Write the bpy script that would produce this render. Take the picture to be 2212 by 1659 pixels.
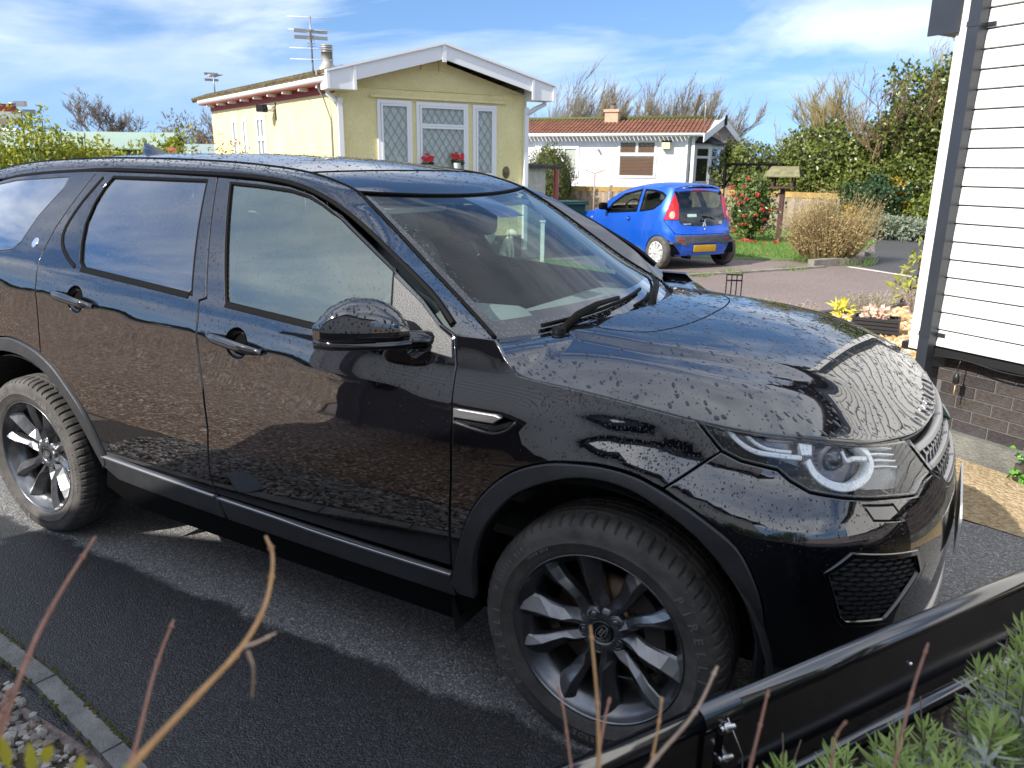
import bpy, math, random
import numpy as np
from mathutils import Vector, Matrix, geometry
random.seed(7)
_ncross = np.cross
def _cross(a, b):
    a = np.asarray(a, float); b = np.asarray(b, float)
    if a.ndim == 1 and b.ndim == 1:
        x, y, z = a; p, q, r = b; return np.array((y*r-z*q, z*p-x*r, x*q-y*p))
    return _ncross(a, b)
np.cross = _cross
for _o in list(bpy.data.objects): bpy.data.objects.remove(_o)
SC = bpy.context.scene
COL = SC.collection

# ------------------------------------------------------------------ camera
CAM_LOC = (0.7305, -2.6806, 1.6423)
YAW, PITCH, ROLL = -0.5173, 0.2731, 0.0112
def _cam():
    cd = bpy.data.cameras.new("camera"); co = bpy.data.objects.new("camera", cd); COL.objects.link(co)
    f = Vector((math.sin(YAW)*math.cos(PITCH), math.cos(YAW)*math.cos(PITCH), -math.sin(PITCH)))
    r = Vector((math.cos(YAW), -math.sin(YAW), 0)); u = r.cross(f)
    r2 = r*math.cos(ROLL)+u*math.sin(ROLL); u2 = u*math.cos(ROLL)-r*math.sin(ROLL)
    m = Matrix((r2, u2, -f)).transposed().to_4x4(); m.translation = CAM_LOC
    co.matrix_world = m
    cd.sensor_fit = 'HORIZONTAL'; cd.sensor_width = 36.0; cd.lens = 36.0*1668.4/2212
    cd.clip_start = 0.02; cd.clip_end = 3000
    cd.dof.use_dof = True; cd.dof.focus_distance = 3.4; cd.dof.aperture_fstop = 27.15/4.2
    SC.camera = co
_cam()

# ------------------------------------------------------------------ sky and sun
SUN_AZ = math.atan2(-.40, -.917); SUN_EL = math.radians(38)
def _world():
    w = bpy.data.worlds.new("World"); SC.world = w; w.use_nodes = True
    nt = w.node_tree; N = nt.nodes; L = nt.links; N.clear()
    out = N.new("ShaderNodeOutputWorld"); bg = N.new("ShaderNodeBackground"); bg.inputs[1].default_value = 0.12
    sky = N.new("ShaderNodeTexSky"); sky.sky_type = 'NISHITA'; sky.sun_disc = False
    sky.sun_elevation = SUN_EL; sky.sun_rotation = SUN_AZ; sky.air_density = 1.0; sky.dust_density = 0.0; sky.ozone_density = 3.0
    tc = N.new("ShaderNodeTexCoord"); sep = N.new("ShaderNodeSeparateXYZ"); L.new(tc.outputs['Generated'], sep.inputs[0])
    sv = N.new("ShaderNodeVectorMath"); sv.operation = 'MULTIPLY_ADD'; sv.inputs[1].default_value = (1, 1, .72); sv.inputs[2].default_value = (0, 0, .13); L.new(tc.outputs['Generated'], sv.inputs[0]); L.new(sv.outputs[0], sky.inputs[0])
    ad = N.new("ShaderNodeMath"); ad.operation = 'ADD'; ad.inputs[1].default_value = .16; L.new(sep.outputs[2], ad.inputs[0])
    mx = N.new("ShaderNodeMath"); mx.operation = 'MAXIMUM'; mx.inputs[1].default_value = .05; L.new(ad.outputs[0], mx.inputs[0])
    cmb = N.new("ShaderNodeCombineXYZ")
    for i in range(2):
        d = N.new("ShaderNodeMath"); d.operation = 'DIVIDE'; L.new(sep.outputs[i], d.inputs[0]); L.new(mx.outputs[0], d.inputs[1]); L.new(d.outputs[0], cmb.inputs[i])
    mp = N.new("ShaderNodeMapping"); mp.inputs['Location'].default_value = (8.7, 4.4, 0); mp.inputs['Rotation'].default_value = (0, 0, .5); mp.inputs['Scale'].default_value = (.62, .95, 1)
    L.new(cmb.outputs[0], mp.inputs[0])
    n1 = N.new("ShaderNodeTexNoise"); n1.inputs['Scale'].default_value = .95; n1.inputs['Detail'].default_value = 9; n1.inputs['Roughness'].default_value = .58; n1.inputs['Distortion'].default_value = .5
    L.new(mp.outputs[0], n1.inputs['Vector'])
    cr = N.new("ShaderNodeValToRGB"); cr.color_ramp.elements[0].position = .40; cr.color_ramp.elements[1].position = .58
    cr.color_ramp.elements[0].color = (0, 0, 0, 1); cr.color_ramp.elements[1].color = (1, 1, 1, 1); L.new(n1.outputs[0], cr.inputs[0])
    n2 = N.new("ShaderNodeTexNoise"); n2.inputs['Scale'].default_value = 2.2; n2.inputs['Detail'].default_value = 6; L.new(mp.outputs[0], n2.inputs['Vector'])
    c2 = N.new("ShaderNodeValToRGB"); c2.color_ramp.elements[0].position = .35; c2.color_ramp.elements[1].position = .65
    c2.color_ramp.elements[0].color = (3.6, 3.9, 4.4, 1); c2.color_ramp.elements[1].color = (6.5, 6.6, 6.8, 1); L.new(n2.outputs[0], c2.inputs[0])
    hs = N.new("ShaderNodeHueSaturation"); hs.inputs['Saturation'].default_value = 1.08; hs.inputs['Value'].default_value = .66
    tn = N.new("ShaderNodeMix"); tn.data_type = 'RGBA'; tn.blend_type = 'MULTIPLY'; tn.inputs[0].default_value = 1; tn.inputs[7].default_value = (.93, .94, 1.0, 1); L.new(sky.outputs[0], tn.inputs[6]); L.new(tn.outputs[2], hs.inputs['Color'])
    mul = N.new("ShaderNodeMath"); mul.operation = 'MULTIPLY'; L.new(cr.outputs[0], mul.inputs[0]); lowm = N.new("ShaderNodeMapRange"); lowm.interpolation_type = 'SMOOTHSTEP'; lowm.inputs['From Min'].default_value = -.02; lowm.inputs['From Max'].default_value = .33; lowm.inputs['To Min'].default_value = .0; lowm.inputs['To Max'].default_value = .9; L.new(sep.outputs[2], lowm.inputs['Value']); L.new(lowm.outputs[0], mul.inputs[1])
    mix = N.new("ShaderNodeMix"); mix.data_type = 'RGBA'; L.new(mul.outputs[0], mix.inputs[0]); L.new(hs.outputs[0], mix.inputs[6]); L.new(c2.outputs[0], mix.inputs[7])
    L.new(mix.outputs[2], bg.inputs[0]); L.new(bg.outputs[0], out.inputs[0])
_world()
def _sun():
    ld = bpy.data.lights.new("sun", 'SUN'); ld.energy = 3.0; ld.angle = math.radians(.53); ld.color = (1, .95, .87)
    o = bpy.data.objects.new("sun", ld); COL.objects.link(o)
    d = Vector((math.sin(SUN_AZ)*math.cos(SUN_EL), math.cos(SUN_AZ)*math.cos(SUN_EL), math.sin(SUN_EL)))
    o.rotation_euler = d.to_track_quat('Z', 'Y').to_euler(); o.location = d*50
_sun()
SC.view_settings.view_transform = 'Standard'; SC.view_settings.look = 'None'; SC.view_settings.gamma = 1; SC.view_settings.exposure = 1.28
SC.view_settings.use_curve_mapping = False
SC.render.engine = 'CYCLES'
SC.cycles.max_bounces = 10; SC.cycles.transparent_max_bounces = 24; SC.cycles.glossy_bounces = 5; SC.cycles.transmission_bounces = 8; SC.cycles.diffuse_bounces = 3
SC.cycles.use_denoising = True; SC.cycles.sample_clamp_indirect = 8; SC.cycles.caustics_reflective = False; SC.cycles.caustics_refractive = False

# ------------------------------------------------------------------ materials
_mats = {}
def M(name, col, rough=.5, metal=0, ior=1.5, coat=0, coat_rough=.03, vary=None, bump=None, emit=None, trans=0, alpha=1, subs=0, spec=.5):
    """vary=(scale, amount[, colour2]); bump=(scale, strength[, detail, stretch xyz])"""
    if name in _mats: return _mats[name]
    m = bpy.data.materials.new(name); m.use_nodes = True; nt = m.node_tree; N = nt.nodes; L = nt.links
    b = N["Principled BSDF"]
    b.inputs['Base Color'].default_value = (*col, 1); b.inputs['Roughness'].default_value = rough; b.inputs['Metallic'].default_value = metal; b.inputs['IOR'].default_value = ior
    b.inputs['Specular IOR Level'].default_value = spec; b.inputs['Coat Weight'].default_value = coat; b.inputs['Coat Roughness'].default_value = coat_rough
    b.inputs['Transmission Weight'].default_value = trans; b.inputs['Alpha'].default_value = alpha
    if emit: b.inputs['Emission Color'].default_value = (*emit[0], 1); b.inputs['Emission Strength'].default_value = emit[1]
    tc = None
    if vary or bump: tc = N.new("ShaderNodeTexCoord")
    if vary:
        n = N.new("ShaderNodeTexNoise"); n.inputs['Scale'].default_value = vary[0]; n.inputs['Detail'].default_value = 6; n.inputs['Roughness'].default_value = .65
        L.new(tc.outputs['Object'], n.inputs['Vector'])
        r = N.new("ShaderNodeValToRGB"); r.color_ramp.elements[0].position = .3; r.color_ramp.elements[1].position = .7
        a = vary[1]; c2 = vary[2] if len(vary) > 2 else tuple(min(1, c*(1+a)) for c in col)
        r.color_ramp.elements[0].color = (*[c*(1-a) for c in col], 1); r.color_ramp.elements[1].color = (*c2, 1)
        L.new(n.outputs[0], r.inputs[0]); L.new(r.outputs[0], b.inputs['Base Color'])
    if bump:
        n = N.new("ShaderNodeTexNoise"); n.inputs['Scale'].default_value = bump[0]; n.inputs['Detail'].default_value = bump[2] if len(bump) > 2 else 3
        if len(bump) > 3:
            mp = N.new("ShaderNodeMapping"); mp.inputs['Scale'].default_value = bump[3]; L.new(tc.outputs['Object'], mp.inputs[0]); L.new(mp.outputs[0], n.inputs['Vector'])
        else: L.new(tc.outputs['Object'], n.inputs['Vector'])
        bp = N.new("ShaderNodeBump"); bp.inputs['Strength'].default_value = bump[1]; bp.inputs['Distance'].default_value = .02
        L.new(n.outputs[0], bp.inputs['Height']); L.new(bp.outputs[0], b.inputs['Normal'])
    if subs:
        b.inputs['Subsurface Weight'].default_value = 0
    _mats[name] = m; return m

def leafmat(name, c1, c2, rough=.45, transl=.35, scale=1.5):
    if name in _mats: return _mats[name]
    m = bpy.data.materials.new(name); m.use_nodes = True; nt = m.node_tree; N = nt.nodes; L = nt.links
    b = N["Principled BSDF"]; out = N["Material Output"]
    geo = N.new("ShaderNodeNewGeometry"); tc = N.new("ShaderNodeTexCoord")
    n = N.new("ShaderNodeTexNoise"); n.inputs['Scale'].default_value = scale; L.new(tc.outputs['Object'], n.inputs['Vector'])
    ad = N.new("ShaderNodeMath"); ad.operation = 'ADD'; L.new(geo.outputs['Random Per Island'], ad.inputs[0]); L.new(n.outputs[0], ad.inputs[1])
    mu = N.new("ShaderNodeMath"); mu.operation = 'MULTIPLY'; mu.inputs[1].default_value = .55; L.new(ad.outputs[0], mu.inputs[0])
    r = N.new("ShaderNodeValToRGB"); r.color_ramp.elements[0].position = .15; r.color_ramp.elements[1].position = .85
    r.color_ramp.elements[0].color = (*c1, 1); r.color_ramp.elements[1].color = (*c2, 1); L.new(mu.outputs[0], r.inputs[0])
    L.new(r.outputs[0], b.inputs['Base Color']); b.inputs['Roughness'].default_value = rough
    t = N.new("ShaderNodeBsdfTranslucent"); L.new(r.outputs[0], t.inputs[0])
    mx = N.new("ShaderNodeMixShader"); mx.inputs[0].default_value = transl; L.new(b.outputs[0], mx.inputs[1]); L.new(t.outputs[0], mx.inputs[2]); L.new(mx.outputs[0], out.inputs[0])
    _mats[name] = m; return m

def glassmat(name, tint, ior=1.5, rough=.0, boost=1.0, gcol=(1, 1, 1)):
    """thin pane: tinted transparency with a fresnel mirror coat"""
    if name in _mats: return _mats[name]
    m = bpy.data.materials.new(name); m.use_nodes = True; nt = m.node_tree; N = nt.nodes; L = nt.links; N.clear()
    out = N.new("ShaderNodeOutputMaterial"); t = N.new("ShaderNodeBsdfTransparent"); t.inputs[0].default_value = (*tint, 1)
    g = N.new("ShaderNodeBsdfGlossy"); g.inputs['Roughness'].default_value = rough; g.inputs[0].default_value = (*gcol, 1)
    f = N.new("ShaderNodeFresnel"); geo = N.new("ShaderNodeNewGeometry"); mi = N.new("ShaderNodeMapRange"); mi.inputs['To Min'].default_value = ior; mi.inputs['To Max'].default_value = 1/ior; L.new(geo.outputs['Backfacing'], mi.inputs['Value']); L.new(mi.outputs[0], f.inputs[0])
    mu = N.new("ShaderNodeMath"); mu.operation = 'MULTIPLY'; mu.inputs[1].default_value = boost; mu.use_clamp = True; L.new(f.outputs[0], mu.inputs[0])
    mx = N.new("ShaderNodeMixShader"); L.new(mu.outputs[0], mx.inputs[0]); L.new(t.outputs[0], mx.inputs[1]); L.new(g.outputs[0], mx.inputs[2]); L.new(mx.outputs[0], out.inputs[0])
    _mats[name] = m; return m

# ------------------------------------------------------------------ object helpers
def V(*a): return np.array(a, float)
def tag(o, label=None, cat=None, group=None, kind=None):
    if label: o['label'] = label
    if cat: o['category'] = cat
    if group: o['group'] = group
    if kind: o['kind'] = kind
    return o
def empty(name, loc, label, cat, group=None, rz=0):
    o = bpy.data.objects.new(name, None); COL.objects.link(o); o.location = loc; o.rotation_euler[2] = rz; o.empty_display_size = .2
    return tag(o, label, cat, group)
def org(p):
    """world offset of a (translated only) parent chain"""
    v = np.zeros(3)
    while p is not None: v = v+np.array(p.location); p = p.parent
    return v
def mkmesh(name, verts, faces, mat, smooth=False, normals=None):
    me = bpy.data.meshes.new(name); me.from_pydata(np.asarray(verts, float).tolist(), [], faces); me.update()
    if mat is not None:
        for mm in (mat if isinstance(mat, (list, tuple)) else [mat]): me.materials.append(mm)
    if smooth or normals is not None: me.polygons.foreach_set('use_smooth', [True]*len(me.polygons))
    if normals is not None: me.normals_split_custom_set_from_vertices([tuple(map(float, n)) for n in normals])
    return me
def link(name, me, parent=None, label=None, cat=None, group=None, kind=None, loc=None):
    o = bpy.data.objects.new(name, me); COL.objects.link(o)
    if parent is not None: o.parent = parent
    if loc is not None: o.location = loc
    return tag(o, label, cat, group, kind)

class MB:
    """mesh builder in world coordinates (or local ones)"""
    def __init__(s): s.v = []; s.f = []; s.m = []; s.sm = []
    def add(s, v, f, mi=0, smooth=False):
        b = len(s.v); s.v += [tuple(map(float, p)) for p in v]; s.f += [tuple(i+b for i in q) for q in f]; s.m += [mi]*len(f); s.sm += [smooth]*len(f); return s
    def addn(s, v, f, mi=0, smooth=False):
        b = len(s.v); v = np.asarray(v, float).reshape(-1, 3).tolist(); f = (np.asarray(f, int)+b).tolist(); s.v += v; s.f += f; s.m += [mi]*len(f); s.sm += [smooth]*len(f); return s
    def para(s, o, a, b, c, mi=0):
        o, a, b, c = map(lambda t: np.array(t, float), (o, a, b, c))
        if np.dot(np.cross(a, b), c) < 0: a, b = b, a
        v = [o, o+a, o+a+b, o+b, o+c, o+a+c, o+a+b+c, o+b+c]
        return s.add(v, [(0, 3, 2, 1), (4, 5, 6, 7), (0, 1, 5, 4), (1, 2, 6, 5), (2, 3, 7, 6), (3, 0, 4, 7)], mi)
    def box(s, c, size, rz=0, mi=0, R=None):
        sx, sy, sz = [q/2 for q in size]
        m = R if R is not None else Matrix.Rotation(rz, 3, 'Z')
        ax = [np.array(m @ Vector(e)) for e in ((1, 0, 0), (0, 1, 0), (0, 0, 1))]
        o = np.array(c, float)-ax[0]*sx-ax[1]*sy-ax[2]*sz
        return s.para(o, ax[0]*2*sx, ax[1]*2*sy, ax[2]*2*sz, mi)
    def poly(s, pts, mi=0): return s.add(pts, [tuple(range(len(pts)))], mi)
    def prism(s, pts, vec, mi=0):
        n = len(pts); p = [np.array(q, float) for q in pts]; w = np.array(vec, float)
        nn = sum((np.cross(p[i]-p[0], p[(i+1) % n]-p[0]) for i in range(1, n-1)), np.zeros(3))
        if np.dot(nn, w) > 0: p = p[::-1]
        return s.add(p+[q+w for q in p], [tuple(range(n)), tuple(range(2*n-1, n-1, -1))]+[(i, i+n, (i+1) % n+n, (i+1) % n) for i in range(n)], mi)
    def tube(s, path, r, seg=8, mi=0, cap=True, smooth=True):
        P = [np.array(p, float) for p in path]; n = len(P); rr = r if hasattr(r, '__len__') else [r]*n
        t0 = P[1]-P[0]; t0 = t0/(np.linalg.norm(t0)+1e-12); up = V(0, 0, 1) if abs(t0[2]) < .9 else V(1, 0, 0)
        a = np.cross(t0, up); a /= np.linalg.norm(a); vv = []
        for i in range(n):
            t = (P[min(i+1, n-1)]-P[max(i-1, 0)]); t = t/(np.linalg.norm(t)+1e-12)
            a = a-t*np.dot(a, t); a /= (np.linalg.norm(a)+1e-12); b = np.cross(t, a)
            for k in range(seg):
                q = 2*math.pi*k/seg; vv.append(P[i]+(a*math.cos(q)+b*math.sin(q))*rr[i])
        ff = [(i*seg+k, i*seg+(k+1) % seg, (i+1)*seg+(k+1) % seg, (i+1)*seg+k) for i in range(n-1) for k in range(seg)]
        b0 = len(s.v); s.add(vv, ff, mi, smooth)
        if cap:
            s.f += [tuple(b0+k for k in range(seg))[::-1], tuple(b0+(n-1)*seg+k for k in range(seg))]; s.m += [mi]*2; s.sm += [False]*2
        return s
    def lathe(s, prof, o=(0, 0, 0), ax=(0, 0, 1), seg=24, mi=0, smooth=True):
        """prof: (radius, height) along axis ax"""
        o = np.array(o, float); ax = np.array(ax, float); ax /= np.linalg.norm(ax); up = V(0, 0, 1) if abs(ax[2]) < .9 else V(1, 0, 0)
        a = np.cross(up, ax); a /= np.linalg.norm(a); b = np.cross(ax, a); n = len(prof)
        v = [o+ax*h+(a*math.cos(2*math.pi*k/seg)+b*math.sin(2*math.pi*k/seg))*r for r, h in prof for k in range(seg)]
        f = [(i*seg+k, i*seg+(k+1) % seg, (i+1)*seg+(k+1) % seg, (i+1)*seg+k) for i in range(n-1) for k in range(seg)]
        return s.add(v, f, mi, smooth)
    def build(s, name, mat, parent=None, label=None, cat=None, group=None, kind=None, world=True, loc=None):
        off = org(parent) if world else np.zeros(3)
        if loc is not None: off = off+np.array(loc, float)
        me = bpy.data.meshes.new(name); me.from_pydata([(p[0]-off[0], p[1]-off[1], p[2]-off[2]) for p in s.v], [], s.f); me.update()
        for mm in (mat if isinstance(mat, (list, tuple)) else [mat]): me.materials.append(mm)
        me.polygons.foreach_set('material_index', s.m); me.polygons.foreach_set('use_smooth', s.sm)
        return link(name, me, parent, label, cat, group, kind, loc)
def solo(name, mb, mat, base, label, cat, group=None):
    """a thing that is one mesh, its origin at base"""
    return mb.build(name, mat, None, label, cat, group, loc=base)
def copy_tree(o, parent=None):
    c = o.copy(); COL.objects.link(c)
    if parent is not None: c.parent = parent
    for ch in list(o.children): copy_tree(ch, c)
    return c
def text_mesh(txt, size, depth=.0, bold=0):
    cu = bpy.data.curves.new("t", 'FONT'); cu.body = txt; cu.size = size; cu.extrude = depth; cu.align_x = 'CENTER'; cu.align_y = 'CENTER'; cu.offset = bold; cu.resolution_u = 2
    ob = bpy.data.objects.new("t", cu); COL.objects.link(ob); dg = bpy.context.evaluated_depsgraph_get(); dg.update()
    me = bpy.data.meshes.new_from_object(ob.evaluated_get(dg)); bpy.data.objects.remove(ob); bpy.data.curves.remove(cu)
    v = [tuple(q.co) for q in me.vertices]; f = [tuple(p.vertices) for p in me.polygons]; bpy.data.meshes.remove(me); return v, f
def sstep(a, b, x):
    t = np.clip((np.asarray(x, float)-a)/(b-a), 0, 1); return t*t*(3-2*t)
# ------------------------------------------------------------------ ground surfaces
def groundmat(name, c1, c2, stone=90., bstr=.5, rough=.85, wet=None, patch=.6, spec=.4, cell_var=.5, scalev=1.0, c3=None):
    m = bpy.data.materials.new(name); m.use_nodes = True; nt = m.node_tree; N = nt.nodes; L = nt.links; b = N["Principled BSDF"]
    tc = N.new("ShaderNodeTexCoord")
    vo = N.new("ShaderNodeTexVoronoi"); vo.inputs['Scale'].default_value = stone; L.new(tc.outputs['Object'], vo.inputs['Vector'])
    no = N.new("ShaderNodeTexNoise"); no.inputs['Scale'].default_value = patch; no.inputs['Detail'].default_value = 8; no.inputs['Roughness'].default_value = .6; L.new(tc.outputs['Object'], no.inputs['Vector'])
    sepc = N.new("ShaderNodeSeparateColor"); L.new(vo.outputs['Color'], sepc.inputs[0])
    rmp = N.new("ShaderNodeValToRGB"); e = rmp.color_ramp.elements; e[0].position = .1; e[1].position = .9; e[0].color = (*c1, 1); e[1].color = (*c2, 1)
    if c3: q = e.new(.95); q.color = (*c3, 1); e[1].position = .8
    mixf = N.new("ShaderNodeMix"); mixf.inputs[0].default_value = cell_var; L.new(no.outputs[0], mixf.inputs[2]); L.new(sepc.outputs[0], mixf.inputs[3])
    L.new(mixf.outputs[0], rmp.inputs[0]); colr = rmp.outputs[0]
    b.inputs['Roughness'].default_value = rough; b.inputs['IOR'].default_value = 1.45
    if wet:   # wet=(x gradient coords): a dry band by the parked car, rain-wet beyond it
        sp = N.new("ShaderNodeSeparateXYZ"); L.new(tc.outputs['Object'], sp.inputs[0])
        n2 = N.new("ShaderNodeTexNoise"); n2.inputs['Scale'].default_value = 2.2; n2.inputs['Detail'].default_value = 9; n2.inputs['Roughness'].default_value = .68; L.new(tc.outputs['Object'], n2.inputs['Vector'])
        a1 = N.new("ShaderNodeMath"); a1.operation = 'MULTIPLY_ADD'; a1.inputs[1].default_value = .28; L.new(n2.outputs[0], a1.inputs[0]); L.new(sp.outputs[1], a1.inputs[2])
        mr = N.new("ShaderNodeMapRange"); mr.interpolation_type = 'SMOOTHSTEP'; mr.inputs['From Min'].default_value = wet[0]; mr.inputs['From Max'].default_value = wet[1]; L.new(a1.outputs[0], mr.inputs['Value'])
        # oil-dark stain by the front wheel
        ds = N.new("ShaderNodeVectorMath"); ds.operation = 'DISTANCE'; ds.inputs[1].default_value = (wet[2][0], wet[2][1], 0); L.new(tc.outputs['Object'], ds.inputs[0])
        a2 = N.new("ShaderNodeMath"); a2.operation = 'MULTIPLY_ADD'; a2.inputs[1].default_value = .5; L.new(n2.outputs[0], a2.inputs[0]); L.new(ds.outputs[0], a2.inputs[2])
        mr2 = N.new("ShaderNodeMapRange"); mr2.interpolation_type = 'SMOOTHSTEP'; mr2.inputs['From Min'].default_value = .56; mr2.inputs['From Max'].default_value = .64; L.new(a2.outputs[0], mr2.inputs['Value'])
        mn = N.new("ShaderNodeMath"); mn.operation = 'MINIMUM'; L.new(mr.outputs[0], mn.inputs[0]); L.new(mr2.outputs[0], mn.inputs[1])
        dk = N.new("ShaderNodeMix"); dk.data_type = 'RGBA'; dk.blend_type = 'MULTIPLY'; dk.inputs[0].default_value = 1; L.new(rmp.outputs[0], dk.inputs[6]); dk.inputs[7].default_value = (.22, .228, .25, 1)
        mxc = N.new("ShaderNodeMix"); mxc.data_type = 'RGBA'; L.new(mn.outputs[0], mxc.inputs[0]); L.new(dk.outputs[2], mxc.inputs[6]); L.new(rmp.outputs[0], mxc.inputs[7]); colr = mxc.outputs[2]
        mrr = N.new("ShaderNodeMapRange"); mrr.inputs['To Min'].default_value = .38; mrr.inputs['To Max'].default_value = rough; L.new(mn.outputs[0], mrr.inputs['Value']); L.new(mrr.outputs[0], b.inputs['Roughness'])
    L.new(colr, b.inputs['Base Color'])
    bp = N.new("ShaderNodeBump"); bp.inputs['Strength'].default_value = bstr; bp.inputs['Distance'].default_value = .6/stone; bp.invert = True
    L.new(vo.outputs['Distance'], bp.inputs['Height']); L.new(bp.outputs[0], b.inputs['Normal'])
    return m
m_tarmac = groundmat("old_tarmac", (.10, .078, .070), (.26, .205, .182), 70, .45, .8, patch=.5, c3=(.5, .46, .42))
m_drive = groundmat("drive_asphalt", (.10, .098, .095), (.23, .225, .22), 150, .7, .85, wet=(-.815, -.765, (-.55, -.86)), cell_var=.85, c3=(.42, .42, .41))
m_darkroad = groundmat("dark_road", (.045, .045, .047), (.09, .088, .088), 90, .4, .7)
m_gravel = groundmat("brown_gravel", (.05, .026, .013), (.36, .22, .125), 55, 1.0, .75, cell_var=.85, c3=(.75, .7, .62))
m_buff = groundmat("buff_gravel", (.22, .15, .07), (.50, .39, .24), 60, .8, .85, cell_var=.6, patch=2.5)
m_soil = groundmat("soil", (.035, .026, .02), (.09, .07, .05), 60, .9, .9)
m_lawn = groundmat("lawn_turf", (.055, .12, .02), (.14, .24, .05), 40, .7, .9, patch=2.)
def sheet(name, pts, z, mat, kind='structure'):
    mb = MB(); mb.add([(x, y, z) for x, y in pts], [tuple(range(len(pts)))])
    o = mb.build(name, mat, kind=kind); return o
g = sheet("ground", [(-600, -600), (600, -600), (600, 600), (-600, 600)], 0, m_tarmac)
sheet("driveway", [(-7.5, -1.53), (-.9, -1.66), (3.2, -2.35), (3.4, 1.15), (.2, 1.50), (-2, 2.4), (-7.5, 2.6)], .004, m_drive)
sheet("gravel_yard", [(-30, -2.05), (-3.2, -2.05), (-.9, -2.3), (-.9, -4.1), (-3.9, -4.1), (-3.9, -6.8), (-30, -6.8)], .010, m_gravel)
sheet("rear_road", [(-40, -6.8), (-3.9, -6.8), (-3.9, -12.5), (-40, -12.5)], .004, m_darkroad)
sheet("front_border", [(-3.9, -1.60), (-.9, -1.70), (3.2, -2.4), (3.2, -4.2), (-3.9, -4.2)], .006, m_soil)
sheet("dark_road", [(-.75, 12.5), (-.6, 13.6), (-1.2, 19.5), (6, 19.5), (6, 11.0), (.2, 11.55)], .004, m_darkroad)
sheet("lawn", [(-9.5, 5.2), (-4.4, 7.6), (-3.75, 8.6), (-4.5, 9.5), (-5.9, 10.4), (-8.2, 7.6)], .006, m_lawn)
sheet("far_lawn", [(-6.5, 12.5), (-3.4, 12.2), (-1.1, 13.1), (-1.0, 18.5), (-2.5, 20.3), (-9, 22)], .006, m_lawn)
sheet("gravel_bed", [(-.95, 6.2), (.35, 8.1), (1.2, 8.1), (1.1, 2.45), (.5, 2.7), (.1, 3.2)], .006, groundmat("orange_gravel", (.34, .17, .06), (.62, .42, .22), 30, 1.0, .8, cell_var=.85, c3=(.8, .72, .6)))
sheet("paved_strip", [(.1, 1.73), (2.2, 1.0), (4.4, .22), (.48, 2.65), (.1, 2.9)], .008, m_buff)
sheet("white_line", [(-.95, 12.23), (.6, 11.05), (.6, 11.17), (-.9, 12.35)], .008, M("line_paint", (.62, .61, .57), .8, vary=(6, .25)))
# loose pebbles on the orange bed and buff strip, grey stones by the kerb
def pebbles(name, pts, n, rmin, rmax, mats, z=.004, label=None, seed=1, flat=.6):
    rnd = np.random.RandomState(seed); P = np.array(pts); x0, y0 = P.min(0); x1, y1 = P.max(0); mb = MB()
    ico = [(0, 0, 1)]+[(math.cos(a)*.894, math.sin(a)*.894, .447) for a in np.arange(5)*2*math.pi/5]+[(math.cos(a+.628)*.894, math.sin(a+.628)*.894, -.447) for a in np.arange(5)*2*math.pi/5]+[(0, 0, -1)]
    F = [(0, 1, 2), (0, 2, 3), (0, 3, 4), (0, 4, 5), (0, 5, 1), (1, 6, 2), (2, 7, 3), (3, 8, 4), (4, 9, 5), (5, 10, 1), (2, 6, 7), (3, 7, 8), (4, 8, 9), (5, 9, 10), (1, 10, 6), (11, 7, 6), (11, 8, 7), (11, 9, 8), (11, 10, 9), (11, 6, 10)]
    ico = np.array(ico); k = 0
    def inside(x, y):
        c = False; j = len(P)-1
        for i in range(len(P)):
            if (P[i][1] > y) != (P[j][1] > y) and x < (P[j][0]-P[i][0])*(y-P[i][1])/(P[j][1]-P[i][1])+P[i][0]: c = not c
            j = i
        return c
    while k < n:
        x, y = rnd.uniform(x0, x1), rnd.uniform(y0, y1)
        if not inside(x, y): continue
        r = rnd.uniform(rmin, rmax); sc = r*rnd.uniform(.6, 1.25, 3)*[1, 1, flat]; a = rnd.uniform(0, 6.28)
        jit = 1+rnd.uniform(-.22, .22, (12, 1)); q = ico*jit*sc; tl = rnd.uniform(-.5, .5)
        q = np.stack([q[:, 0]*math.cos(a)-q[:, 1]*math.sin(a), q[:, 0]*math.sin(a)+q[:, 1]*math.cos(a), q[:, 2]+q[:, 0]*tl*.5], 1)
        mb.add(q+[x, y, z+sc[2]*rnd.uniform(.2, .9)], F, rnd.randint(len(mats))); k += 1
    o = mb.build(name, mats, kind='stuff', label=label, cat='gravel'); return o
pebbles("pebbles", [(-.95, 6.2), (.35, 8.1), (1.0, 7), (.5, 3.4), (.1, 3.6)], 3600, .018, .045, [M("peb1", (.62, .38, .17), .7), M("peb2", (.45, .25, .11), .7), M("peb3", (.72, .58, .40), .7)], .004, "orange and buff pebbles covering the bed by the white clad home", 3)
pebbles("grey_stones", [(-3.3, -1.51), (-2.1, -1.555), (-1.22, -1.70), (-.9, -1.76), (-.9, -2.25), (-3.3, -2.05)], 3300, .009, .021, [M("st1", (.32, .29, .26), .7, vary=(60, .35)), M("st2", (.16, .15, .145), .7), M("st3", (.46, .43, .38), .7, vary=(60, .3)), M("st4", (.26, .20, .155), .7)], .004, "grey chippings between the concrete edging and the front border", 5, .75)
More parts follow.
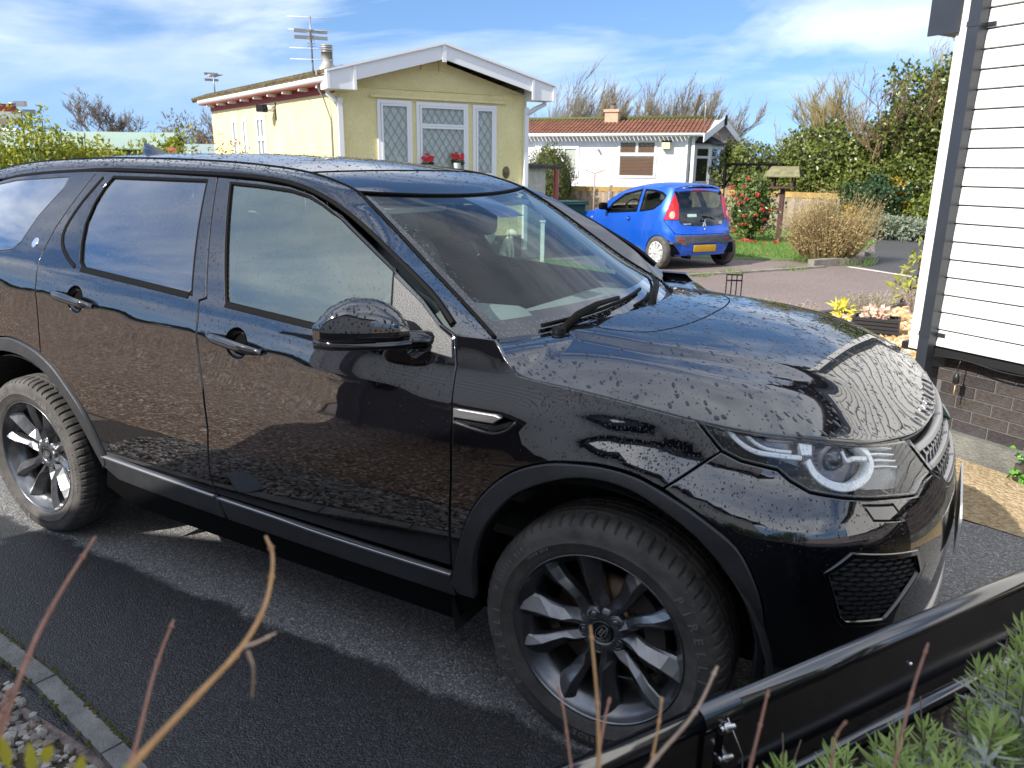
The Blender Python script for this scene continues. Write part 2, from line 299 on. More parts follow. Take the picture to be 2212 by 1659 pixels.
# concrete edging along the drive
m_conc = M("edging_concrete", (.20, .195, .20), .85, vary=(9, .45, (.30, .29, .27)), bump=(120, .5))
def edging(pts, w, h, name, label, mat=m_conc):
    r = empty(name, (pts[0][0], pts[0][1], 0), label, "kerb")
    for (x0, y0), (x1, y1) in zip(pts[:-1], pts[1:]):
        d = V(x1-x0, y1-y0, 0); n = np.linalg.norm(d); d /= n; q = V(-d[1], d[0], 0); mb = MB()
        mb.para(V(x0, y0, -.05)+d*.004-q*w/2, d*(n-.008), q*w, V(0, 0, h+.05)); mb.build("edging_stone", mat, r)
    return r
edging([(-4.55, -1.43), (-3.45, -1.445), (-2.55, -1.47), (-1.64, -1.555), (-1.17, -1.635), (-.3, -1.80), (.6, -1.97)], .062, .028, "concrete_edging", "mossy concrete edging along the grey chippings at the drive")
moss = MB(); rnd = random.Random(2)
for i in range(150):
    t = rnd.random(); x = -2.45+t*1.3; y0 = np.interp(x, [-2.55, -1.64, -1.17], [-1.47, -1.555, -1.635])+rnd.choice((.036, .036, -.036))+rnd.uniform(-.006, .006); r = rnd.uniform(.004, .011)
    moss.lathe([(r, 0), (r*.8, r*.5), (.001, r*.8)], (x, y0, .024), seg=6)
moss.build("moss", M("moss", (.075, .075, .02), .95, vary=(80, .4)), kind='stuff', label="green brown moss tufts along the concrete edging", cat="moss")
solo("slate_tile", MB().box((-2.20, -1.60, .02), (.30, .13, .03), .5), M("slate", (.10, .115, .14), .5, bump=(40, .3)), (-2.2, -1.6, 0), "blue grey slate piece against the concrete edging", "slate")
# kerb and road edge beyond
m_kerb = M("kerb_stone", (.25, .22, .19), .85, vary=(3, .4), bump=(60, .5))
edging([(-4.2, 7.8), (-3.45, 8.6), (-2.9, 9.6), (-2.34, 10.33), (-1.8, 11.2), (-1.28, 12.0)], .09, .03, "road_edging", "low weathered edging between the blue car bay and the road", m_kerb)
edging([(-1.5, 11.9), (-1.15, 12.45), (-.85, 12.75), (-.62, 13.15), (-.62, 13.6), (-.8, 14.2)], .14, .13, "kerb", "curved stone kerb round the dry shrub", m_kerb)
edging([(-1.0, 6.15), (.33, 8.15), (1.2, 8.2)], .08, .07, "bed_edging", "dark edging at the back of the orange pebble bed", M("dark_edge", (.05, .05, .052), .7))

# ------------------------------------------------------------------ white clad home on the right (wall along D)
D = V(.852, -.524, 0); NW = V(-.524, -.852, 0); CW = V(.565, 2.615, 0)
m_clad = M("white_clad", (.80, .795, .77), .55, vary=(2.2, .05, (.74, .735, .71)), bump=(30, .06, 3, (1, 1, 14)))
m_cladtrim = M("white_trim", (.80, .79, .76), .5)
m_anthra = M("anthracite", (.030, .034, .042), .32, vary=(5, .15))
m_brick = [M("brick_a", (.040, .033, .033), .8, vary=(30, .4), bump=(90, .5)), M("brick_b", (.062, .050, .046), .8, vary=(30, .4), bump=(90, .5)), M("brick_c", (.052, .045, .046), .8, vary=(30, .4), bump=(90, .5))]
m_mortar = M("mortar", (.13, .125, .12), .9)
m_plinth = M("plinth", (.14, .14, .125), .9, vary=(4, .5), bump=(80, .6))
rh = empty("clad_home", tuple(CW), "white clapboard home with anthracite downpipe over a dark brick base", "house")
LEN = 7.6
core = MB(); core.para(CW+V(0, 0, .60)-NW*.03, D*LEN, -NW*3.2, V(0, 0, 2.3)); core.build("wall", m_clad, rh)
core = MB(); core.para(CW+D*.10-NW*.075, D*LEN, -NW*3.1, V(0, 0, .62)); core.build("base_wall", m_mortar, rh)
me_board = None
z = .632
for i in range(21):
    b = MB(); zz = z+i*.1033; prof = [(.007, .0), (.010, .016), (.024, .018), (.094, .012), (.1033, .006), (.1033, -.02), (.007, -.02)]
    p = [CW+D*.095+V(0, 0, zz+h)+NW*d for h, d in prof]; n = len(p)
    b.prism(p, D*(LEN-.1)); b.build("clapboard", m_clad, rh)
b = MB(); b.para(CW+V(0, 0, .60)-NW*.02-D*.0, D*.10, NW*.050, V(0, 0, 2.25)); b.para(CW+V(0, 0, .60)-NW*.02-D*.012, D*.012, -NW*.09, V(0, 0, 2.25)); b.build("corner_board", m_cladtrim, rh)
# downpipe (square) with brackets
pp = CW+D*.135+NW*.062
b = MB(); s_ = .033
b.para(pp+V(0, 0, .02)-D*s_-NW*s_*.9, D*2*s_, NW*2*s_, V(0, 0, 2.9)); dp = b.build("downpipe", m_anthra, rh)
for zz in (.70, 2.40):
    b = MB(); b.para(pp+V(0, 0, zz)-D*(s_+.004)-NW*(s_+.002), D*2*(s_+.004), NW*(2*s_+.008), V(0, 0, .028)); b.para(pp+V(0, 0, zz+.004)+D*s_-NW*.045, D*.045, NW*.012, V(0, 0, .018)); b.build("pipe_bracket", m_anthra, rh)
b = MB(); b.para(CW-D*.06-NW*.35+V(0, 0, 2.32), D*(LEN+.3), NW*.50, V(0, 0, .02)); b.build("soffit", m_anthra, rh) if False else None
b = MB(); b.para(CW-D*.14-NW*.9+V(0, 0, 2.40), D*.16, NW*.95, V(0, 0, .30)); b.para(CW-D*.16+NW*.04+V(0, 0, 2.39), D*.18, NW*.012, V(0, 0, .32)); b.build("verge_box", m_anthra, rh)
b = MB(); b.prism([CW-D*.2+NW*.35+V(0, 0, 2.86), CW-D*.2-NW*1.5+V(0, 0, 3.5), CW-D*.2-NW*3.4+V(0, 0, 2.86), CW-D*.2-NW*3.4+V(0, 0, 2.82), CW-D*.2+NW*.35+V(0, 0, 2.82)], D*(LEN+.4)); b.build("roof", M("dark_tile", (.05, .05, .055), .7), rh)
b = MB(); b.para(CW-D*.05+NW*.0-NW*.10+V(0, 0, .585), D*LEN, NW*.125, V(0, 0, .045)); b.build("skirt_rail", M("black_rail", (.012, .012, .013), .5), rh)
# bricks
rb = random.Random(4); bw, bh, mj = .205, .0625, .0095
mesh_br = []
for mi in range(3):
    q = MB(); q.para(-D*bw/2-NW*.02, D*bw, NW*.022, V(0, 0, bh)); mesh_br.append(q)
brick_me = []
for mi in range(3):
    o = mesh_br[mi].build("brick", m_brick[mi], rh, world=False); brick_me.append(o.data); bpy.data.objects.remove(o)
for r_ in range(6):
    for c_ in range(15):
        x = .18+c_*(bw+mj)+(bw+mj)/2*(r_ % 2)
        if x > 3.6: continue
        p = D*x-NW*(.073-rb.uniform(0, .003))+V(0, 0, .135+r_*(bh+mj)+.004)
        link("brick", brick_me[rb.choice((0, 0, 1, 2)) if r_ < 3 else rb.choice((0, 1, 1, 2))], rh, loc=tuple(p))
b = MB(); b.para(CW+D*.05-NW*.1, D*LEN, NW*.09, V(0, 0, .137)); b.build("plinth", m_plinth, rh)
# hanging bulb light on its cable
fb = CW+D*.335+NW*.04
lt = empty("festoon_bulb", tuple(fb+V(0, 0, .36)), "clear glass festoon bulb hanging below the clapboards", "bulb")
b = MB(); b.lathe([(.004, .15), (.004, .115), (.011, .105), (.017, .095), (.018, .055), (.015, .052)], fb+V(0, 0, .40), seg=14); b.tube([fb+V(0, 0, .55), fb+V(0, 0, .60)-NW*.02], .004); b.build("bulb_holder", M("black_plastic", (.012, .012, .013), .4), lt)
b = MB(); b.lathe([(.014, .055), (.016, .045), (.027, .02), (.029, .0), (.022, -.018), (.008, -.029), (.0005, -.031)], fb+V(0, 0, .40), seg=16); b.build("bulb_glass", glassmat("bulb_glass", (.93, .93, .92), 1.5), lt)
b = MB(); b.tube([fb+V(0, 0, .44), fb+V(0, 0, .385)], .0035, 6); b.build("filament", M("filament", (.75, .5, .2), .4), lt)
cb = MB(); pts_ = []
for i in range(60):
    t = i/59; x = .08+t*3.2; sag = .025*math.sin((x-.335)/.55*math.pi)**2; pts_.append(CW+D*x+NW*.028+V(0, 0, .594-sag*.8))
cb.tube(pts_, .004, 6); solo("festoon_cable", cb, M("black_plastic", (.012, .012, .013), .4), tuple(CW+V(0, 0, .6)), "black festoon cable strung under the clapboards", "cable")
# pink lid peeping behind the corner
b = MB(); b.lathe([(.17, 0), (.18, .02), (.17, .05), (.06, .075), (.001, .08)], (.30, 3.2, .40), seg=20); b.lathe([(.13, 0), (.16, .4)], (.30, 3.2, .006), seg=20)
solo("pink_tub", b, M("pink_plastic", (.62, .04, .20), .4), (.30, 3.2, 0), "pink plastic tub behind the white corner board", "tub")

# ------------------------------------------------------------------ yellow home
YO = V(-8.02, 7.04, 0); YG = V(.524, .852, 0); YS = V(-.922, .387, 0); GW = 3.42; YL = 6.2; EV = 2.84
YN = V(.852, -.524, 0); SN = V(-.387, -.922, 0)
m_yel = M("yellow_render", (.87, .75, .36), .85, vary=(2.5, .10, (.87, .77, .41)), bump=(38, 1.0, 5, (1, 1, .55)))
m_upvc = M("upvc", (.80, .80, .79), .35)
m_skirt = M("skirt", (.12, .105, .10), .8, vary=(8, .35), bump=(30, .5))
m_red = M("red_soffit", (.28, .035, .028), .6)
m_rooft = M("mossy_tile", (.075, .055, .035), .9, vary=(9, .6, (.17, .13, .05)), bump=(30, .8))
m_pane = M("house_pane", (.05, .06, .06), .03, ior=1.5)
m_clearpane = glassmat("clear_pane", (.93, .95, .94), 1.5, .0, 1.0)
m_net = M("net_curtain", (.66, .66, .60), .9, vary=(14, .12), bump=(16, .5, 2, (1, 1, .02)))
m_lead = M("lead_came", (.33, .33, .32), .5)
yh = empty("yellow_home", tuple(YO), "pale yellow rendered mobile home with white gable and leaded windows", "house")
b = MB(); AP = 3.32
b.prism([YO+V(0, 0, .46), YO+YG*GW+V(0, 0, .46), YO+YG*GW+V(0, 0, EV+.02), YO+YG*GW/2+V(0, 0, AP), YO+V(0, 0, EV+.02)], YS*YL); b.build("wall", m_yel, yh)
b = MB(); b.para(YO+YG*.04+YS*.04, YG*(GW-.08), YS*(YL-.08), V(0, 0, .46)); b.build("skirt", m_skirt, yh)
b = MB(); b.para(YO+YG*.06+YN*.004+V(0, 0, 2.84), YG*(GW-.12), YN*.02, V(0, 0, .02)); b.para(YO+YG*.55+YN*.004+V(0, 0, 2.70), YG*2.45, YN*.05, V(0, 0, .035)); b.para(YO+YG*1.43+YN*.003+V(0, 0, 3.16), YG*.13, YN*.03, V(0, 0, .16)); b.para(YO+YG*1.75+YN*.003+V(0, 0, 3.16), YG*.13, YN*.03, V(0, 0, .16)); b.build("render_band", m_yel, yh)
# roof slopes with tiles rows
OH = .22; OR = .38; FO = .30
for sgn in (0, 1):
    rr = MB(); e0 = -OH if sgn == 0 else GW+OR; apx = GW/2; zl = EV+.12; za = AP+.17
    n = 7
    for i in range(n):
        t0, t1 = i/n, (i+1)/n; c0 = e0+(apx-e0)*t0; c1 = e0+(apx-e0)*t1
        p = [YO+YG*c0+YN*(FO-.06)+V(0, 0, zl+(za-zl)*t0+.02), YO+YG*c1+YN*(FO-.06)+V(0, 0, zl+(za-zl)*t1)]
        rr.prism([p[0], p[1], p[1]-V(0, 0, .05), p[0]-V(0, 0, .05)], YS*(YL+FO))
    if sgn == 0:
        for k in range(34):  # rolled tile ends along the eave
            q = YO+YG*(e0-.01)+YS*(k*.205-FO+.25)+V(0, 0, zl+.02); rr.tube([q, q+YG*.35+V(0, 0, .12)], .055, 6)
    rr.build("roof_slope", m_rooft, yh)
fas = MB()
for sgn in (0, 1):
    e0 = -OH if sgn == 0 else GW+OR; apx = GW/2; zl = EV+.16; za = AP+.20
    a = YO+YG*e0+YN*FO+V(0, 0, zl); c = YO+YG*apx+YN*FO+V(0, 0, za); h = V(0, 0, -.215)
    dirv = c-a
    f = MB(); f.prism([a, c, c+h, a+h], YN*.025)
    f.build("fascia_board", m_upvc, yh)
    f = MB(); f.prism([a+V(0, 0, .0)+YN*-.06, c+YN*-.06, c+V(0, 0, .035)+YN*-.06, a+V(0, 0, .035)+YN*-.06], YN*.12); f.build("verge_trim", m_upvc, yh)
    # end box
    f = MB(); e1 = e0+(.46 if sgn == 0 else -.42); zt = zl+(za-zl)*.46/(apx+OH)
    f.prism([YO+YG*e0+YN*(FO-.32)+V(0, 0, zl-.235), YO+YG*e1+YN*(FO-.32)+V(0, 0, zl-.235), YO+YG*e1+YN*(FO-.32)+V(0, 0, zt-.02), YO+YG*e0+YN*(FO-.32)+V(0, 0, zl-.012)], YN*.35); bo = f.build("box_end", m_upvc, yh)
    for q in (e0, e1-(.045 if sgn == 0 else -.0)):
        f = MB(); f.para(YO+YG*(q if sgn == 0 else q-.045)+YN*(FO+.031)+V(0, 0, zl-.235), YG*.045, YN*.02, V(0, 0, .235+(.10 if (q != e0) else 0)))
        f.build("trim_strip", m_upvc, bo)
f = MB(); f.para(YO+YG*(GW/2-.035)+YN*(FO+.026)+V(0, 0, AP-.06), YG*.07, YN*.02, V(0, 0, .28)); f.build("apex_strip", m_upvc, yh)
# side: gutter, rafters, red band
b = MB(); 
gp = [YO+SN*(OH-.02)+YS*t+V(0, 0, EV+.085) for t in (-.22, YL+.08)]
b.tube(gp, .062, 10); b.build("gutter", m_upvc, yh)
b = MB(); b.para(YO+SN*.004+YS*.02+V(0, 0, EV-.10), YS*(YL-.05), SN*.02, V(0, 0, .12)); b.build("red_band", m_red, yh)
b = MB(); b.para(YO+SN*.004+YS*-.1+V(0, 0, EV+.02), YS*(YL+.2), SN*OH, V(0, 0, .012)); b.build("soffit", m_red, yh)
for k in range(9):
    b = MB(); b.para(YO+SN*.02+YS*(.25+k*.70)+V(0, 0, EV-.030), YS*.05, SN*(OH-.05), V(0, 0, .05)); b.build("rafter_end", m_upvc, yh)
# downpipes
def dpipe(base, outv, par, x0):
    b = MB(); p = base
    b.box(p+V(0, 0, (EV-.18)/2+.1), (.075, .075, EV-.38), math.atan2(YG[1], YG[0]))
    b.tube([p+V(0, 0, EV-.30), p+outv*.5+V(0, 0, EV-.20), p+outv+V(0, 0, EV-.12), p+outv+V(0, 0, EV+.05)], .04, 8)
    b.build("downpipe", m_upvc, par)
dpipe(YO+YN*.045+YG*.045, SN*.17-YN*.05, yh, 0)
dpipe(YO+YG*(GW-.03)+YN*.045, YG*.30+YN*.12, yh, 1)
# aerial cable, floodlight, oval plaque
b = MB(); b.tube([YO+SN*.24+YS*.12+V(0, 0, EV+.22), YO+SN*.2+YS*.2+V(0, 0, EV-.02), YO+SN*.1+YS*.22+V(0, 0, EV-.18), YO+SN*.02+YS*.16+V(0, 0, EV-.5), YO+SN*.02+YS*.16+V(0, 0, .5)], .014, 6); b.build("cable", M("cable_grey", (.3, .3, .28), .6), yh)
b = MB(); q = YO+YS*2.55+V(0, 0, 2.62); b.tube([q, q+SN*.14], .055, 10); b.tube([q+SN*.14, q+SN*.2+YS*.05], .07, 8, 1); b.box(q+SN*.24+YS*.06, (.13, .13, .12), .6, 1); b.tube([q-YS*.06+V(0, 0, .1), q-YS*.06-V(0, 0, .2)], .02, 6, 1); b.build("floodlight", [m_upvc, M("black_plastic", (.012, .012, .013), .4)], yh)
def lattice(mb, o, u, h, nrm, w, hh, nx, slope):
    """diamond leading clipped to the pane rectangle: o origin, u unit across, h unit up"""
    st = w/nx
    for s_ in (1, -1):
        k = -int(hh/slope/st)-2
        while k < nx+int(hh/slope/st)+3:
            x0 = k*st; pts = []
            # x = x0 + s*y/slope , y in [0,hh]
            y0, y1 = 0., hh
            xa, xb = x0, x0+s_*hh/slope
            lo, hi = (0-x0)*slope*s_, (w-x0)*slope*s_
            if lo > hi: lo, hi = hi, lo
            y0 = max(0, lo); y1 = min(hh, hi)
            if y1-y0 > .02:
                a = o+u*(x0+s_*y0/slope)+h*y0; c = o+u*(x0+s_*y1/slope)+h*y1; dv = c-a; dv /= np.linalg.norm(dv); pv = np.cross(nrm, dv)
                mb.para(a-pv*.006, c-a, pv*.012, nrm*.005)
            k += 1
def window(par, o, u, nrm, w, h, fw=.07, cols=1, transom=None, lead=0, pane=None, proud=.03, sash=True, back=None):
    """o: lower-left corner on the wall surface"""
    Z = V(0, 0, 1); wn = MB(); d = nrm*proud
    for (a, b_, c_, e_) in ((0, 0, w, fw), (0, h-fw, w, fw), (0, fw, fw, h-2*fw), (w-fw, fw, fw, h-2*fw)): wn.para(o+u*a+Z*b_+nrm*.002, u*c_, Z*e_, d)
    cells = []
    ys = [fw, h-fw] if not transom else [fw, transom, h-fw]
    cw = (w-2*fw)/cols
    for i in range(cols):
        for j in range(len(ys)-1): cells.append([fw+i*cw, ys[j], cw, ys[j+1]-ys[j]])
    for i in range(1, cols): wn.para(o+u*(fw+i*cw-fw*.45)+Z*fw+nrm*.003, u*fw*.9, Z*(h-2*fw), d*.97)
    if transom: wn.para(o+u*fw+Z*(transom-fw*.45)+nrm*.0035, u*(w-2*fw), Z*fw*.9, d*.95)
    W_ = wn.build("window", m_upvc, par)
    for (cx, cy, w_, h_) in cells:
        f2 = fw*.6 if sash else 0
        if sash:
            sm = MB(); d2 = nrm*(proud+.012)
            x0, y0, ww, hh = cx+.004, cy+.004, w_-.008, h_-.008
            for (a, b_, c_, e_) in ((0, 0, ww, f2), (0, hh-f2, ww, f2), (0, f2, f2, hh-2*f2), (ww-f2, f2, f2, hh-2*f2)): sm.para(o+u*(x0+a)+Z*(y0+b_)+nrm*.004, u*c_, Z*e_, d2)
            sm.build("sash", m_upvc, W_)
        pm = MB(); po = o+u*(cx+f2)+Z*(cy+f2)+nrm*.016; pw, ph = w_-2*f2, h_-2*f2
        pm.para(po, u*pw, Z*ph, nrm*.004); pm.build("pane", pane or m_pane, W_)
        if back is not None:
            bm = MB(); bm.para(po-nrm*.014, u*pw, Z*ph, nrm*.004); bm.build("window_backing", back, W_)  # net curtain; on the bay a dark sheet painting the unlit room
        if lead:
            lm = MB(); lattice(lm, po+nrm*.0045, u, Z, nrm, pw, ph, max(1, round(pw/lead)), 1.55); lm.build("leading", m_lead, W_)
    return W_
for (a0, a1, z0, z1, tr) in ((.66, 1.25, 1.36, 2.67, None), (1.33, 2.27, 1.36, 2.665, .93), (2.36, 2.81, 1.45, 2.66, None)):
    window(yh, YO+YG*a0+V(0, 0, z0), YG, YN, a1-a0, z1-z0, .055, 1, tr, .12, m_clearpane, .035, True, m_net)
for (t0, t1, z0, z1, tr, c) in ((3.00, 3.50, 1.4, 2.55, .72, 2), (4.02, 4.28, 1.4, 2.55, None, 1), (4.58, 4.88, 1.4, 2.55, .72, 1)):
    window(yh, YO+YS*t1+V(0, 0, z0), -YS, SN, t1-t0, z1-z0, .055, c, tr, 0, m_clearpane, .02, True, m_net)
b = MB(); q = YO+YG*3.02+YN*.004+V(0, 0, 1.56); b.lathe([(.07, 0), (.07, .01), (.05, .02), (.001, .021)], q, YN, 20); o_ = b.build("oval_plaque", M("plaque", (.015, .013, .01), .35, vary=(30, .5, (.25, .18, .08))), yh)
for v_ in o_.data.vertices: v_.co.z = (v_.co.z-1.56)*1.5+1.56
# flue
b = MB(); q = YO+YS*1.5+YG*.55+V(0, 0, 2.70); b.lathe([(.13, 0), (.13, .42), (.19, .44), (.19, .50), (.10, .62), (.095, .80)]+[(r, .80+i*.012) for i, r in enumerate((.10, .105, .08, .105, .105, .08, .105, .105, .08, .105, .10, .001))], q, seg=20); b.build("flue", M("flue_metal", (.42, .41, .38), .45, .3, vary=(8, .4, (.5, .48, .43))), yh)
# poinsettias inside window
def poinsettia(p, r, lab, n):
    t = empty("poinsettia", tuple(p), lab, "plant", "red flowers in the yellow home's window"); rr = random.Random(int(r*1000))
    lm, fm = MB(), MB()
    for k in range(n):
        a = rr.uniform(0, 6.28); d = r*math.sqrt(rr.random()); c = p+YG*d*math.cos(a)*1.1+V(0, 0, .14+rr.uniform(0, .09)*(1.4-d/r)); 
        for j in range(6):
            q = a+j*1.05; u_ = (YG*math.cos(q)+V(0, 0, 1)*math.sin(q)*.8+YN*.2)*rr.uniform(.03, .055); w_ = np.cross(u_, YN); w_ = w_/np.linalg.norm(w_)*.016
            fm.add([c, c+u_*.5+w_, c+u_, c+u_*.5-w_], [(0, 1, 2, 3)])
        c2 = c-V(0, 0, .09); lm.add([c2-YG*.05, c2+V(0, 0, .03), c2+YG*.05, c2-V(0, 0, .03)], [(0, 1, 2, 3)])
    fm.build("bracts", M("poinsettia_red", (.55, .012, .02), .6), t); lm.build("leaves", M("poinsettia_green", (.03, .07, .02), .6), t)
    pot = MB(); pot.lathe([(.05, -.05), (.065, .07)], p, seg=12); pot.build("pot", M("white_pot", (.6, .6, .58), .5), t)
poinsettia(YO+YG*1.50+YN*.10+V(0, 0, 1.60), .10, "lower red poinsettia at the left of the leaded centre window", 12)
poinsettia(YO+YG*2.02+YN*.10+V(0, 0, 1.64), .13, "taller red poinsettia at the right of the leaded centre window", 18)
# tv aerials
def aerial(name, base, h, lab, yaw, kind=0):
    b = MB(); top = base+V(0, 0, h); b.tube([base, top], .014, 6)
    dx = V(math.cos(yaw), math.sin(yaw), 0); dy = V(-dx[1], dx[0], 0)
    if kind == 0:
        b.tube([base+V(0, 0, h-.05), base+V(0, 0, h-.05)-dx*.45+V(0, 0, .16)], .012, 6)
        for k in range(7): c = base+V(0, 0, h-.05)+(-dx*.45+V(0, 0, .16))*k/6; b.tube([c-dy*.06, c+dy*.06], .004, 4)
        b.tube([top-V(0, 0, .3)-dx*.1, top+V(0, 0, .35)-dx*.12], .012, 6)
        for zz in (-.26, -.1, .16, .34): c = top+V(0, 0, zz)-dx*.11; b.tube([c-dy*.33, c+dy*.33], .006, 5, 1)
        for s_ in (-.09, .09): c = top-dx*.1+V(0, 0, .1+s_*.5); b.box(c, (.03, .5, .05), yaw+.15)
    else:
        b.tube([top-V(0, 0, .04)-dx*.28, top-V(0, 0, .04)+dx*.28], .008, 5)
        for k in range(6): c = top-V(0, 0, .04)+dx*(-.27+k*.1); b.tube([c-dy*(.15-.012*k), c+dy*(.15-.012*k)], .005, 4)
        for s_ in (-1, 1): c = top+dx*.27; b.box(c+V(0, 0, .06*s_-.04), (.01, .28, .05), yaw)
    return solo(name, b, [M("aerial_metal", (.30, .29, .28), .4, .5), m_upvc], tuple(base), lab, "aerial")
aerial("tv_aerial", YO+SN*.18+YS*.38+V(0, 0, 2.88), .60, "tall tv aerial with crossbars in front of the yellow home's flue", 2.3)
aerial("tv_aerial", YO+YS*5.85+YG*.0+V(0, 0, 2.98), .50, "small tv aerial at the far end of the yellow home's roof", 2.6, 1)
# store beside: corrugated lean-to and bins
b = MB(); q = YO+YG*(GW+.1)+YS*.3
b.para(q, YG*.55, YS*1.2, V(0, 0, 1.62)); b.build("lean_to", M("screen_block", (.55, .53, .42), .85, vary=(10, .2)), None, "cream block store beside the yellow home", "store", loc=tuple(q))
b = MB()
for k in range(12): b.tube([q+YG*(k*.07)-V(0, 0, 0)+YN*.12+V(0, 0, 1.66), q+YG*(k*.07)+YS*1.3+V(0, 0, 1.72)], .036, 6)
solo("corrugated_roof", b, M("corrugated", (.07, .06, .055), .7, vary=(10, .4)), tuple(q+V(0, 0, 1.66)), "dark corrugated sheet roof over the block store", "roof")
b = MB(); b.tube([q+YG*.72+YN*.1, q+YG*.72+YN*.1+V(0, 0, 1.62)], .05, 10); b.tube([q+YG*.72+YN*.1+V(0, 0, .9), q+YG*.72+YN*.1+V(0, 0, .96)], .062, 10); solo("red_pipe", b, M("red_pipe", (.26, .05, .04), .45), tuple(q+YG*.72), "dull red drainpipe beside the yellow home's store", "pipe")
b = MB(); w0 = q+YG*1.35+YS*.2; b.prism([w0+V(0, 0, .02)-YG*.22, w0+V(0, 0, .02)+YG*.22, w0+V(0, 0, .95)+YG*.28, w0+V(0, 0, .95)-YG*.28], YS*.55); b.para(w0-YG*.31-YS*.05+V(0, 0, .95), YG*.62, YS*.65, V(0, 0, .07)); b.tube([w0-YG*.25-YS*.06+V(0, 0, .97), w0+YG*.25-YS*.06+V(0, 0, .97)], .02, 8)
solo("wheelie_bin", b, M("green_bin", (.02, .10, .06), .45), tuple(w0), "green wheelie bin under the dark conifer", "bin")
# gable foot: planting strip, urn, dog ornaments
m_stone = M("pale_stone", (.46, .46, .41), .8, vary=(20, .3), bump=(60, .5))
u0 = V(-6.58, 9.02, 0)
b = MB(); b.lathe([(.001, 0), (.17, 0), (.17, .05), (.11, .07), (.08, .12), (.075, .26), (.09, .30), (.20, .36), (.25, .46), (.24, .54), (.27, .58), (.26, .60), (.22, .58), (.001, .57)], u0, seg=20)
solo("garden_urn", b, m_stone, tuple(u0), "pale stone urn on the yellow home's lawn", "urn")
def bunch(name, c, r, n, mats, lab, cat, size=.04):
    rr = random.Random(n); b = MB()
    for k in range(n):
        a, e, d = rr.uniform(0, 6.28), rr.uniform(-.4, 1.4), r*rr.random()**.5; p = c+V(math.cos(a)*math.cos(e)*d, math.sin(a)*math.cos(e)*d, math.sin(e)*d)
        q = V(rr.gauss(0, 1), rr.gauss(0, 1), rr.gauss(0, 1)); q /= np.linalg.norm(q); w = np.cross(q, V(.3, .5, .8)); w /= np.linalg.norm(w); s_ = size*rr.uniform(.6, 1.2)
        b.add([p-q*s_, p+w*s_*.5, p+q*s_, p-w*s_*.5], [(0, 1, 2, 3)], rr.randrange(len(mats)))
    return solo(name, b, mats, tuple(c-V(0, 0, r)), lab, cat)
bunch("urn_plant", u0+V(0, 0, .66), .20, 150, [M("teal_leaf", (.05, .25, .18), .6), M("blue_flower", (.08, .16, .45), .6), M("urn_leaf", (.06, .13, .04), .6)], "teal and blue flowers filling the stone urn", "flowers", .05)
def dog(p, s, lab, mat, yaw):
    t = bpy.data.meshes.new("d"); c_, s_ = math.cos(yaw), math.sin(yaw); T = lambda x, y, z: (p[0]+s*(x*c_-y*s_), p[1]+s*(x*s_+y*c_), p[2]+s*z); b = MB()
    b.tube([T(-.12, 0, .02), T(-.10, 0, .12), T(-.04, 0, .24), T(.03, 0, .36), T(.06, 0, .44), T(.09, 0, .52)], [.10*s, .13*s, .12*s, .10*s, .065*s, .06*s], 10)
    b.tube([T(.04, 0, .52), T(.10, 0, .545), T(.17, 0, .535), T(.24, 0, .51)], [.06*s, .078*s, .055*s, .035*s], 10)
    for q in (-1, 1):
        b.tube([T(.05, .055*q, .34), T(.09, .06*q, .18), T(.09, .06*q, .02), T(.13, .06*q, .012)], [.05*s, .035*s, .028*s, .03*s], 8)
        b.tube([T(-.10, .09*q, .14), T(.0, .10*q, .10), T(.02, .10*q, .02), T(.07, .10*q, .015)], [.075*s, .06*s, .035*s, .03*s], 8)
        b.tube([T(.05, .055*q, .60), T(.06, .075*q, .54), T(.08, .085*q, .47)], [.012*s, .03*s, .012*s], 6)
    b.tube([T(-.16, 0, .05), T(-.25, 0, .03), T(-.30, .05, .03)], [.03*s, .02*s, .01*s], 6)
    return solo("dog_ornament", b, mat, tuple(p), lab, "ornament", "dog ornaments on the lawn")
dog(V(-6.70, 9.52, .006), .62, "smaller grey dog ornament next to the stone urn", m_stone, -.2)
dog(V(-6.42, 9.66, .006), .92, "larger cream sitting dog ornament beside the grey one", M("cream_stone", (.62, .60, .48), .7, vary=(12, .15)), -.1)
b = MB(); b.box((-5.75, 9.75, .36), (.07, .07, .72), .5); b.box((-5.75, 9.75, .73), (.10, .10, .03), .5); solo("white_post", b, M("post_white", (.75, .76, .74), .5), (-5.75, 9.75, 0), "white garden post at the edge of the yellow home's lawn", "post")
# ------------------------------------------------------------------ curved-shell toolkit for vehicles
def pspl(pts):
    """monotone cubic through (x, y)"""
    Q = np.array(pts, float); x, y = Q[:, 0], Q[:, 1]; h = np.diff(x); dl = np.diff(y)/h; m = np.zeros(len(x)); m[0] = dl[0]; m[-1] = dl[-1]
    for i in range(1, len(x)-1):
        if dl[i-1]*dl[i] > 0:
            w1, w2 = 2*h[i]+h[i-1], h[i]+2*h[i-1]; m[i] = (w1+w2)/(w1/dl[i-1]+w2/dl[i])
    def f(q):
        q = np.clip(np.asarray(q, float), x[0], x[-1]); i = np.clip(np.searchsorted(x, q)-1, 0, len(h)-1); t = (q-x[i])/h[i]
        return y[i]*(2*t**3-3*t**2+1)+h[i]*m[i]*(t**3-2*t**2+t)+y[i+1]*(-2*t**3+3*t**2)+h[i]*m[i+1]*(t**3-t**2)
    return f
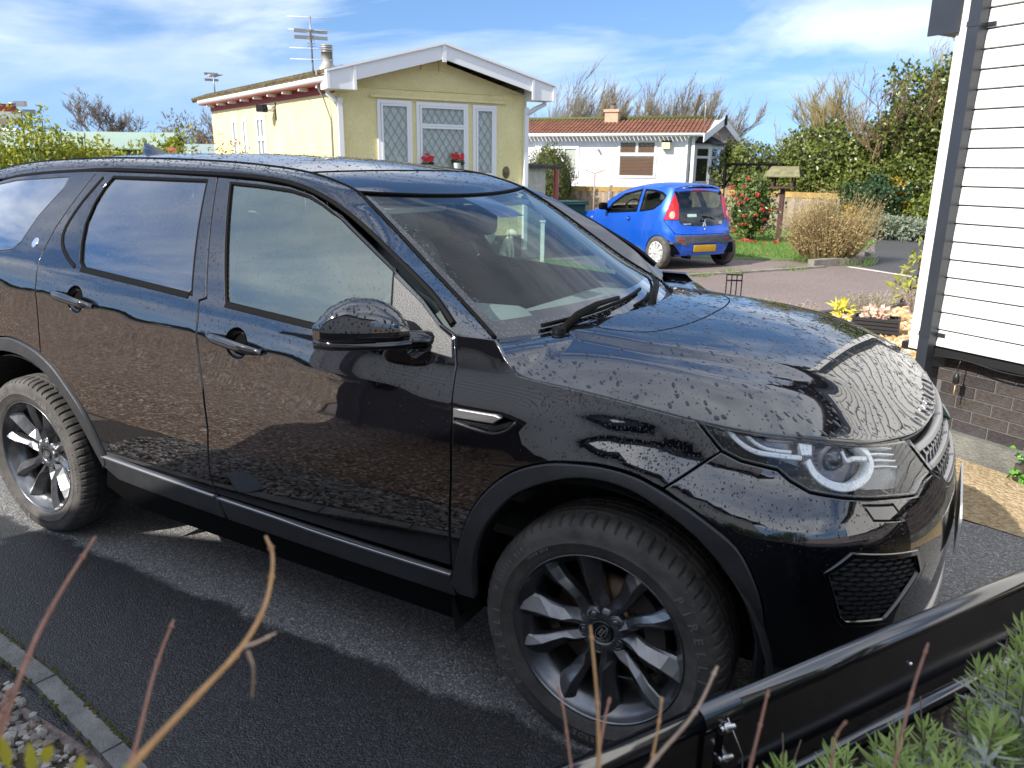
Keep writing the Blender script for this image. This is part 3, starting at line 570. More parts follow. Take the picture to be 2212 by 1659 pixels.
def catmull(Pts, n=12, closed=False):
    P_ = [np.array(p, float) for p in Pts]; out = []
    Q = [P_[-1]]+P_+[P_[0], P_[1]] if closed else [2*P_[0]-P_[1]]+P_+[2*P_[-1]-P_[-2]]
    for i in range(1, len(Q)-2):
        p0, p1, p2, p3 = Q[i-1:i+3]; a = .5; t0 = 0.
        t1 = t0+max(1e-6, np.linalg.norm(p1-p0))**a; t2 = t1+max(1e-6, np.linalg.norm(p2-p1))**a; t3 = t2+max(1e-6, np.linalg.norm(p3-p2))**a
        for t in np.linspace(t1, t2, n, endpoint=False):
            A1 = (t1-t)/(t1-t0)*p0+(t-t0)/(t1-t0)*p1; A2 = (t2-t)/(t2-t1)*p1+(t-t1)/(t2-t1)*p2; A3 = (t3-t)/(t3-t2)*p2+(t-t2)/(t3-t2)*p3
            B1 = (t2-t)/(t2-t0)*A1+(t-t0)/(t2-t0)*A2; B2 = (t3-t)/(t3-t1)*A2+(t-t1)/(t3-t1)*A3
            out.append((t2-t)/(t2-t1)*B1+(t-t1)/(t2-t1)*B2)
    if not closed: out.append(P_[-1])
    return out
class Shell:
    """vertical shell: a plan outline (rear centre -> near side -> front centre) offset inwards by d(s, z)"""
    def __init__(s, plan, dfun):
        Q = [np.array(plan[1])*[1, -1]]+[np.array(p, float) for p in plan]+[np.array(plan[-2])*[1, -1]]
        C = catmull(Q, 24); C = np.array(C[24:-24]); L = np.concatenate([[0], np.cumsum(np.linalg.norm(np.diff(C, axis=0), axis=1))])
        i0 = np.where((C[:-1, 0] < 0) & (C[1:, 0] >= 0))[0][0]; s.C = C; s.S = L-(L[i0]-C[i0, 0])
        t = np.gradient(C, s.S, axis=0); t /= np.linalg.norm(t, axis=1)[:, None]
        for _ in range(30):
            q = t.copy(); q[1:-1] = (t[:-2]+2*t[1:-1]+t[2:])/4; t = q/np.linalg.norm(q, axis=1)[:, None]
        s.N = np.stack([t[:, 1], -t[:, 0]], 1); s.d = dfun
    def P(s, u, z, off=0.):
        u = np.asarray(u, float); z = np.asarray(z, float)
        cx, cy, nx, ny = (np.interp(u, s.S, a) for a in (s.C[:, 0], s.C[:, 1], s.N[:, 0], s.N[:, 1])); d = s.d(u, z)-off
        return np.stack([cx-nx*d, cy-ny*d, z+0*u], -1)
    def n(s, u, z):
        e = .0025; u = np.clip(np.asarray(u, float), s.S[0]+e, s.S[-1]-e); a = s.P(np.asarray(u)+e, z)-s.P(np.asarray(u)-e, z); b = s.P(u, np.asarray(z)+e)-s.P(u, np.asarray(z)-e); c = np.cross(a, b)
        return c/np.linalg.norm(c, axis=-1)[..., None]
class HF:
    """height field z = H(x, y)"""
    def __init__(s, H): s.H = H
    def P(s, x, y, off=0.):
        x = np.asarray(x, float); y = np.asarray(y, float); p = np.stack([x, y, s.H(x, y)], -1)
        return p+s.n(x, y)*off if off else p
    def n(s, x, y):
        e = .003; x = np.asarray(x, float); y = np.asarray(y, float); gx = (s.H(x+e, y)-s.H(x-e, y))/(2*e); gy = (s.H(x, y+e)-s.H(x, y-e))/(2*e); c = np.stack([-gx, -gy, 1+0*gx], -1)
        return c/np.linalg.norm(c, axis=-1)[..., None]
def dens(poly, st):
    out = []; n = len(poly)
    for i in range(n):
        a, b = np.array(poly[i], float), np.array(poly[(i+1) % n], float); k = max(1, int(math.ceil(np.linalg.norm(b-a)/st)))
        out += [a+(b-a)*j/k for j in range(k)]
    return np.array(out)
def area2(p): x, y = p[:, 0], p[:, 1]; return .5*np.sum(x*np.roll(y, -1)-np.roll(x, -1)*y)
def inset(p, d):
    """offset a ccw loop inwards by d"""
    e = np.roll(p, -1, 0)-p; e /= np.linalg.norm(e, axis=1)[:, None]+1e-12; n = np.stack([-e[:, 1], e[:, 0]], 1); m = n+np.roll(n, 1, 0); l = np.linalg.norm(m, axis=1)[:, None]; m = m/(l+1e-9)
    c = np.clip(np.sum(m*n, 1), .45, 1)[:, None]; return p+m*d/c, -m
def pin(pts, poly):
    x, y = pts[:, 0], pts[:, 1]; c = np.zeros(len(pts), bool); j = len(poly)-1
    for i in range(len(poly)):
        xi, yi = poly[i]; xj, yj = poly[j]
        k = ((yi > y) != (yj > y)); xx = (xj-xi)*(y-yi)/((yj-yi) if yj != yi else 1e-12)+xi; c ^= k & (x < xx); j = i
    return c
def panel_data(sf, outer, holes=(), grid=.03, gap=.0025, lip=.003, depth=.016, off=0., flatrim=False, rims=True):
    loops = []
    for k, lp in enumerate([outer]+list(holes)):
        p = dens(lp, grid*.7)
        if area2(p) < 0: p = p[::-1]
        if k == 0: p0, _ = inset(p, gap); p1, o1 = inset(p0, lip)
        else: p0, _ = inset(p, -gap); p1, o1 = inset(p0, -lip); o1 = -o1
        loops.append((p0, p1, o1, k))
    bp = np.vstack([l[1] for l in loops]); lo, hi = bp.min(0), bp.max(0)
    gx, gy = np.meshgrid(np.arange(lo[0]+grid/2, hi[0], grid), np.arange(lo[1]+grid/2, hi[1], grid)); gp = np.stack([gx.ravel(), gy.ravel()], 1)
    keep = pin(gp, loops[0][1])
    for l in loops[1:]: keep &= ~pin(gp, l[1])
    gp = gp[keep]
    if len(gp):
        md = np.full(len(gp), 9.)
        for i in range(0, len(bp), 200): md = np.minimum(md, np.min(np.linalg.norm(gp[:, None]-bp[None, i:i+200], axis=2), axis=1))
        gp = gp[md > grid*.45]
    pts = np.vstack([bp, gp]); edges = []; b = 0
    for l in loops:
        n = len(l[1]); edges += [(b+i, b+(i+1) % n) for i in range(n)]; b += n
    vc, _, fc, ov, _, _ = geometry.delaunay_2d_cdt([Vector(p) for p in pts], edges, [], 0, 1e-7)
    vc = np.array([tuple(v) for v in vc]); fc = [f for f in fc if len(f) == 3]; cen = np.array([vc[list(f)].mean(0) for f in fc]); kp = pin(cen, loops[0][1])
    for l in loops[1:]: kp &= ~pin(cen, l[1])
    F = [tuple(f) for f, k in zip(fc, kp) if k]
    V3 = sf.P(vc[:, 0], vc[:, 1], off); Nn = sf.n(vc[:, 0], vc[:, 1])
    F = [(f if np.dot(np.cross(V3[f[1]]-V3[f[0]], V3[f[2]]-V3[f[0]]), Nn[f[0]]) > 0 else f[::-1]) for f in F]
    Vs = [V3]; Ns = [Nn]; base = len(V3)
    if rims:
        for p0, p1, o1, k in loops:
            n = len(p0); e = .002
            a0, n0 = sf.P(p1[:, 0], p1[:, 1], off), sf.n(p1[:, 0], p1[:, 1]); a1 = sf.P(p0[:, 0], p0[:, 1], off)
            t = sf.P(p1[:, 0]+o1[:, 0]*e, p1[:, 1]+o1[:, 1]*e, off)-a0; t -= n0*np.sum(t*n0, 1)[:, None]; t /= np.linalg.norm(t, axis=1)[:, None]+1e-12
            r1 = a1-n0*lip*.5; m1 = n0*.6+t*.8; m1 /= np.linalg.norm(m1, axis=1)[:, None]; r2 = a1-n0*depth+t*.0005
            Vs += [a0, r1, r2]; Ns += [n0, m1, t]
            for q in range(2):
                for i in range(n):
                    j = (i+1) % n; A, B, C_, D_ = base+q*n+i, base+q*n+j, base+(q+1)*n+j, base+(q+1)*n+i
                    F.append((A, D_, C_, B) if (k == 0) else (A, B, C_, D_))
            base += 3*n
    V3 = np.vstack(Vs); Nn = np.vstack(Ns)
    # orient rim faces by their normals
    F2 = []
    for f in F:
        g_ = np.cross(V3[f[1]]-V3[f[0]], V3[f[2]]-V3[f[0]]); F2.append(f if np.dot(g_, Nn[f[0]]+Nn[f[2]]) >= 0 else f[::-1])
    return V3, F2, Nn
MIR = np.array([1, -1, 1.])
def mirr(d): V3, F, N_ = d; return V3*MIR, [f[::-1] for f in F], N_*MIR
def join(*ds):
    Vs, Fs, Ns, b = [], [], [], 0
    for V3, F, N_ in ds: Vs.append(V3); Ns.append(N_); Fs += [tuple(i+b for i in f) for f in F]; b += len(V3)
    return np.vstack(Vs), Fs, np.vstack(Ns)
def obj_of(name, d, mat, parent, label=None): return link(name, mkmesh(name, d[0], d[1], mat, True, d[2]), parent, label)
def pair(name, d, mat, parents):
    """near and far copies; parents: one object or (near, far)"""
    pn, pf = parents if isinstance(parents, tuple) else (parents, parents)
    return obj_of(name, d, mat, pn), obj_of(name, mirr(d), mat, pf)
def gridmesh(G, nrm=None, flip=False):
    G = np.array(G); n, m = G.shape[:2]; F = [(i*m+j, i*m+j+1, (i+1)*m+j+1, (i+1)*m+j) for i in range(n-1) for j in range(m-1)]
    if flip: F = [f[::-1] for f in F]
    du = np.gradient(G, axis=0); dv = np.gradient(G, axis=1); N_ = np.cross(dv, du) if flip else np.cross(du, dv); N_ = -N_; N_ /= np.linalg.norm(N_, axis=2)[..., None]+1e-12
    V3 = G.reshape(-1, 3); N_ = N_.reshape(-1, 3)
    a = np.cross(V3[F[0][1]]-V3[F[0][0]], V3[F[0][2]]-V3[F[0][0]])
    if np.dot(a, N_[F[0][0]]) < 0: N_ = -N_
    return V3, F, N_

# ------------------------------------------------------------------ paint and vehicle materials
def carpaint(name, col, flake=.0, rough=.05, ior=1.5, dirt=None, metal=0, spec=0):
    m = bpy.data.materials.new(name); m.use_nodes = True; nt = m.node_tree; N = nt.nodes; L = nt.links; b = N["Principled BSDF"]
    b.inputs['Base Color'].default_value = (*col, 1); b.inputs['Roughness'].default_value = .35; b.inputs['IOR'].default_value = 1.5; b.inputs['Metallic'].default_value = metal
    b.inputs['Specular IOR Level'].default_value = spec; b.inputs['Coat Weight'].default_value = 1; b.inputs['Coat Roughness'].default_value = rough; b.inputs['Coat IOR'].default_value = ior
    tc = N.new("ShaderNodeTexCoord"); n = N.new("ShaderNodeTexNoise"); n.inputs['Scale'].default_value = 2.0; n.inputs['Detail'].default_value = 7; n.inputs['Roughness'].default_value = .7; L.new(tc.outputs['Object'], n.inputs['Vector'])
    mr = N.new("ShaderNodeMapRange"); mr.inputs['From Min'].default_value = .35; mr.inputs['From Max'].default_value = .75; mr.inputs['To Min'].default_value = rough*.6; mr.inputs['To Max'].default_value = rough*1.8; L.new(n.outputs[0], mr.inputs['Value']); L.new(mr.outputs[0], b.inputs['Coat Roughness'])
    if dirt:  # fine road dust, thicker low down on the flanks
        sp = N.new("ShaderNodeSeparateXYZ"); L.new(tc.outputs['Object'], sp.inputs[0]); m2 = N.new("ShaderNodeMapRange"); m2.inputs['From Min'].default_value = dirt[0]; m2.inputs['From Max'].default_value = dirt[1]; m2.inputs['To Min'].default_value = 1; m2.inputs['To Max'].default_value = 0; L.new(sp.outputs[2], m2.inputs['Value'])
        n3 = N.new("ShaderNodeTexNoise"); n3.inputs['Scale'].default_value = 14; n3.inputs['Detail'].default_value = 8; n3.inputs['Roughness'].default_value = .75
        mp = N.new("ShaderNodeMapping"); mp.inputs['Scale'].default_value = (1, 1, .35); L.new(tc.outputs['Object'], mp.inputs[0]); L.new(mp.outputs[0], n3.inputs['Vector'])
        mm = N.new("ShaderNodeMath"); mm.operation = 'MULTIPLY'; L.new(m2.outputs[0], mm.inputs[0]); L.new(n3.outputs[0], mm.inputs[1]); m4 = N.new("ShaderNodeMath"); m4.operation = 'MULTIPLY'; m4.inputs[1].default_value = dirt[2]; L.new(mm.outputs[0], m4.inputs[0])
        mx = N.new("ShaderNodeMix"); mx.data_type = 'RGBA'; L.new(m4.outputs[0], mx.inputs[0]); mx.inputs[6].default_value = (*col, 1); mx.inputs[7].default_value = (.10, .085, .07, 1); L.new(mx.outputs[2], b.inputs['Base Color'])
    _mats[name] = m; return m
m_paint = carpaint("black_paint", (.004, .0042, .006), rough=.02, ior=2.2, dirt=(.35, .62, .12))
m_clad2 = M("cladding", (.030, .031, .034), .42, vary=(12, .3), bump=(300, .15))
m_blkgloss = M("piano_black", (.004, .004, .005), .06, coat=1)
m_blk = M("matt_black", (.005, .005, .0055), .55, spec=.06)
m_rubber = M("rubber", (.004, .004, .0045), .5, spec=.05)
m_tyre = M("tyre_rubber", (.070, .066, .062), .8, vary=(9, .45, (.125, .115, .105)), bump=(220, .2))
m_rim = M("rim_grey", (.20, .203, .212), .26, .85, vary=(14, .25))
m_chrome = M("chrome", (.75, .76, .78), .08, 1)
m_satin = M("satin_silver", (.32, .32, .33), .35, .8)
m_steel = M("steel", (.42, .42, .43), .3, 1)
m_disc = M("brake_disc", (.16, .13, .11), .4, .8, vary=(30, .4, (.2, .12, .07)))
m_gl_dark = glassmat("privacy_glass", (.030, .034, .036), 1.62, 0, 3.4)
m_gl_side = glassmat("side_glass", (.58, .70, .64), 1.62, 0, 3.2, (.88, 1, .93))
m_gl_ws = glassmat("windscreen_glass", (.78, .90, .88), 1.5, 0, .85)
m_lens = glassmat("lamp_lens", (.96, .97, .98), 1.45, 0, 1.0)
m_int = M("interior_trim", (.075, .078, .082), .7)
m_seat = M("seat_leather", (.085, .088, .092), .5, bump=(40, .15))
m_liner = M("headlining", (.22, .22, .21), .9)

# ------------------------------------------------------------------ the black SUV
PLAN = [(-3.70, 0), (-3.685, -.45), (-3.62, -.70), (-3.50, -.82), (-3.30, -.885), (-3.0, -.92), (-2.5, -.945), (-1.8, -.952), (-1.0, -.955), (-.4, -.952), (.0, -.945), (.25, -.925), (.43, -.885), (.57, -.815), (.68, -.70), (.76, -.54), (.815, -.33), (.835, -.15), (.84, 0)]
_side = pspl([(.10, .13), (.20, .085), (.30, .045), (.40, .024), (.52, .008), (.64, .001), (.76, .003), (.88, .011), (.95, .0155), (.972, .016), (.986, .0185), (1.02, .0275), (1.05, .037), (1.082, .050), (1.12, .066), (1.3, .15)])
_front = pspl([(.10, .22), (.20, .12), (.28, .06), (.36, .025), (.48, .004), (.60, .0), (.68, .006), (.78, .03), (.88, .07), (.95, .105), (1.02, .16), (1.1, .26), (1.3, .5)])
_rear = pspl([(.2, .08), (.35, .03), (.55, .0), (.8, .005), (1.0, .03), (1.1, .07), (1.3, .2), (1.5, .33), (1.62, .42), (1.75, .5)])
_SW = pspl([(-3.8, 1.20), (-2.93, 1.160), (-2.05, 1.105), (-1.24, 1.049), (-.46, .999), (.0, .985), (.3, .962), (.6, .93), (1.2, .88)])
def suv_d(s, z):
    s = np.asarray(s, float); z = np.asarray(z, float); sw = _SW(s)
    zz = np.where(z < .5, z, np.where(z < sw, .5+(z-.5)*.472/(sw-.5), z-sw+.972)); zb = sw+.11; t = (z-zb)/(1.61-zb)
    up = .050+.24*(.80*t+.20*t*t); wg = sstep(-.30, -.45, s)
    hi = np.where(zz > 1.082, up*wg+_side(zz)*(1-wg), _side(np.minimum(zz, 1.082)))
    wf = sstep(.25, 1.05, s); wr = sstep(-3.2, -3.9, s)
    z1 = .875-.10*sstep(0, .5, s); hi = hi+sstep(-.30, .02, s)*(1-sstep(.62, 1.0, s))*(.060*sstep(z1, z1+.17, z)-.010*sstep(.6, z1, z)*(1-sstep(z1, z1+.1, z)))
    return hi*(1-wf)*(1-wr)+_front(z)*wf+_rear(z)*wr
SH = Shell(PLAN, suv_d); SMAX = SH.S[-1]; SMIN = SH.S[0]
suv = empty("black_suv", (0, 0, 0), "black suv wet with rain filling the drive, dark alloy wheels", "car")
ARO = [(-.467, .421), (-.439, .522), (-.413, .61), (-.378, .695), (-.325, .768), (-.25, .834), (-0.152, 0.878), (-0.070, 0.895), (0.012, 0.902), (0.095, 0.894), (0.148, 0.878), (0.228, 0.842), (0.305, 0.797), (0.366, 0.749), (0.411, 0.672), (.442, .59), (.461, .439)]
ARI = [(-.383, .425), (-.375, .533), (-.351, .613), (-.304, .694), (-.235, .77), (-0.148, 0.822), (-0.055, 0.857), (0.023, 0.864), (0.100, 0.852), (0.180, 0.817), (0.259, 0.768), (0.321, 0.708), (0.375, 0.638), (.411, .556), (.435, .468)]
RRO_f = [(-2.743, .918), (-2.605, .902), (-2.514, .878), (-2.418, .83), (-2.339, .764), (-2.265, .693), (-2.214, .618), (-2.177, .54), (-2.157, .495)]
RRI_f = [(-2.741, .853), (-2.654, .848), (-2.528, .82), (-2.385, .73), (-2.304, .648), (-2.261, .581), (-2.226, .524), (-2.191, .455)]
ARO = [tuple(p) for p in catmull(ARO, 3)]; ARI = [tuple(p) for p in catmull(ARI, 3)]
_mr = lambda L: [(-5.482-a, b) for a, b in L][::-1]
RRO = [tuple(p) for p in catmull(_mr(RRO_f)[:-1]+RRO_f, 3)]; RRI = [tuple(p) for p in catmull(_mr(RRI_f)[:-1]+RRI_f, 3)]
BG = [(-1.668, 1.600), (-1.51, 1.195), (-1.541, 1.185), (-1.53, 1.125), (-1.526, 1.013), (-1.51, .898), (-1.499, .732), (-1.52, .551), (-1.498, .478)]
TOPF = [(-1.668, 1.600), (-1.435, 1.589), (-1.287, 1.574), (-1.168, 1.549), (-1.074, 1.512), (-.994, 1.475), (-.779, 1.359), (-.622, 1.268), (-.539, 1.205), (-.487, 1.182)]
FE = [(-.487, 1.182), (-.460, 1.10), (-.458, .95), (-.455, .764), (-.463, .585), (-.463, .478)]
GLF = [(-1.588, 1.58), (-1.424, 1.572), (-1.28, 1.561), (-1.192, 1.545), (-1.125, 1.523), (-1.068, 1.499), (-1.022, 1.483), (-.75, 1.337), (-.705, 1.135), (-1.025, 1.158), (-1.412, 1.188)]
GLR = [(-2.285, 1.591), (-1.715, 1.587), (-1.585, 1.2), (-2.224, 1.2485), (-2.25, 1.268), (-2.287, 1.338), (-2.314, 1.41), (-2.318, 1.49), (-2.305, 1.55)]
RD = [(-2.41, 1.612), (-2.424, 1.586), (-2.498, 1.385), (-2.514, 1.29), (-2.504, 1.17), (-2.508, 1.024), (-2.514, .883)]
def circ(c, r, n=20, k=1.0): return [(c[0]+r*math.cos(2*math.pi*i/n), c[1]+k*r*math.sin(2*math.pi*i/n)) for i in range(n)]
HF_C, HR_C = (-1.333, 1.062), (-2.235, 1.128)
fd_out = TOPF+FE[1:]+BG[::-1][:-1]
rd_out = [(-2.41, 1.612), (-2.0, 1.608)]+BG+[(-2.155, .478)]+[p for p in RRO if p[0] > -2.53][::-1]+RD[::-1][1:-1]
fd = pair("front_door", panel_data(SH, fd_out, [GLF, circ(HF_C, .050)]), m_paint, suv)
rd = pair("rear_door", panel_data(SH, rd_out, [GLR, circ(HR_C, .050)]), m_paint, suv)
# glass, set a little in, with black rubber seal frame
pair("side_window", panel_data(SH, GLF, grid=.06, gap=-.004, lip=.001, off=-.009, rims=False), m_gl_side, fd)
pair("side_window", panel_data(SH, GLR, grid=.06, gap=-.004, lip=.001, off=-.009, rims=False), m_gl_dark, rd)
def strip(line, w, off, n=4, side=0):
    """thin ribbon on the shell along an (s,z) line, as closed panel polygon"""
    L = np.array(catmull(line, n)); e = np.gradient(L, axis=0); e /= np.linalg.norm(e, axis=1)[:, None]; q = np.stack([-e[:, 1], e[:, 0]], 1)
    a, b = L+q*(w/2+side*w/2), L-q*(w/2-side*w/2); return [tuple(p) for p in a]+[tuple(p) for p in b[::-1]]
def ribbon(name, line, w, off, mat, par, depth=.012, lip=.002): return pair(name, panel_data(SH, strip(line, w, off), grid=.03, gap=0, lip=lip, depth=depth, off=off), mat, par)
def ringloop(name, loop, w, off, mat, par):
    p = dens(loop, .02)
    if area2(p) < 0: p = p[::-1]
    o, _ = inset(p, -w*.5); i, _ = inset(p, w*.5)
    return pair(name, panel_data(SH, [tuple(q) for q in o], [[tuple(q) for q in i]], grid=.03, gap=0, lip=.0015, depth=.014, off=off), mat, par)
ringloop("window_seal", GLF, .011, -.001, m_rubber, fd); ringloop("window_seal", GLR, .012, -.001, m_rubber, rd)
ribbon("belt_moulding", [(-.705, 1.130), (-1.025, 1.153), (-1.412, 1.183)], .018, .004, m_blk, fd)
ribbon("belt_moulding", [(-1.60, 1.196), (-1.9, 1.219), (-2.23, 1.244)], .018, .004, m_blk, rd)
ribbon("window_trim", [(-2.345, 1.588), (-2.405, 1.474), (-2.427, 1.375), (-2.400, 1.327), (-2.34, 1.283), (-2.27, 1.250)], .014, .004, m_blk, rd)
ribbon("pillar_cover", [(-1.662, 1.400), (-1.62, 1.30), (-1.575, 1.2)], .02, .0015, m_blkgloss, rd) if False else None
# rain gutter line over the doors
ribbon("roof_gutter", [(-3.157, 1.563), (-3.054, 1.580), (-2.796, 1.6), (-2.535, 1.612), (-2.406, 1.618), (-2.0, 1.616), (-1.605, 1.609), (-1.442, 1.601), (-1.294, 1.586), (-1.143, 1.552), (-.971, 1.487), (-.739, 1.366), (-.584, 1.275), (-.504, 1.21)], .013, .0015, m_rubber, suv, .02)
sail = pair("mirror_sail", panel_data(SH, [(-.748, 1.330), (-.703, 1.14), (-.474, 1.113), (-.490, 1.172), (-.540, 1.197), (-.62, 1.258)], grid=.04, off=.004), m_clad2, fd)
# lower cladding, chrome line on each door and sill
CHF = [(-1.490, .466), (-1.2, .460), (-.98, .452), (-.466, .449)]; CHR = [(-2.175, .492), (-1.9, .481), (-1.51, .468)]
ribbon("chrome_strip", CHF, .0085, .012, m_satin, fd); ribbon("chrome_strip", CHR, .0085, .012, m_satin, rd)
pair("lower_cladding", panel_data(SH, [(-1.492, .474), (-1.2, .468), (-.466, .458), (-.452, .372), (-.871, .374), (-1.46, .382)], grid=.05, off=.008), m_clad2, fd)
pair("lower_cladding", panel_data(SH, [(-2.168, .498), (-1.502, .474), (-1.466, .382), (-1.9, .39), (-2.10, .40), (-2.185, .445)], grid=.05, off=.008), m_clad2, rd)
pair("sill", panel_data(SH, [(-2.19, .44), (-2.10, .395), (-.44, .37), (-.40, .33), (-.5, .25), (-2.1, .26), (-2.25, .33)], grid=.05, off=-.012), m_blk, suv)
# door handles over round recesses
for (c, dr, ang) in ((HF_C, fd, -.105), (HR_C, rd, -.112)):
    mb = MB(); L_ = .132
    for i in range(13):
        t = -1+2*i/12; s_ = c[0]+t*L_; z_ = c[1]+t*L_*ang; wdt = .0175*(1-.45*abs(t)**3); out = .030*(1-abs(t)**4)+.006
        p = SH.P(s_, z_); n_ = SH.n(s_, z_); up = np.cross(n_, V(1, 0, 0)); up /= np.linalg.norm(up); up = up if up[2] > 0 else -up
        for k in range(10):
            a = 2*math.pi*k/10; mb.v.append(tuple(p+n_*(out+.009*math.cos(a))+up*wdt*math.sin(a)))
    mb.f = [(i*10+k, i*10+(k+1) % 10, (i+1)*10+(k+1) % 10, (i+1)*10+k) for i in range(12) for k in range(10)]+[tuple(range(10)), tuple(range(129, 119, -1))]; mb.m = [0]*len(mb.f); mb.sm = [True]*len(mb.f)
    v = np.array(mb.v); o1 = mb.build("door_handle", m_paint, dr[0], world=False)
    mb.v = [tuple(q*MIR) for q in v]; mb.f = [f[::-1] for f in mb.f]; mb.build("door_handle", m_paint, dr[1], world=False)
    # cup
    G = [[SH.P(c[0]+r*math.cos(a), c[1]+r*math.sin(a))-SH.n(c[0], c[1])*dz for a in np.linspace(0, 2*math.pi, 21)] for r, dz in ((.051, .0), (.049, .012), (.036, .026), (.001, .030))]
    d = gridmesh(G); d = (d[0], d[1], -d[2]) if False else d
    pair("handle_cup", d, m_blkgloss, dr)
# front wing, with the vent opening
VENT = [(-.453, .983), (-.295, .986), (-0.253, 0.979), (-0.248, 0.969), (-.275, .945), (-.325, .926), (-.454, .939)]
BE = [(-.313, 1.139), (-0.262, 1.097), (-0.031, 1.062), (0.231, 1.032)]
fw_out = [(-.458, .95), (-.460, 1.10), (-.487, 1.182), (-.354, 1.182)]+BE+[(0.303, 0.964), (0.174, 0.870)]+[p for p in ARO if p[0] < .172][::-1]+[(-.463, .478), (-.463, .585), (-.455, .764)]
wing = pair("front_wing", panel_data(SH, fw_out, [[(-.450, .978), (-.297, .981), (-0.257, 0.974), (-.280, .948), (-.327, .931), (-.450, .944)]], lip=.0025), m_paint, suv)
pair("vent_mesh", panel_data(SH, [(-.452, .95), (-.31, .955), (-0.255, 0.973), (-.278, .946), (-.326, .929), (-.452, .941)], grid=.03, off=-.006), M("vent_mesh", (.01, .01, .011), .5, bump=(260, 1.0)), wing)
pair("vent_blade", panel_data(SH, [(-.453, .984), (-.31, .986), (-.288, .979), (-.318, .956), (-.453, .953)], grid=.03, off=.006), m_satin, wing)
pair("vent_lip", panel_data(SH, strip([(-.453, .940), (-.327, .927), (-.279, .944), (-0.251, 0.971)], .007, 0), grid=.03, gap=0, off=.003), m_clad2, wing)
# arch trims
def arch_trim(o, i, name, par, lo_o, lo_i): return pair(name, panel_data(SH, lo_o+o+lo_i[::-1]+i[::-1] if False else o+lo_i+i[::-1]+lo_o, grid=.03, off=.011, depth=.03, lip=.004), m_clad2, par)
FA = arch_trim(ARO, ARI, "wheel_arch_trim", suv, [(-.385, .385), (-.445, .385)], [(.475, .345), (.436, .345)])
RA = arch_trim(RRO, RRI, "wheel_arch_trim", suv, [(-5.482+2.195, .40), (-5.482+2.16, .40)], [(-2.157, .46), (-2.188, .43)])
# front bumper (one piece round the nose), seam to wing at headlight
HL_LOW = [(0.231, 1.032), (0.303, 0.964), (0.357, 0.944), (0.455, 0.929), (0.490, 0.905), (0.544, 0.881), (0.641, 0.865), (0.820, 0.842), (.961, .817), (1.03, .836), (1.107, .838)]
HL_TOP = [(1.0, .948), (0.809, 0.972), (0.568, 1.001), (0.403, 1.015), (0.310, 1.022)]
GR = [(1.005, .946), (1.107, .845), (1.169, .813), (1.229, .768), (SMAX, .762)]
FOG = [(0.584, 0.692), (0.655, 0.732), (.919, .679), (.948, .618), (.801, .517), (.656, .542), (.634, .564)]
WASH = [(0.706, 0.843), (0.821, 0.825), (0.859, 0.781), (0.731, 0.806)]
bp_out = [(0.303, 0.964)]+HL_LOW[2:]+GR[2:]+[(SMAX, .36), (1.1, .36), (.95, .33), (.72, .345), (.52, .345), (.478, .345)]+[p for p in ARO if p[0] > .174][::-1]+[(0.174, 0.870)]
dB = panel_data(SH, bp_out, [FOG, WASH], grid=.03); bump = obj_of("front_bumper", join(dB, mirr(dB)), m_paint, suv)
pair("washer_cover", panel_data(SH, WASH, grid=.03, gap=.0015, lip=.0015, off=.0005), m_paint, bump)
dL = panel_data(SH, [(.50, .345), (.72, .345), (.95, .33), (SMAX, .36), (SMAX, .24), (.9, .22), (.6, .25), (.50, .29)], grid=.04, off=-.004); obj_of("lower_valance", join(dL, mirr(dL)), m_clad2, bump)
dK = panel_data(SH, [(1.02, .40), (SMAX, .42), (SMAX, .26), (1.0, .26), (.965, .31)], grid=.04, off=.012); obj_of("skid_plate", join(dK, mirr(dK)), m_satin, bump)
# crease lip above fog opening and fog grille with mesh slats
pair("fog_recess", panel_data(SH, FOG, grid=.04, gap=-.006, off=-.022, rims=False), m_blk, bump)
fg = pair("fog_frame", panel_data(SH, [(0.578, 0.694), (0.651, 0.741), (.926, .685), (.957, .618), (.806, .509), (.652, .535), (.628, .560)], [[(0.592, 0.689), (0.659, 0.724), (.911, .673), (.938, .620), (.797, .525), (.660, .549), (.641, .567)]], grid=.02, gap=0, off=.004), m_blkgloss, bump)
sl = []
fpoly = np.array([(0.592, 0.689), (0.659, 0.724), (.911, .673), (.938, .620), (.797, .525), (.660, .549), (.641, .567)])
for r_ in range(15):
    for c_ in range(9):
        s_ = .585+c_*.046+(r_ % 2)*.023; z_ = .720-r_*.0135-(s_-.66)*.19
        if not pin(np.array([[s_, z_]]), fpoly)[0]: continue
        hexp = [(s_-.021, z_), (s_-.008, z_+.0032), (s_+.012, z_+.0008), (s_+.021, z_-.004), (s_+.008, z_-.0062), (s_-.012, z_-.003)]
        q = SH.P(np.array([h[0] for h in hexp]), np.array([h[1] for h in hexp]), -.006); nn = SH.n(np.array([s_]), np.array([z_]))[0]; sl.append((q, nn))
mb = MB()
for q, nn in sl: mb.prism(list(q), -nn*.014)
mb.build("fog_slats", m_clad2, bump, kind='stuff', world=False)
m2 = MB()
for q, nn in sl: m2.prism([p*MIR for p in q], -nn*.014*MIR)
m2.build("fog_slats", m_clad2, bump, kind='stuff', world=False)
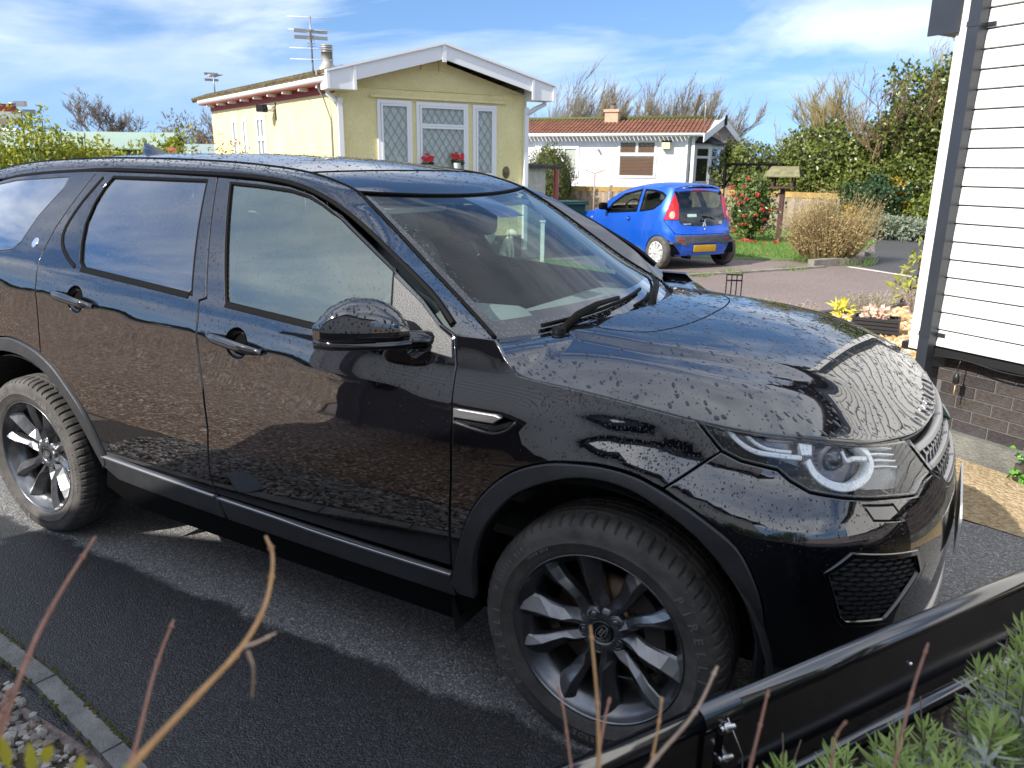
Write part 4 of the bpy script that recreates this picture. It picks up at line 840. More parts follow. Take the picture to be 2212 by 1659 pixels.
# headlamps
HL = HL_LOW+[(1.005, .944)]+HL_TOP
hl = pair("headlight", panel_data(SH, HL, grid=.03, gap=.003, lip=.004, off=-.001, depth=.03), m_lens, suv)
pair("lamp_bowl", panel_data(SH, HL, grid=.03, gap=.0, off=-.055, rims=False), M("lamp_bowl", (.16, .17, .19), .25, .7), hl)
pair("lamp_bezel", panel_data(SH, HL, [[tuple(p) for p in inset(dens(HL, .02)[::-1] if area2(dens(HL, .02)) < 0 else dens(HL, .02), .010)[0]]], grid=.03, gap=.002, off=-.004, depth=.05), m_blkgloss, hl)
m_drl = M("drl_chrome", (.85, .87, .88), .3, .25)
def lampbar(line, w, off, mat, nm): return pair(nm, panel_data(SH, strip(line, w, 0, 6), grid=.03, gap=0, lip=.003, depth=.03, off=off), mat, hl)
LC = (0.612, 0.943)
arc = [(0.549, 0.947), (0.572, 0.917), (0.616, 0.893), (0.673, 0.881), (0.726, 0.886), (0.771, 0.903), (0.793, 0.925), (0.785, 0.951), (0.755, 0.972), (0.725, 0.981)]
lampbar(arc, .020, -.016, m_drl, "running_light")
lampbar([(0.310, 1.017), (0.348, 0.986), (0.390, 0.967), (0.453, 0.960), (0.529, 0.955)], .012, -.014, m_drl, "running_light")
lampbar([(0.353, 1.015), (0.388, 0.989), (0.424, 0.975), (0.497, 0.968)], .008, -.016, m_drl, "running_light")
lampbar([(0.680, 0.964), (0.692, 0.942), (0.722, 0.944), (0.774, 0.938)], .011, -.015, m_drl, "running_light")
pair("side_lamp", panel_data(SH, [(0.518, 0.991), (0.563, 0.986), (0.561, 0.961), (0.524, 0.962)], grid=.03, gap=0, off=-.012), m_drl, hl)
for k in range(5):
    z0 = .968-k*.015; lampbar([(.79, z0+.008), (.85, z0), (.925-.0*k, z0-.016)], .0035, -.018, m_drl, "reflector_rib")
pair("indicator_strip", panel_data(SH, [(0.405, 1.006), (0.509, 0.993), (0.509, 0.985), (0.427, 0.987)], grid=.03, gap=0, off=-.03), m_satin, hl)
for sg, h_ in ((1, hl[0]), (-1, hl[1])):
    c0 = SH.P(LC[0]+.055, LC[1]-.006, -.050); ax = V(.80, -.6, .0)
    mb = MB(); mb.lathe([(.046, -.03), (.046, .0), (.038, .004), (.033, .0), (.033, .004)], c0, ax, 28); mb.lathe([(.033, .002), (.029, .014), (.020, .022), (.008, .026), (.0005, .0265)], c0, ax, 28, 1)
    for k in range(7):
        q = SH.P(.553+.004*k, .982-.011*k, -.03); mb.box(q, (.03, .004, .004), .6)
    if sg < 0: mb.v = [tuple(np.array(q)*MIR) for q in mb.v]; mb.f = [f[::-1] for f in mb.f]
    mb.build("projector", [m_satin, M("projector_lens", (.03, .04, .06), .02, ior=1.9)], h_, world=False)
# grille
GP = [(1.02, .928), (1.107, .845), (1.169, .813), (1.235, .775), (SMAX, .768), (SMAX, .928), (1.25, .936), (1.06, .945)]
dG = panel_data(SH, GP, grid=.05, gap=-.004, off=-.035, rims=False); gri = obj_of("grille", join(dG, mirr(dG)), m_blk, suv)
for (za, zb, nm) in (((.906, .922), (.896, .914), "grille_bar"), ((.846, .862), (.838, .856), "grille_bar"), ((.772, .790), (.768, .787), "grille_bar")):
    s0 = {.906: 1.055, .846: 1.118, .772: 1.235}[za[0]]
    d = panel_data(SH, [(s0, za[0]), (SMAX, zb[0]), (SMAX, zb[1]), (s0-.015, za[1])], grid=.03, gap=0, off=.003, depth=.03); obj_of(nm, join(d, mirr(d)), m_satin, gri)
mb = MB()
for (z0, z1, s0) in ((.862, .902, 1.11), (.79, .842, 1.19)):
    k = 0; s_ = s0
    while s_+.045 < SMAX:
        for zc, r in ((z0+(z1-z0)*.5, .018),):
            for sg in (1, -1):
                for (a, b) in (((s_, z0), (s_+.020, zc)), ((s_+.020, zc), (s_, z1)), ((s_+.020, zc), (s_+.044, zc))):
                    p, q = SH.P(a[0], a[1], -.006), SH.P(b[0], b[1], -.006); nn = SH.n(a[0], a[1]); w = np.cross(q-p, nn); w = w/np.linalg.norm(w)*.0045
                    if sg < 0: p, q, nn, w = p*MIR, q*MIR, nn*MIR, w*MIR
                    mb.para(p-w, q-p, w*2, -nn*.018)
        s_ += .044
mb.build("grille_mesh", m_satin, gri, kind='stuff', world=False)  # silver on bars and mesh stands in for the white home's reflection
dS = panel_data(SH, strip([(1.012, .942), (1.107, .846), (1.169, .812), (1.229, .772), (SMAX-.001, .764)], .014, 0, 5), grid=.03, gap=0, off=.004, depth=.03); obj_of("grille_surround", join(dS, mirr(dS)), m_paint, gri)
# oval badge on the far side of the grille
mb = MB(); pc = SH.P(1.27, .866, .004)*MIR; nn = SH.n(1.27, .866)*MIR; mb.lathe([(.045, -.012), (.045, .004), (.040, .007), (.001, .008)], pc, nn, 24); mb.v = [(v[0], v[1], pc[2]+(v[2]-pc[2])*.6) for v in mb.v]; mb.build("badge", M("badge_green", (.01, .04, .025), .2), gri, world=False)
# number plate
mb = MB(); mb.para((.846, -.26, .565), (0, .52, 0), (0, 0, .115), (.006, 0, 0)); mb.build("number_plate", M("plate_white", (.78, .78, .75), .35), bump, world=False)
# rear: quarter, bumper, tailgate, lamps
QG = [(-3.005, 1.563), (-2.594, 1.584), (-2.585, 1.542), (-2.66, 1.424), (-2.70, 1.318), (-2.744, 1.288), (-2.828, 1.279), (-3.30, 1.285), (-3.36, 1.37), (-3.18, 1.54)]
rq_out = [(-2.41, 1.612)]+RD[1:]+[p for p in RRO if p[0] < -2.516][::-1]+[(-3.34, .70), (-3.9, .72), (-3.92, 1.0), (-3.80, 1.3), (-3.55, 1.50), (-3.157, 1.562), (-3.054, 1.580), (-2.796, 1.598), (-2.535, 1.610)]
rq = pair("rear_quarter", panel_data(SH, rq_out, [QG]), m_paint, suv)
pair("quarter_glass", panel_data(SH, QG, grid=.04, gap=.001, off=-.001), m_gl_dark, rq)
ringloop("fuel_flap_gap", circ((-2.775, 1.08), .085, 24, .65), .004, -.0005, m_rubber, rq)
pair("roundel_badge", panel_data(SH, circ((-2.59, 1.324), .020, 20), grid=.01, gap=0, off=.004, depth=.005), m_chrome, rq)
dT = panel_data(SH, [(-3.9, .72), (-3.92, 1.0), (-3.80, 1.3), (-3.55, 1.50), (-3.3, 1.60), (SMIN, 1.60), (SMIN, .72)], grid=.05); obj_of("tailgate", join(dT, mirr(dT)), m_paint, suv)
dR = panel_data(SH, [(-3.30, .45), (-3.34, .70), (SMIN, .72), (SMIN, .30), (-3.5, .30), (-3.30, .36)], grid=.05); obj_of("rear_bumper", join(dR, mirr(dR)), m_paint, suv)
pair("tail_lamp", panel_data(SH, [(-3.62, .92), (-4.05, .95), (-4.05, 1.15), (-3.70, 1.12)], grid=.04, off=.006), M("tail_red", (.35, .01, .01), .15), suv)
# inner body so that panel gaps look into darkness
ins = panel_data(SH, [(-3.9, .60), (-3.9, 1.15), (-3.6, 1.25), (-.50, 1.12), (.3, 1.0), (1.2, .74), (1.2, .5), (.50, .5)]+[(a*1.03+.0, b+.02) for a, b in ARO[::-1]]+[(-.5, .45), (-2.12, .45)]+[(a, b+.02) for a, b in RRO[::-1]]+[(-3.35, .6)], grid=.08, off=-.024, rims=False)
pair("inner_body", ins, m_blk, suv)
mb = MB(); mb.box((-1.35, 0, .32), (2.1, 1.55, .12)); mb.box((-3.2, 0, .40), (.7, 1.4, .16)); mb.box((.0, 0, .48), (1.1, 1.15, .30)); mb.box((-2.74, 0, .5), (1.0, 1.1, .2)); mb.build("underbody", m_blk, suv, world=False)
for cx in (0, -2.741):
    for sg in (1, -1):
        mb = MB(); r = .475; G = [[(cx+r*math.cos(a), sg*y, .36+r*math.sin(a)) for a in np.linspace(-.25, math.pi+.25, 24)] for y in (-.925, -.60)]
        d = gridmesh(G); mb.add(d[0], d[1]); mb.add([(cx+r*math.cos(a), -sg*.60, .36+r*math.sin(a)) for a in np.linspace(-.25, math.pi+.25, 24)], [tuple(range(24))]); mb.build("arch_liner", M("arch_liner", (.014, .014, .015), .9, bump=(30, .5)), suv, world=False)
# ---- cant rail / A-pillar strips and roof
WS = [(-.435, -.735, 1.148), (-.517, -.708, 1.198), (-.601, -.682, 1.248), (-.734, -.655, 1.336), (-.867, -.628, 1.426), (-.982, -.602, 1.499), (-1.082, -.575, 1.556)]
RE = [(-1.18, -.565, 1.588), (-1.32, -.557, 1.618), (-1.6, -.552, 1.645), (-2.0, -.55, 1.660), (-2.5, -.55, 1.663), (-3.0, -.54, 1.645), (-3.3, -.52, 1.618), (-3.5, -.50, 1.59)]
GUT = [(-.49, 1.184), (-.535, 1.222), (-.60, 1.283), (-.739, 1.370), (-.86, 1.433), (-.971, 1.490), (-1.10, 1.540), (-1.20, 1.571), (-1.33, 1.594), (-1.605, 1.611), (-2.0, 1.618), (-2.5, 1.618), (-3.0, 1.589), (-3.25, 1.556), (-3.45, 1.52)]
inner = np.array(catmull(WS+RE, 6)); outer = np.array(catmull([tuple(SH.P(a, b)) for a, b in GUT], 6)); n_ = len(inner)
G = []
for i in range(n_):
    a, c = outer[i], inner[i]; ctl = V((a[0]+c[0])/2, a[1]+.16*(c[1]-a[1]), a[2]+.78*(c[2]-a[2]))
    if c[0] > -1.0: ctl = V((a[0]+c[0])/2+.012, a[1]+.22*(c[1]-a[1])-.006, a[2]+.62*(c[2]-a[2])+.006)
    G.append([(1-t)**2*a+2*t*(1-t)*ctl+t*t*c for t in np.linspace(0, 1, 11)])
canrail = gridmesh(G); cr_near, cr_far = pair("cant_rail", canrail, m_paint, suv)
zc = pspl([(-3.55, 1.615), (-3.3, 1.648), (-3.0, 1.672), (-2.5, 1.691), (-2.0, 1.692), (-1.6, 1.672), (-1.32, 1.634), (-1.18, 1.597), (-1.082, 1.556), (-1.0, 1.53)])
rows = []; ii = [i for i in range(n_) if inner[i][0] <= -1.081]
for i in ii:
    c = inner[i]; row = []
    bow = .085*sstep(-1.5, -1.082, c[0])
    for t in np.linspace(-1, 1, 33): x = c[0]+bow*(1-t*t); row.append((x, -c[1]*t, c[2]+(float(zc(c[0]))-c[2])*(1-abs(t)**2.2)-bow*.22*(1-t*t)))
    rows.append(row)
rf = gridmesh(rows); rf = rf if rf[2][len(rf[2])//2][2] > 0 else (rf[0], [f[::-1] for f in rf[1]], -rf[2])
roof = obj_of("roof", rf, m_paint, suv)
for sg in (1, -1):
    mb = MB(); mb.tube([(p[0], p[1]*sg, p[2]+.0012) for p in inner[ii[0]:]], .0035, 6); mb.build("roof_seam", m_rubber, roof, world=False)
i1 = [i for i in ii if rows[i-ii[0]][16][0] < -1.28][0]-ii[0]
mb = MB(); mb.tube([(p[0], p[1], p[2]+.0004) for p in rows[i1]], .003, 6); mb.build("roof_joint", m_rubber, roof, world=False)
mb = MB(); mb.tube([(p[0]+.004, p[1], p[2]) for p in rows[0]], .006, 6); mb.build("header_seal", m_rubber, roof, world=False)
# spoiler
mb = MB(); Gs = []
for i, (x, z, dz) in enumerate(((-3.45, 1.61, .03), (-3.6, 1.60, .035), (-3.72, 1.585, .03), (-3.76, 1.575, .01))):
    Gs.append([(x+.10*(abs(t)**2.5), .62*t, z-.05*abs(t)**2.2) for t in np.linspace(-1, 1, 25)])
for (x, z) in ((-3.72, 1.545), (-3.5, 1.54)): Gs.append([(x+.10*(abs(t)**2.5), .62*t, z-.05*abs(t)**2.2) for t in np.linspace(-1, 1, 25)])
d = gridmesh(Gs); mb.add(d[0], d[1], 0, True); mb.build("rear_spoiler", m_paint, suv, world=False)
# shark fin aerial
G = []
for i, (x, h, w) in enumerate(((-2.80, .0, .024), (-2.85, .026, .024), (-2.92, .052, .022), (-2.985, .074, .018), (-3.0, .076, .014), (-3.015, 0, .014))):
    zb_ = float(zc(x)); G.append([(x, w*math.cos(a)*(1 if math.sin(a) < .5 else .45), zb_-.004+max(0, math.sin(a))*(h+.004)) for a in np.linspace(0, math.pi, 11)])
mb = MB(); d = gridmesh(G); mb.add(d[0], d[1], 0, True); mb.build("shark_fin", m_paint, suv, world=False)
# ---- windscreen
wse = np.array(catmull(WS, 5)); nW = len(wse); G = []; MI = []
for i in range(nW):
    c = wse[i]; t_ = i/(nW-1); bow = .20*(1-t_)+.085*t_
    G.append([(c[0]+bow*(1-u*u), -c[1]*u*.995, c[2]-.003+(.030*math.sin(math.pi*min(1, t_*.98+.01))*(1-u*u))-bow*.22*(1-u*u)*t_) for u in np.linspace(-1, 1, 41)])
d = gridmesh(G); d = d if d[2][0][2] > 0 else (d[0], [f[::-1] for f in d[1]], -d[2])
ws = link("windscreen", mkmesh("windscreen", d[0], d[1], [m_gl_ws, m_blkgloss], True, d[2]), suv)
for p in ws.data.polygons:
    i, j = divmod(p.index, 40); u = abs((j+.5)/20-1); t_ = (i+.5)/(nW-1)
    if t_ < .17-.05*(u > .75) or t_ > .955 or u > .965 or (t_ > .72 and u < .13): p.material_index = 1
WB = G[0]
mb = MB(); mb.tube([(c[0], c[1], c[2]+.002) for c in wse], .006, 6); mb.build("screen_seal", m_rubber, suv, world=False)
mb = MB(); mb.tube([(c[0], -c[1], c[2]+.002) for c in wse], .006, 6); mb.build("screen_seal", m_rubber, suv, world=False)
# ---- bonnet
BED = [tuple(SH.P(a, b)) for a, b in ((-.313, 1.139), (-0.262, 1.097), (-0.151, 1.081), (-0.031, 1.062), (0.105, 1.047), (0.239, 1.031), (0.399, 1.016), (0.568, 1.007), (0.704, 0.991), (0.809, 0.977), (0.931, 0.965), (1.062, .95), (1.2, .943), (1.3, .94), (1.4, .936))]
edge3 = [(-.430, -.728, 1.150), (-.375, -.82, 1.150)]+BED+[(SH.P(SMAX, .935)[0], 0, .935)]
e3 = np.array(catmull(edge3, 5)); e3 = np.vstack([e3, (e3*MIR)[::-1][1:]])
rearE = [(-.430+.235*(1-(y/.728)**2), y) for y in np.linspace(.728, -.728, 25)][1:-1]
zt = pspl([(-.5, 1.176), (-.3, 1.170), (-.1, 1.160), (.1, 1.146), (.3, 1.120), (.45, 1.088), (.58, 1.046), (.68, 1.003), (.75, .965), (.8, .93)])
def bonnetH(x, y):
    x = np.asarray(x, float); y = np.asarray(y, float); sh = x.shape; p = np.stack([x.ravel(), y.ravel()], 1); E = e3[:, :2]; A = E[:-1]; B = E[1:]-E[:-1]; bb = np.sum(B*B, 1)+1e-12
    w = p[:, None]-A[None]; t = np.clip(np.sum(w*B[None], 2)/bb, 0, 1); dd = np.linalg.norm(w-t[..., None]*B[None], axis=2)
    k = np.exp(-(dd-dd.min(1)[:, None])/.02); ze = e3[:-1, 2][None]*(1-t)+e3[1:, 2][None]*t; z0 = np.sum(k*ze, 1)/np.sum(k, 1); d_ = dd.min(1)
    top = zt(p[:, 0])-.075*p[:, 1]**2+.012*sstep(.62, .50, np.abs(p[:, 1])+.25*np.clip(p[:, 0], 0, 1))*sstep(.62, .35, p[:, 0])
    r = .21; q = np.clip(d_/r, 0, 1); f = 1-(1-q)**2.1
    return (z0+(np.maximum(top, z0)-z0)*f).reshape(sh)
BH = HF(bonnetH)
bo = [(a, b) for a, b, c in e3]+rearE
bon = obj_of("bonnet", panel_data(BH, bo, grid=.024, gap=.003, lip=.003, depth=.02), m_paint, suv)
# airbag cover line and crease lines on the bonnet
def bline(name, pts, w, mat, n=8, up=.0006):
    L_ = np.array(catmull(pts, n)); e = np.gradient(L_, axis=0); e /= np.linalg.norm(e, axis=1)[:, None]; q = np.stack([-e[:, 1], e[:, 0]], 1)*w/2; a, b = BH.P(*(L_+q).T), BH.P(*(L_-q).T); mb = MB()
    mb.add(np.vstack([a, b])+[0, 0, up], [(i, i+1, len(L_)+i+1, len(L_)+i) for i in range(len(L_)-1)], 0, True); return mb.build(name, mat, bon, world=False)
bline("cover_gap", [(-.268, -.46), (-.20, -.472), (-.08, -.44), (-.015, -.33), (.02, -.15), (.025, 0), (.02, .15), (-.015, .33), (-.08, .44), (-.20, .472), (-.268, .46)], .006, m_rubber)
# lettering along the bonnet lip
for i, ch in enumerate("DISCOVERY"):
    s_ = 1.20+i*.0675
    sg = 1
    if s_ > SMAX: s2, sg = 2*SMAX-s_, -1
    else: s2 = s_
    v_, f_ = text_mesh(ch, .052, .002, .0012); p = SH.P(s2, .956, .0)*(MIR if sg < 0 else 1); p[0] -= .002
    tv = V(0, 1, 0); n2 = SH.n(s2, .95)*(MIR if sg < 0 else 1); tv = np.cross(V(0, 0, 1), n2); tv /= np.linalg.norm(tv)
    zz_ = float(bonnetH(np.array([p[0]-.012]), np.array([p[1]]))[0]); q0 = V(p[0]-.012, p[1], zz_); bn = BH.n(np.array([q0[0]]), np.array([q0[1]]))[0]; upv = np.cross(bn, tv); upv /= np.linalg.norm(upv)
    mb = MB(); mb.add([q0+tv*a+upv*b*1.0+bn*(c+.003) for a, b, c in v_], f_); mb.build("bonnet_letter", m_satin, bon, world=False)
# cowl, wipers
mb = MB(); G = [[(q[0]-.02, q[1], q[2]-.012) for q in WB], [(q[0]+.09, q[1]*.99, q[2]-.02) for q in WB], [(q[0]+.12, q[1]*.98, q[2]-.06) for q in WB]]; d = gridmesh(G); mb.add(d[0], d[1], 0, True); mb.build("cowl_panel", m_clad2, suv, world=False)
def wsP(u, t):
    i = t*(nW-1); a = int(min(nW-2, i)); j = (u+1)*20; b = int(min(39, j)); fa, fb = i-a, j-b; g = np.array(G_ws)
    return g[a, b]*(1-fa)*(1-fb)+g[a+1, b]*fa*(1-fb)+g[a, b+1]*(1-fa)*fb+g[a+1, b+1]*fa*fb
G_ws = [[(c[0]+(.20*(1-i/(nW-1))+.085*i/(nW-1))*(1-u*u), -c[1]*u*.995, c[2]-.003+(.030*math.sin(math.pi*min(1, i/(nW-1)*.98+.01))*(1-u*u))-(.20*(1-i/(nW-1))+.085*i/(nW-1))*.22*(1-u*u)*i/(nW-1)) for u in np.linspace(-1, 1, 41)] for i, c in enumerate(wse)]
for (u0, u1, piv) in ((-.78, .18, -.62), (-.10, .86, .12)):
    p0, p1 = [wsP(u_, t_)+V(.004, 0, .022) for u_, t_ in ((u0, .035), (u1, .12))]; wm = MB(); pts = [wsP(u0+(u1-u0)*k/12, .03+.09*k/12)+V(.006, 0, .012) for k in range(13)]
    wm.tube(pts, .007, 8); bl = [p+V(.004, 0, .014) for p in pts]
    wm.tube([pts[0]+V(.06, 0, -.02), pts[2]+V(.035, 0, .018), pts[4]+V(.022, 0, .030), pts[7]+V(.008, 0, .020)], [.016, .014, .011, .008], 8); wm.tube([pts[0]+V(.06, 0, -.05), pts[0]+V(.06, 0, .0)], .022, 10)
    wm.build("wiper", m_blk, suv, world=False)
# ---- door mirrors
def mirror(sg):
    ax = V(-.18, -.155, 0); L_ = np.linalg.norm(ax); ax /= L_; fw_ = V(.155, -.18, 0); fw_ /= np.linalg.norm(fw_); o = V(-.615, -.925, 0); G = []
    top = pspl([(0, 1.205), (.12, 1.248), (.35, 1.279), (.55, 1.283), (.78, 1.262), (.93, 1.226), (1, 1.205)]); bot = pspl([(0, 1.150), (.2, 1.146), (.8, 1.145), (.93, 1.152), (1, 1.165)]); dep = pspl([(0, .052), (.15, .068), (.5, .074), (.8, .060), (.94, .036), (1, .018)])
    for t in np.concatenate([[0], np.linspace(.01, .99, 26), [1]]):
        zt_, zb_, dp_ = float(top(t)), float(bot(t)), float(dep(t)); zm = 1.196; row = []
        for a in np.linspace(0, 2*math.pi, 37):
            ca, sa = math.cos(a), math.sin(a); e = .75 if sa > 0 else .45; cc = math.copysign(abs(ca)**(.8 if sa > 0 else .55), ca); s2 = math.copysign(abs(sa)**e, sa)
            row.append(o+ax*t*L_*1.13+fw_*(dp_*cc*(1 if ca > 0 else .8))+V(0, 0, zm+(zt_-zm if sa > 0 else zm-zb_)*s2))
        G.append(row)
    G = np.array(G); G = G*MIR if sg < 0 else G
    root = MB(); d = gridmesh(G); root.add(d[0], d[1], 0, True); root.add(G[-1][:-1], [tuple(range(36))]); root.add(G[0][:-1], [tuple(range(36))])
    mo = root.build("door_mirror", m_paint, suv, world=False)
    S_ = MIR if sg < 0 else V(1, 1, 1)
    mb = MB(); G2 = []
    for t in np.linspace(-.02, 1.0, 14):
        c = o+ax*t*L_*1.13; w = float(dep(np.clip(t, 0, 1)))*1.02+.002; G2.append([(c+fw_*w*math.copysign(abs(math.cos(a))**.5, math.cos(a))*(1 if math.cos(a) > 0 else .8)+V(0, 0, 1.158+.015*math.copysign(abs(math.sin(a))**.5, math.sin(a))))*S_ for a in np.linspace(0, 2*math.pi, 25)])
    d = gridmesh(G2); mb.add(d[0], d[1], 0, True); mb.add(G2[-1][:-1], [tuple(range(24))]); mb.build("mirror_skirt", m_blkgloss, mo, world=False)
    mb = MB(); mb.tube([p*S_ for p in (o+ax*.05+V(0, 0, 1.158), o-ax*.02+V(0, 0, 1.157), o-ax*.09+V(.0, .03, 1.150))], [.030, .028, .030], 12); mb.build("mirror_arm", m_blkgloss, mo, world=False)
    mb = MB(); c = o+ax*L_*.58-fw_*.064; pts = [(c+ax*.10*math.copysign(abs(math.cos(a))**.6, math.cos(a))+V(0, 0, 1.205+.055*math.copysign(abs(math.sin(a))**.6, math.sin(a))))*S_ for a in np.linspace(0, 2*math.pi, 25)[:-1]]; mb.prism(pts, -fw_*.004*S_); mb.build("mirror_glass", m_chrome, mo, world=False)
    # indicator slit
    mb = MB(); mb.tube([(o+ax*L_*1.13*t+fw_*(float(dep(t))*1.0+.001)+V(0, 0, 1.172))*S_ for t in np.linspace(.35, .93, 10)], .0022, 6); mb.build("mirror_seam", m_rubber, mo, world=False)
mirror(1); mirror(-1)
# ------------------------------------------------------------------ wheels
def suv_wheel(cx, sg, first=None):
    w = link("wheel", None, suv) if False else None
def tyre_mesh():
    half = [(.252, .090), (.2605, .1015), (.272, .109), (.296, .1155), (.298, .1175), (.3005, .1175), (.3025, .1160), (.318, .1172), (.336, .114), (.346, .109), (.353, .102), (.3585, .094), (.3625, .082), (.3645, .066), (.3655, .051), (.3655, .048), (.359, .047), (.359, .040), (.366, .039), (.3668, .022), (.3602, .021), (.3602, .014), (.367, .013), (.367, 0)]
    prof = half+[(r, -h) for r, h in half[::-1][1:]]; nl = 66; seg = nl*5; mb = MB(); v = []
    for i, (r, h) in enumerate(prof):
        for k in range(seg):
            rr = r; ph = k % 5; a = 2*math.pi*k/seg
            if .3465 < r and abs(h) > .05 and ph == 0: rr = r-.0085
            if abs(h) < .046 and r > .364 and ph == 2 and (k//5) % 2: rr = r-.004
            a2 = a+(.018*math.sin(min(1, abs(h)/.09)*2.6) if r > .34 else 0)
            v.append((rr*math.cos(a2), -h, rr*math.sin(a2)))
    n = len(prof); f = [(i*seg+k, i*seg+(k+1) % seg, (i+1)*seg+(k+1) % seg, (i+1)*seg+k) for i in range(n-1) for k in range(seg)]
    mb.add(v, f, 0, False); me = bpy.data.meshes.new("tyre"); me.from_pydata(v, [], f); me.update(); me.materials.append(m_tyre)
    sm = []
    for p in me.polygons: i = p.index//seg; sm.append(prof[i][0] < .345 and prof[i+1][0] < .347)
    me.polygons.foreach_set('use_smooth', sm); return me
def ring_text(mb, txt, r0, ang0, size, h, step=None):
    """letters round the sidewall, clockwise seen from outside (-y side); ang0 = centre angle"""
    st = step or size*.80/r0; n = len(txt)
    for i, ch in enumerate(txt):
        if ch == ' ': continue
        v, f = text_mesh(ch, size, .0008, .0004); a = ang0-(i-(n-1)/2)*st; rad = V(math.cos(a), 0, math.sin(a)); tg = V(math.sin(a), 0, -math.cos(a))
        mb.add([rad*(r0+y)+tg*x+V(0, -h-z, 0) for x, y, z in v], f)
TY = tyre_mesh()
lt_ = MB(); ring_text(lt_, "PIRELLI", .312, math.radians(20), .036, .1172, .125); ring_text(lt_, "PIRELLI", .312, math.radians(200), .036, .1172, .125); ring_text(lt_, "SCORPION VERDE", .314, math.radians(-75), .024, .1174); ring_text(lt_, "P 235/55 R19", .322, math.radians(150), .019, .117); ring_text(lt_, "105V M+S", .292, math.radians(128), .013, .1155); ring_text(lt_, "P 235/55 R19", .322, math.radians(-30), .019, .117)
LTM = lt_.build("sidewall_lettering", M("tyre_letter", (.15, .145, .14), .7), None, world=False); LTM_me = LTM.data; bpy.data.objects.remove(LTM)
mb = MB(); RIMR = .2505
mb.lathe([(.2600, .1005), (.2615, .103), (.2585, .105), (.2555, .1035), (.254, .097), (.249, .088), (.244, .078), (.226, .06), (.218, .02), (.216, -.06), (.225, -.09), (.247, -.098)], (0, 0, 0), (0, -1, 0), 72)
BAR = mb.build("rim", m_rim, None, world=False); BAR_me = BAR.data; bpy.data.objects.remove(BAR)
def spoke_mesh(side):
    ctr = [(.030, .016, .050), (.060, .026, .053), (.085, .031, .058), (.118, .035, .066), (.150, .0455, .075), (.185, .060, .083), (.222, .0695, .088), (.252, .074, .090)]
    wid = [.044, .048, .047, .047, .054, .064, .074, .090]; G = []
    for i, (r, l, h) in enumerate(ctr):
        w = wid[i]; rg = w*(.02 if i < 3 else -.16)
        sec = [(-w*.5, -.046), (-w*.5, -.019), (-w*.45, -.015), (rg-.0015, 0), (rg+.0015, -.0003), (w*.40, -.024), (w*.5, -.031), (w*.48, -.050)]
        G.append([(r, -(h+dz), (l+dx)*side) for dx, dz in sec])
    G = np.array(G); n, m = G.shape[:2]; f = [(i*m+j, i*m+j+1, (i+1)*m+j+1, (i+1)*m+j) for i in range(n-1) for j in range(m-1)]
    if side > 0: f = [q[::-1] for q in f]
    me = bpy.data.meshes.new("spoke"); me.from_pydata([tuple(p) for p in G.reshape(-1, 3)], [], f); me.update(); me.materials.append(m_rim); return me
SPK = [spoke_mesh(1), spoke_mesh(-1)]
mb = MB(); mb.lathe([(.080, -.0), (.078, .040), (.068, .050), (.046, .053), (.036, .050), (.035, .046)], (0, 0, 0), (0, -1, 0), 40); HUBo = mb.build("hub", m_rim, None, world=False); HUB_me = HUBo.data; bpy.data.objects.remove(HUBo)
mb = MB(); mb.lathe([(.0345, .044), (.0345, .051), (.031, .0535), (.030, .052), (.001, .0525)], (0, 0, 0), (0, -1, 0), 32); CP = mb.build("cap", m_blkgloss, None, world=False); CAP_me = CP.data; bpy.data.objects.remove(CP)
mb = MB(); v, f = text_mesh("LAND", .0095, .0003); mb.add([(x, -.0535-z, y+.0035) for x, y, z in v], f); v, f = text_mesh("-ROVER", .0095, .0003); mb.add([(x, -.0535-z, y-.0055) for x, y, z in v], f)
for i in range(40):
    a, b = 2*math.pi*i/40, 2*math.pi*(i+1)/40; mb.add([(.026*math.cos(q)*k, -.0533, .015*math.sin(q)*k) for q, k in ((a, 1), (b, 1), (b, .93), (a, .93))], [(0, 1, 2, 3)])
EM = mb.build("cap_emblem", M("emblem_silver", (.55, .57, .56), .3, .5), None, world=False); EM_me = EM.data; bpy.data.objects.remove(EM)
mb = MB(); mb.lathe([(.0165, .030), (.0165, .052), (.0135, .053), (.0128, .036), (.0115, .036)], (0, 0, 0), (0, -1, 0), 20); mb.lathe([(.0105, .034), (.0105, .050), (.008, .052), (.001, .0522)], (0, 0, 0), (0, -1, 0), 6, 1); NT = mb.build("nut", [m_rim, m_steel], None, world=False); NUT_me = NT.data; bpy.data.objects.remove(NT)
mb = MB(); mb.lathe([(.06, .005), (.165, .005), (.165, -.02), (.06, -.02)], (0, 0, 0), (0, -1, 0), 48); mb.lathe([(.09, .0), (.085, .02), (.06, .025), (.001, .025)], (0, 0, 0), (0, -1, 0), 32); DS = mb.build("disc", m_disc, None, world=False); DSC_me = DS.data; bpy.data.objects.remove(DS)
mb = MB(); mb.lathe([(.20, -.05), (.20, -.055), (.001, -.055)], (0, 0, 0), (0, -1, 0), 32); BK_ = mb.build("bp", m_blk, None, world=False); BKP_me = BK_.data; bpy.data.objects.remove(BK_)
def caliper():
    mb = MB(); 
    for a in np.linspace(-.75, .55, 9): mb.box((.155*math.cos(a), -.0, .155*math.sin(a)), (.06, .07, .03), R=Matrix.Rotation(-a, 3, 'Y'))
    return mb
cal = caliper().build("caliper", M("caliper", (.05, .045, .045), .5), None, world=False); CAL_me = cal.data; bpy.data.objects.remove(cal)
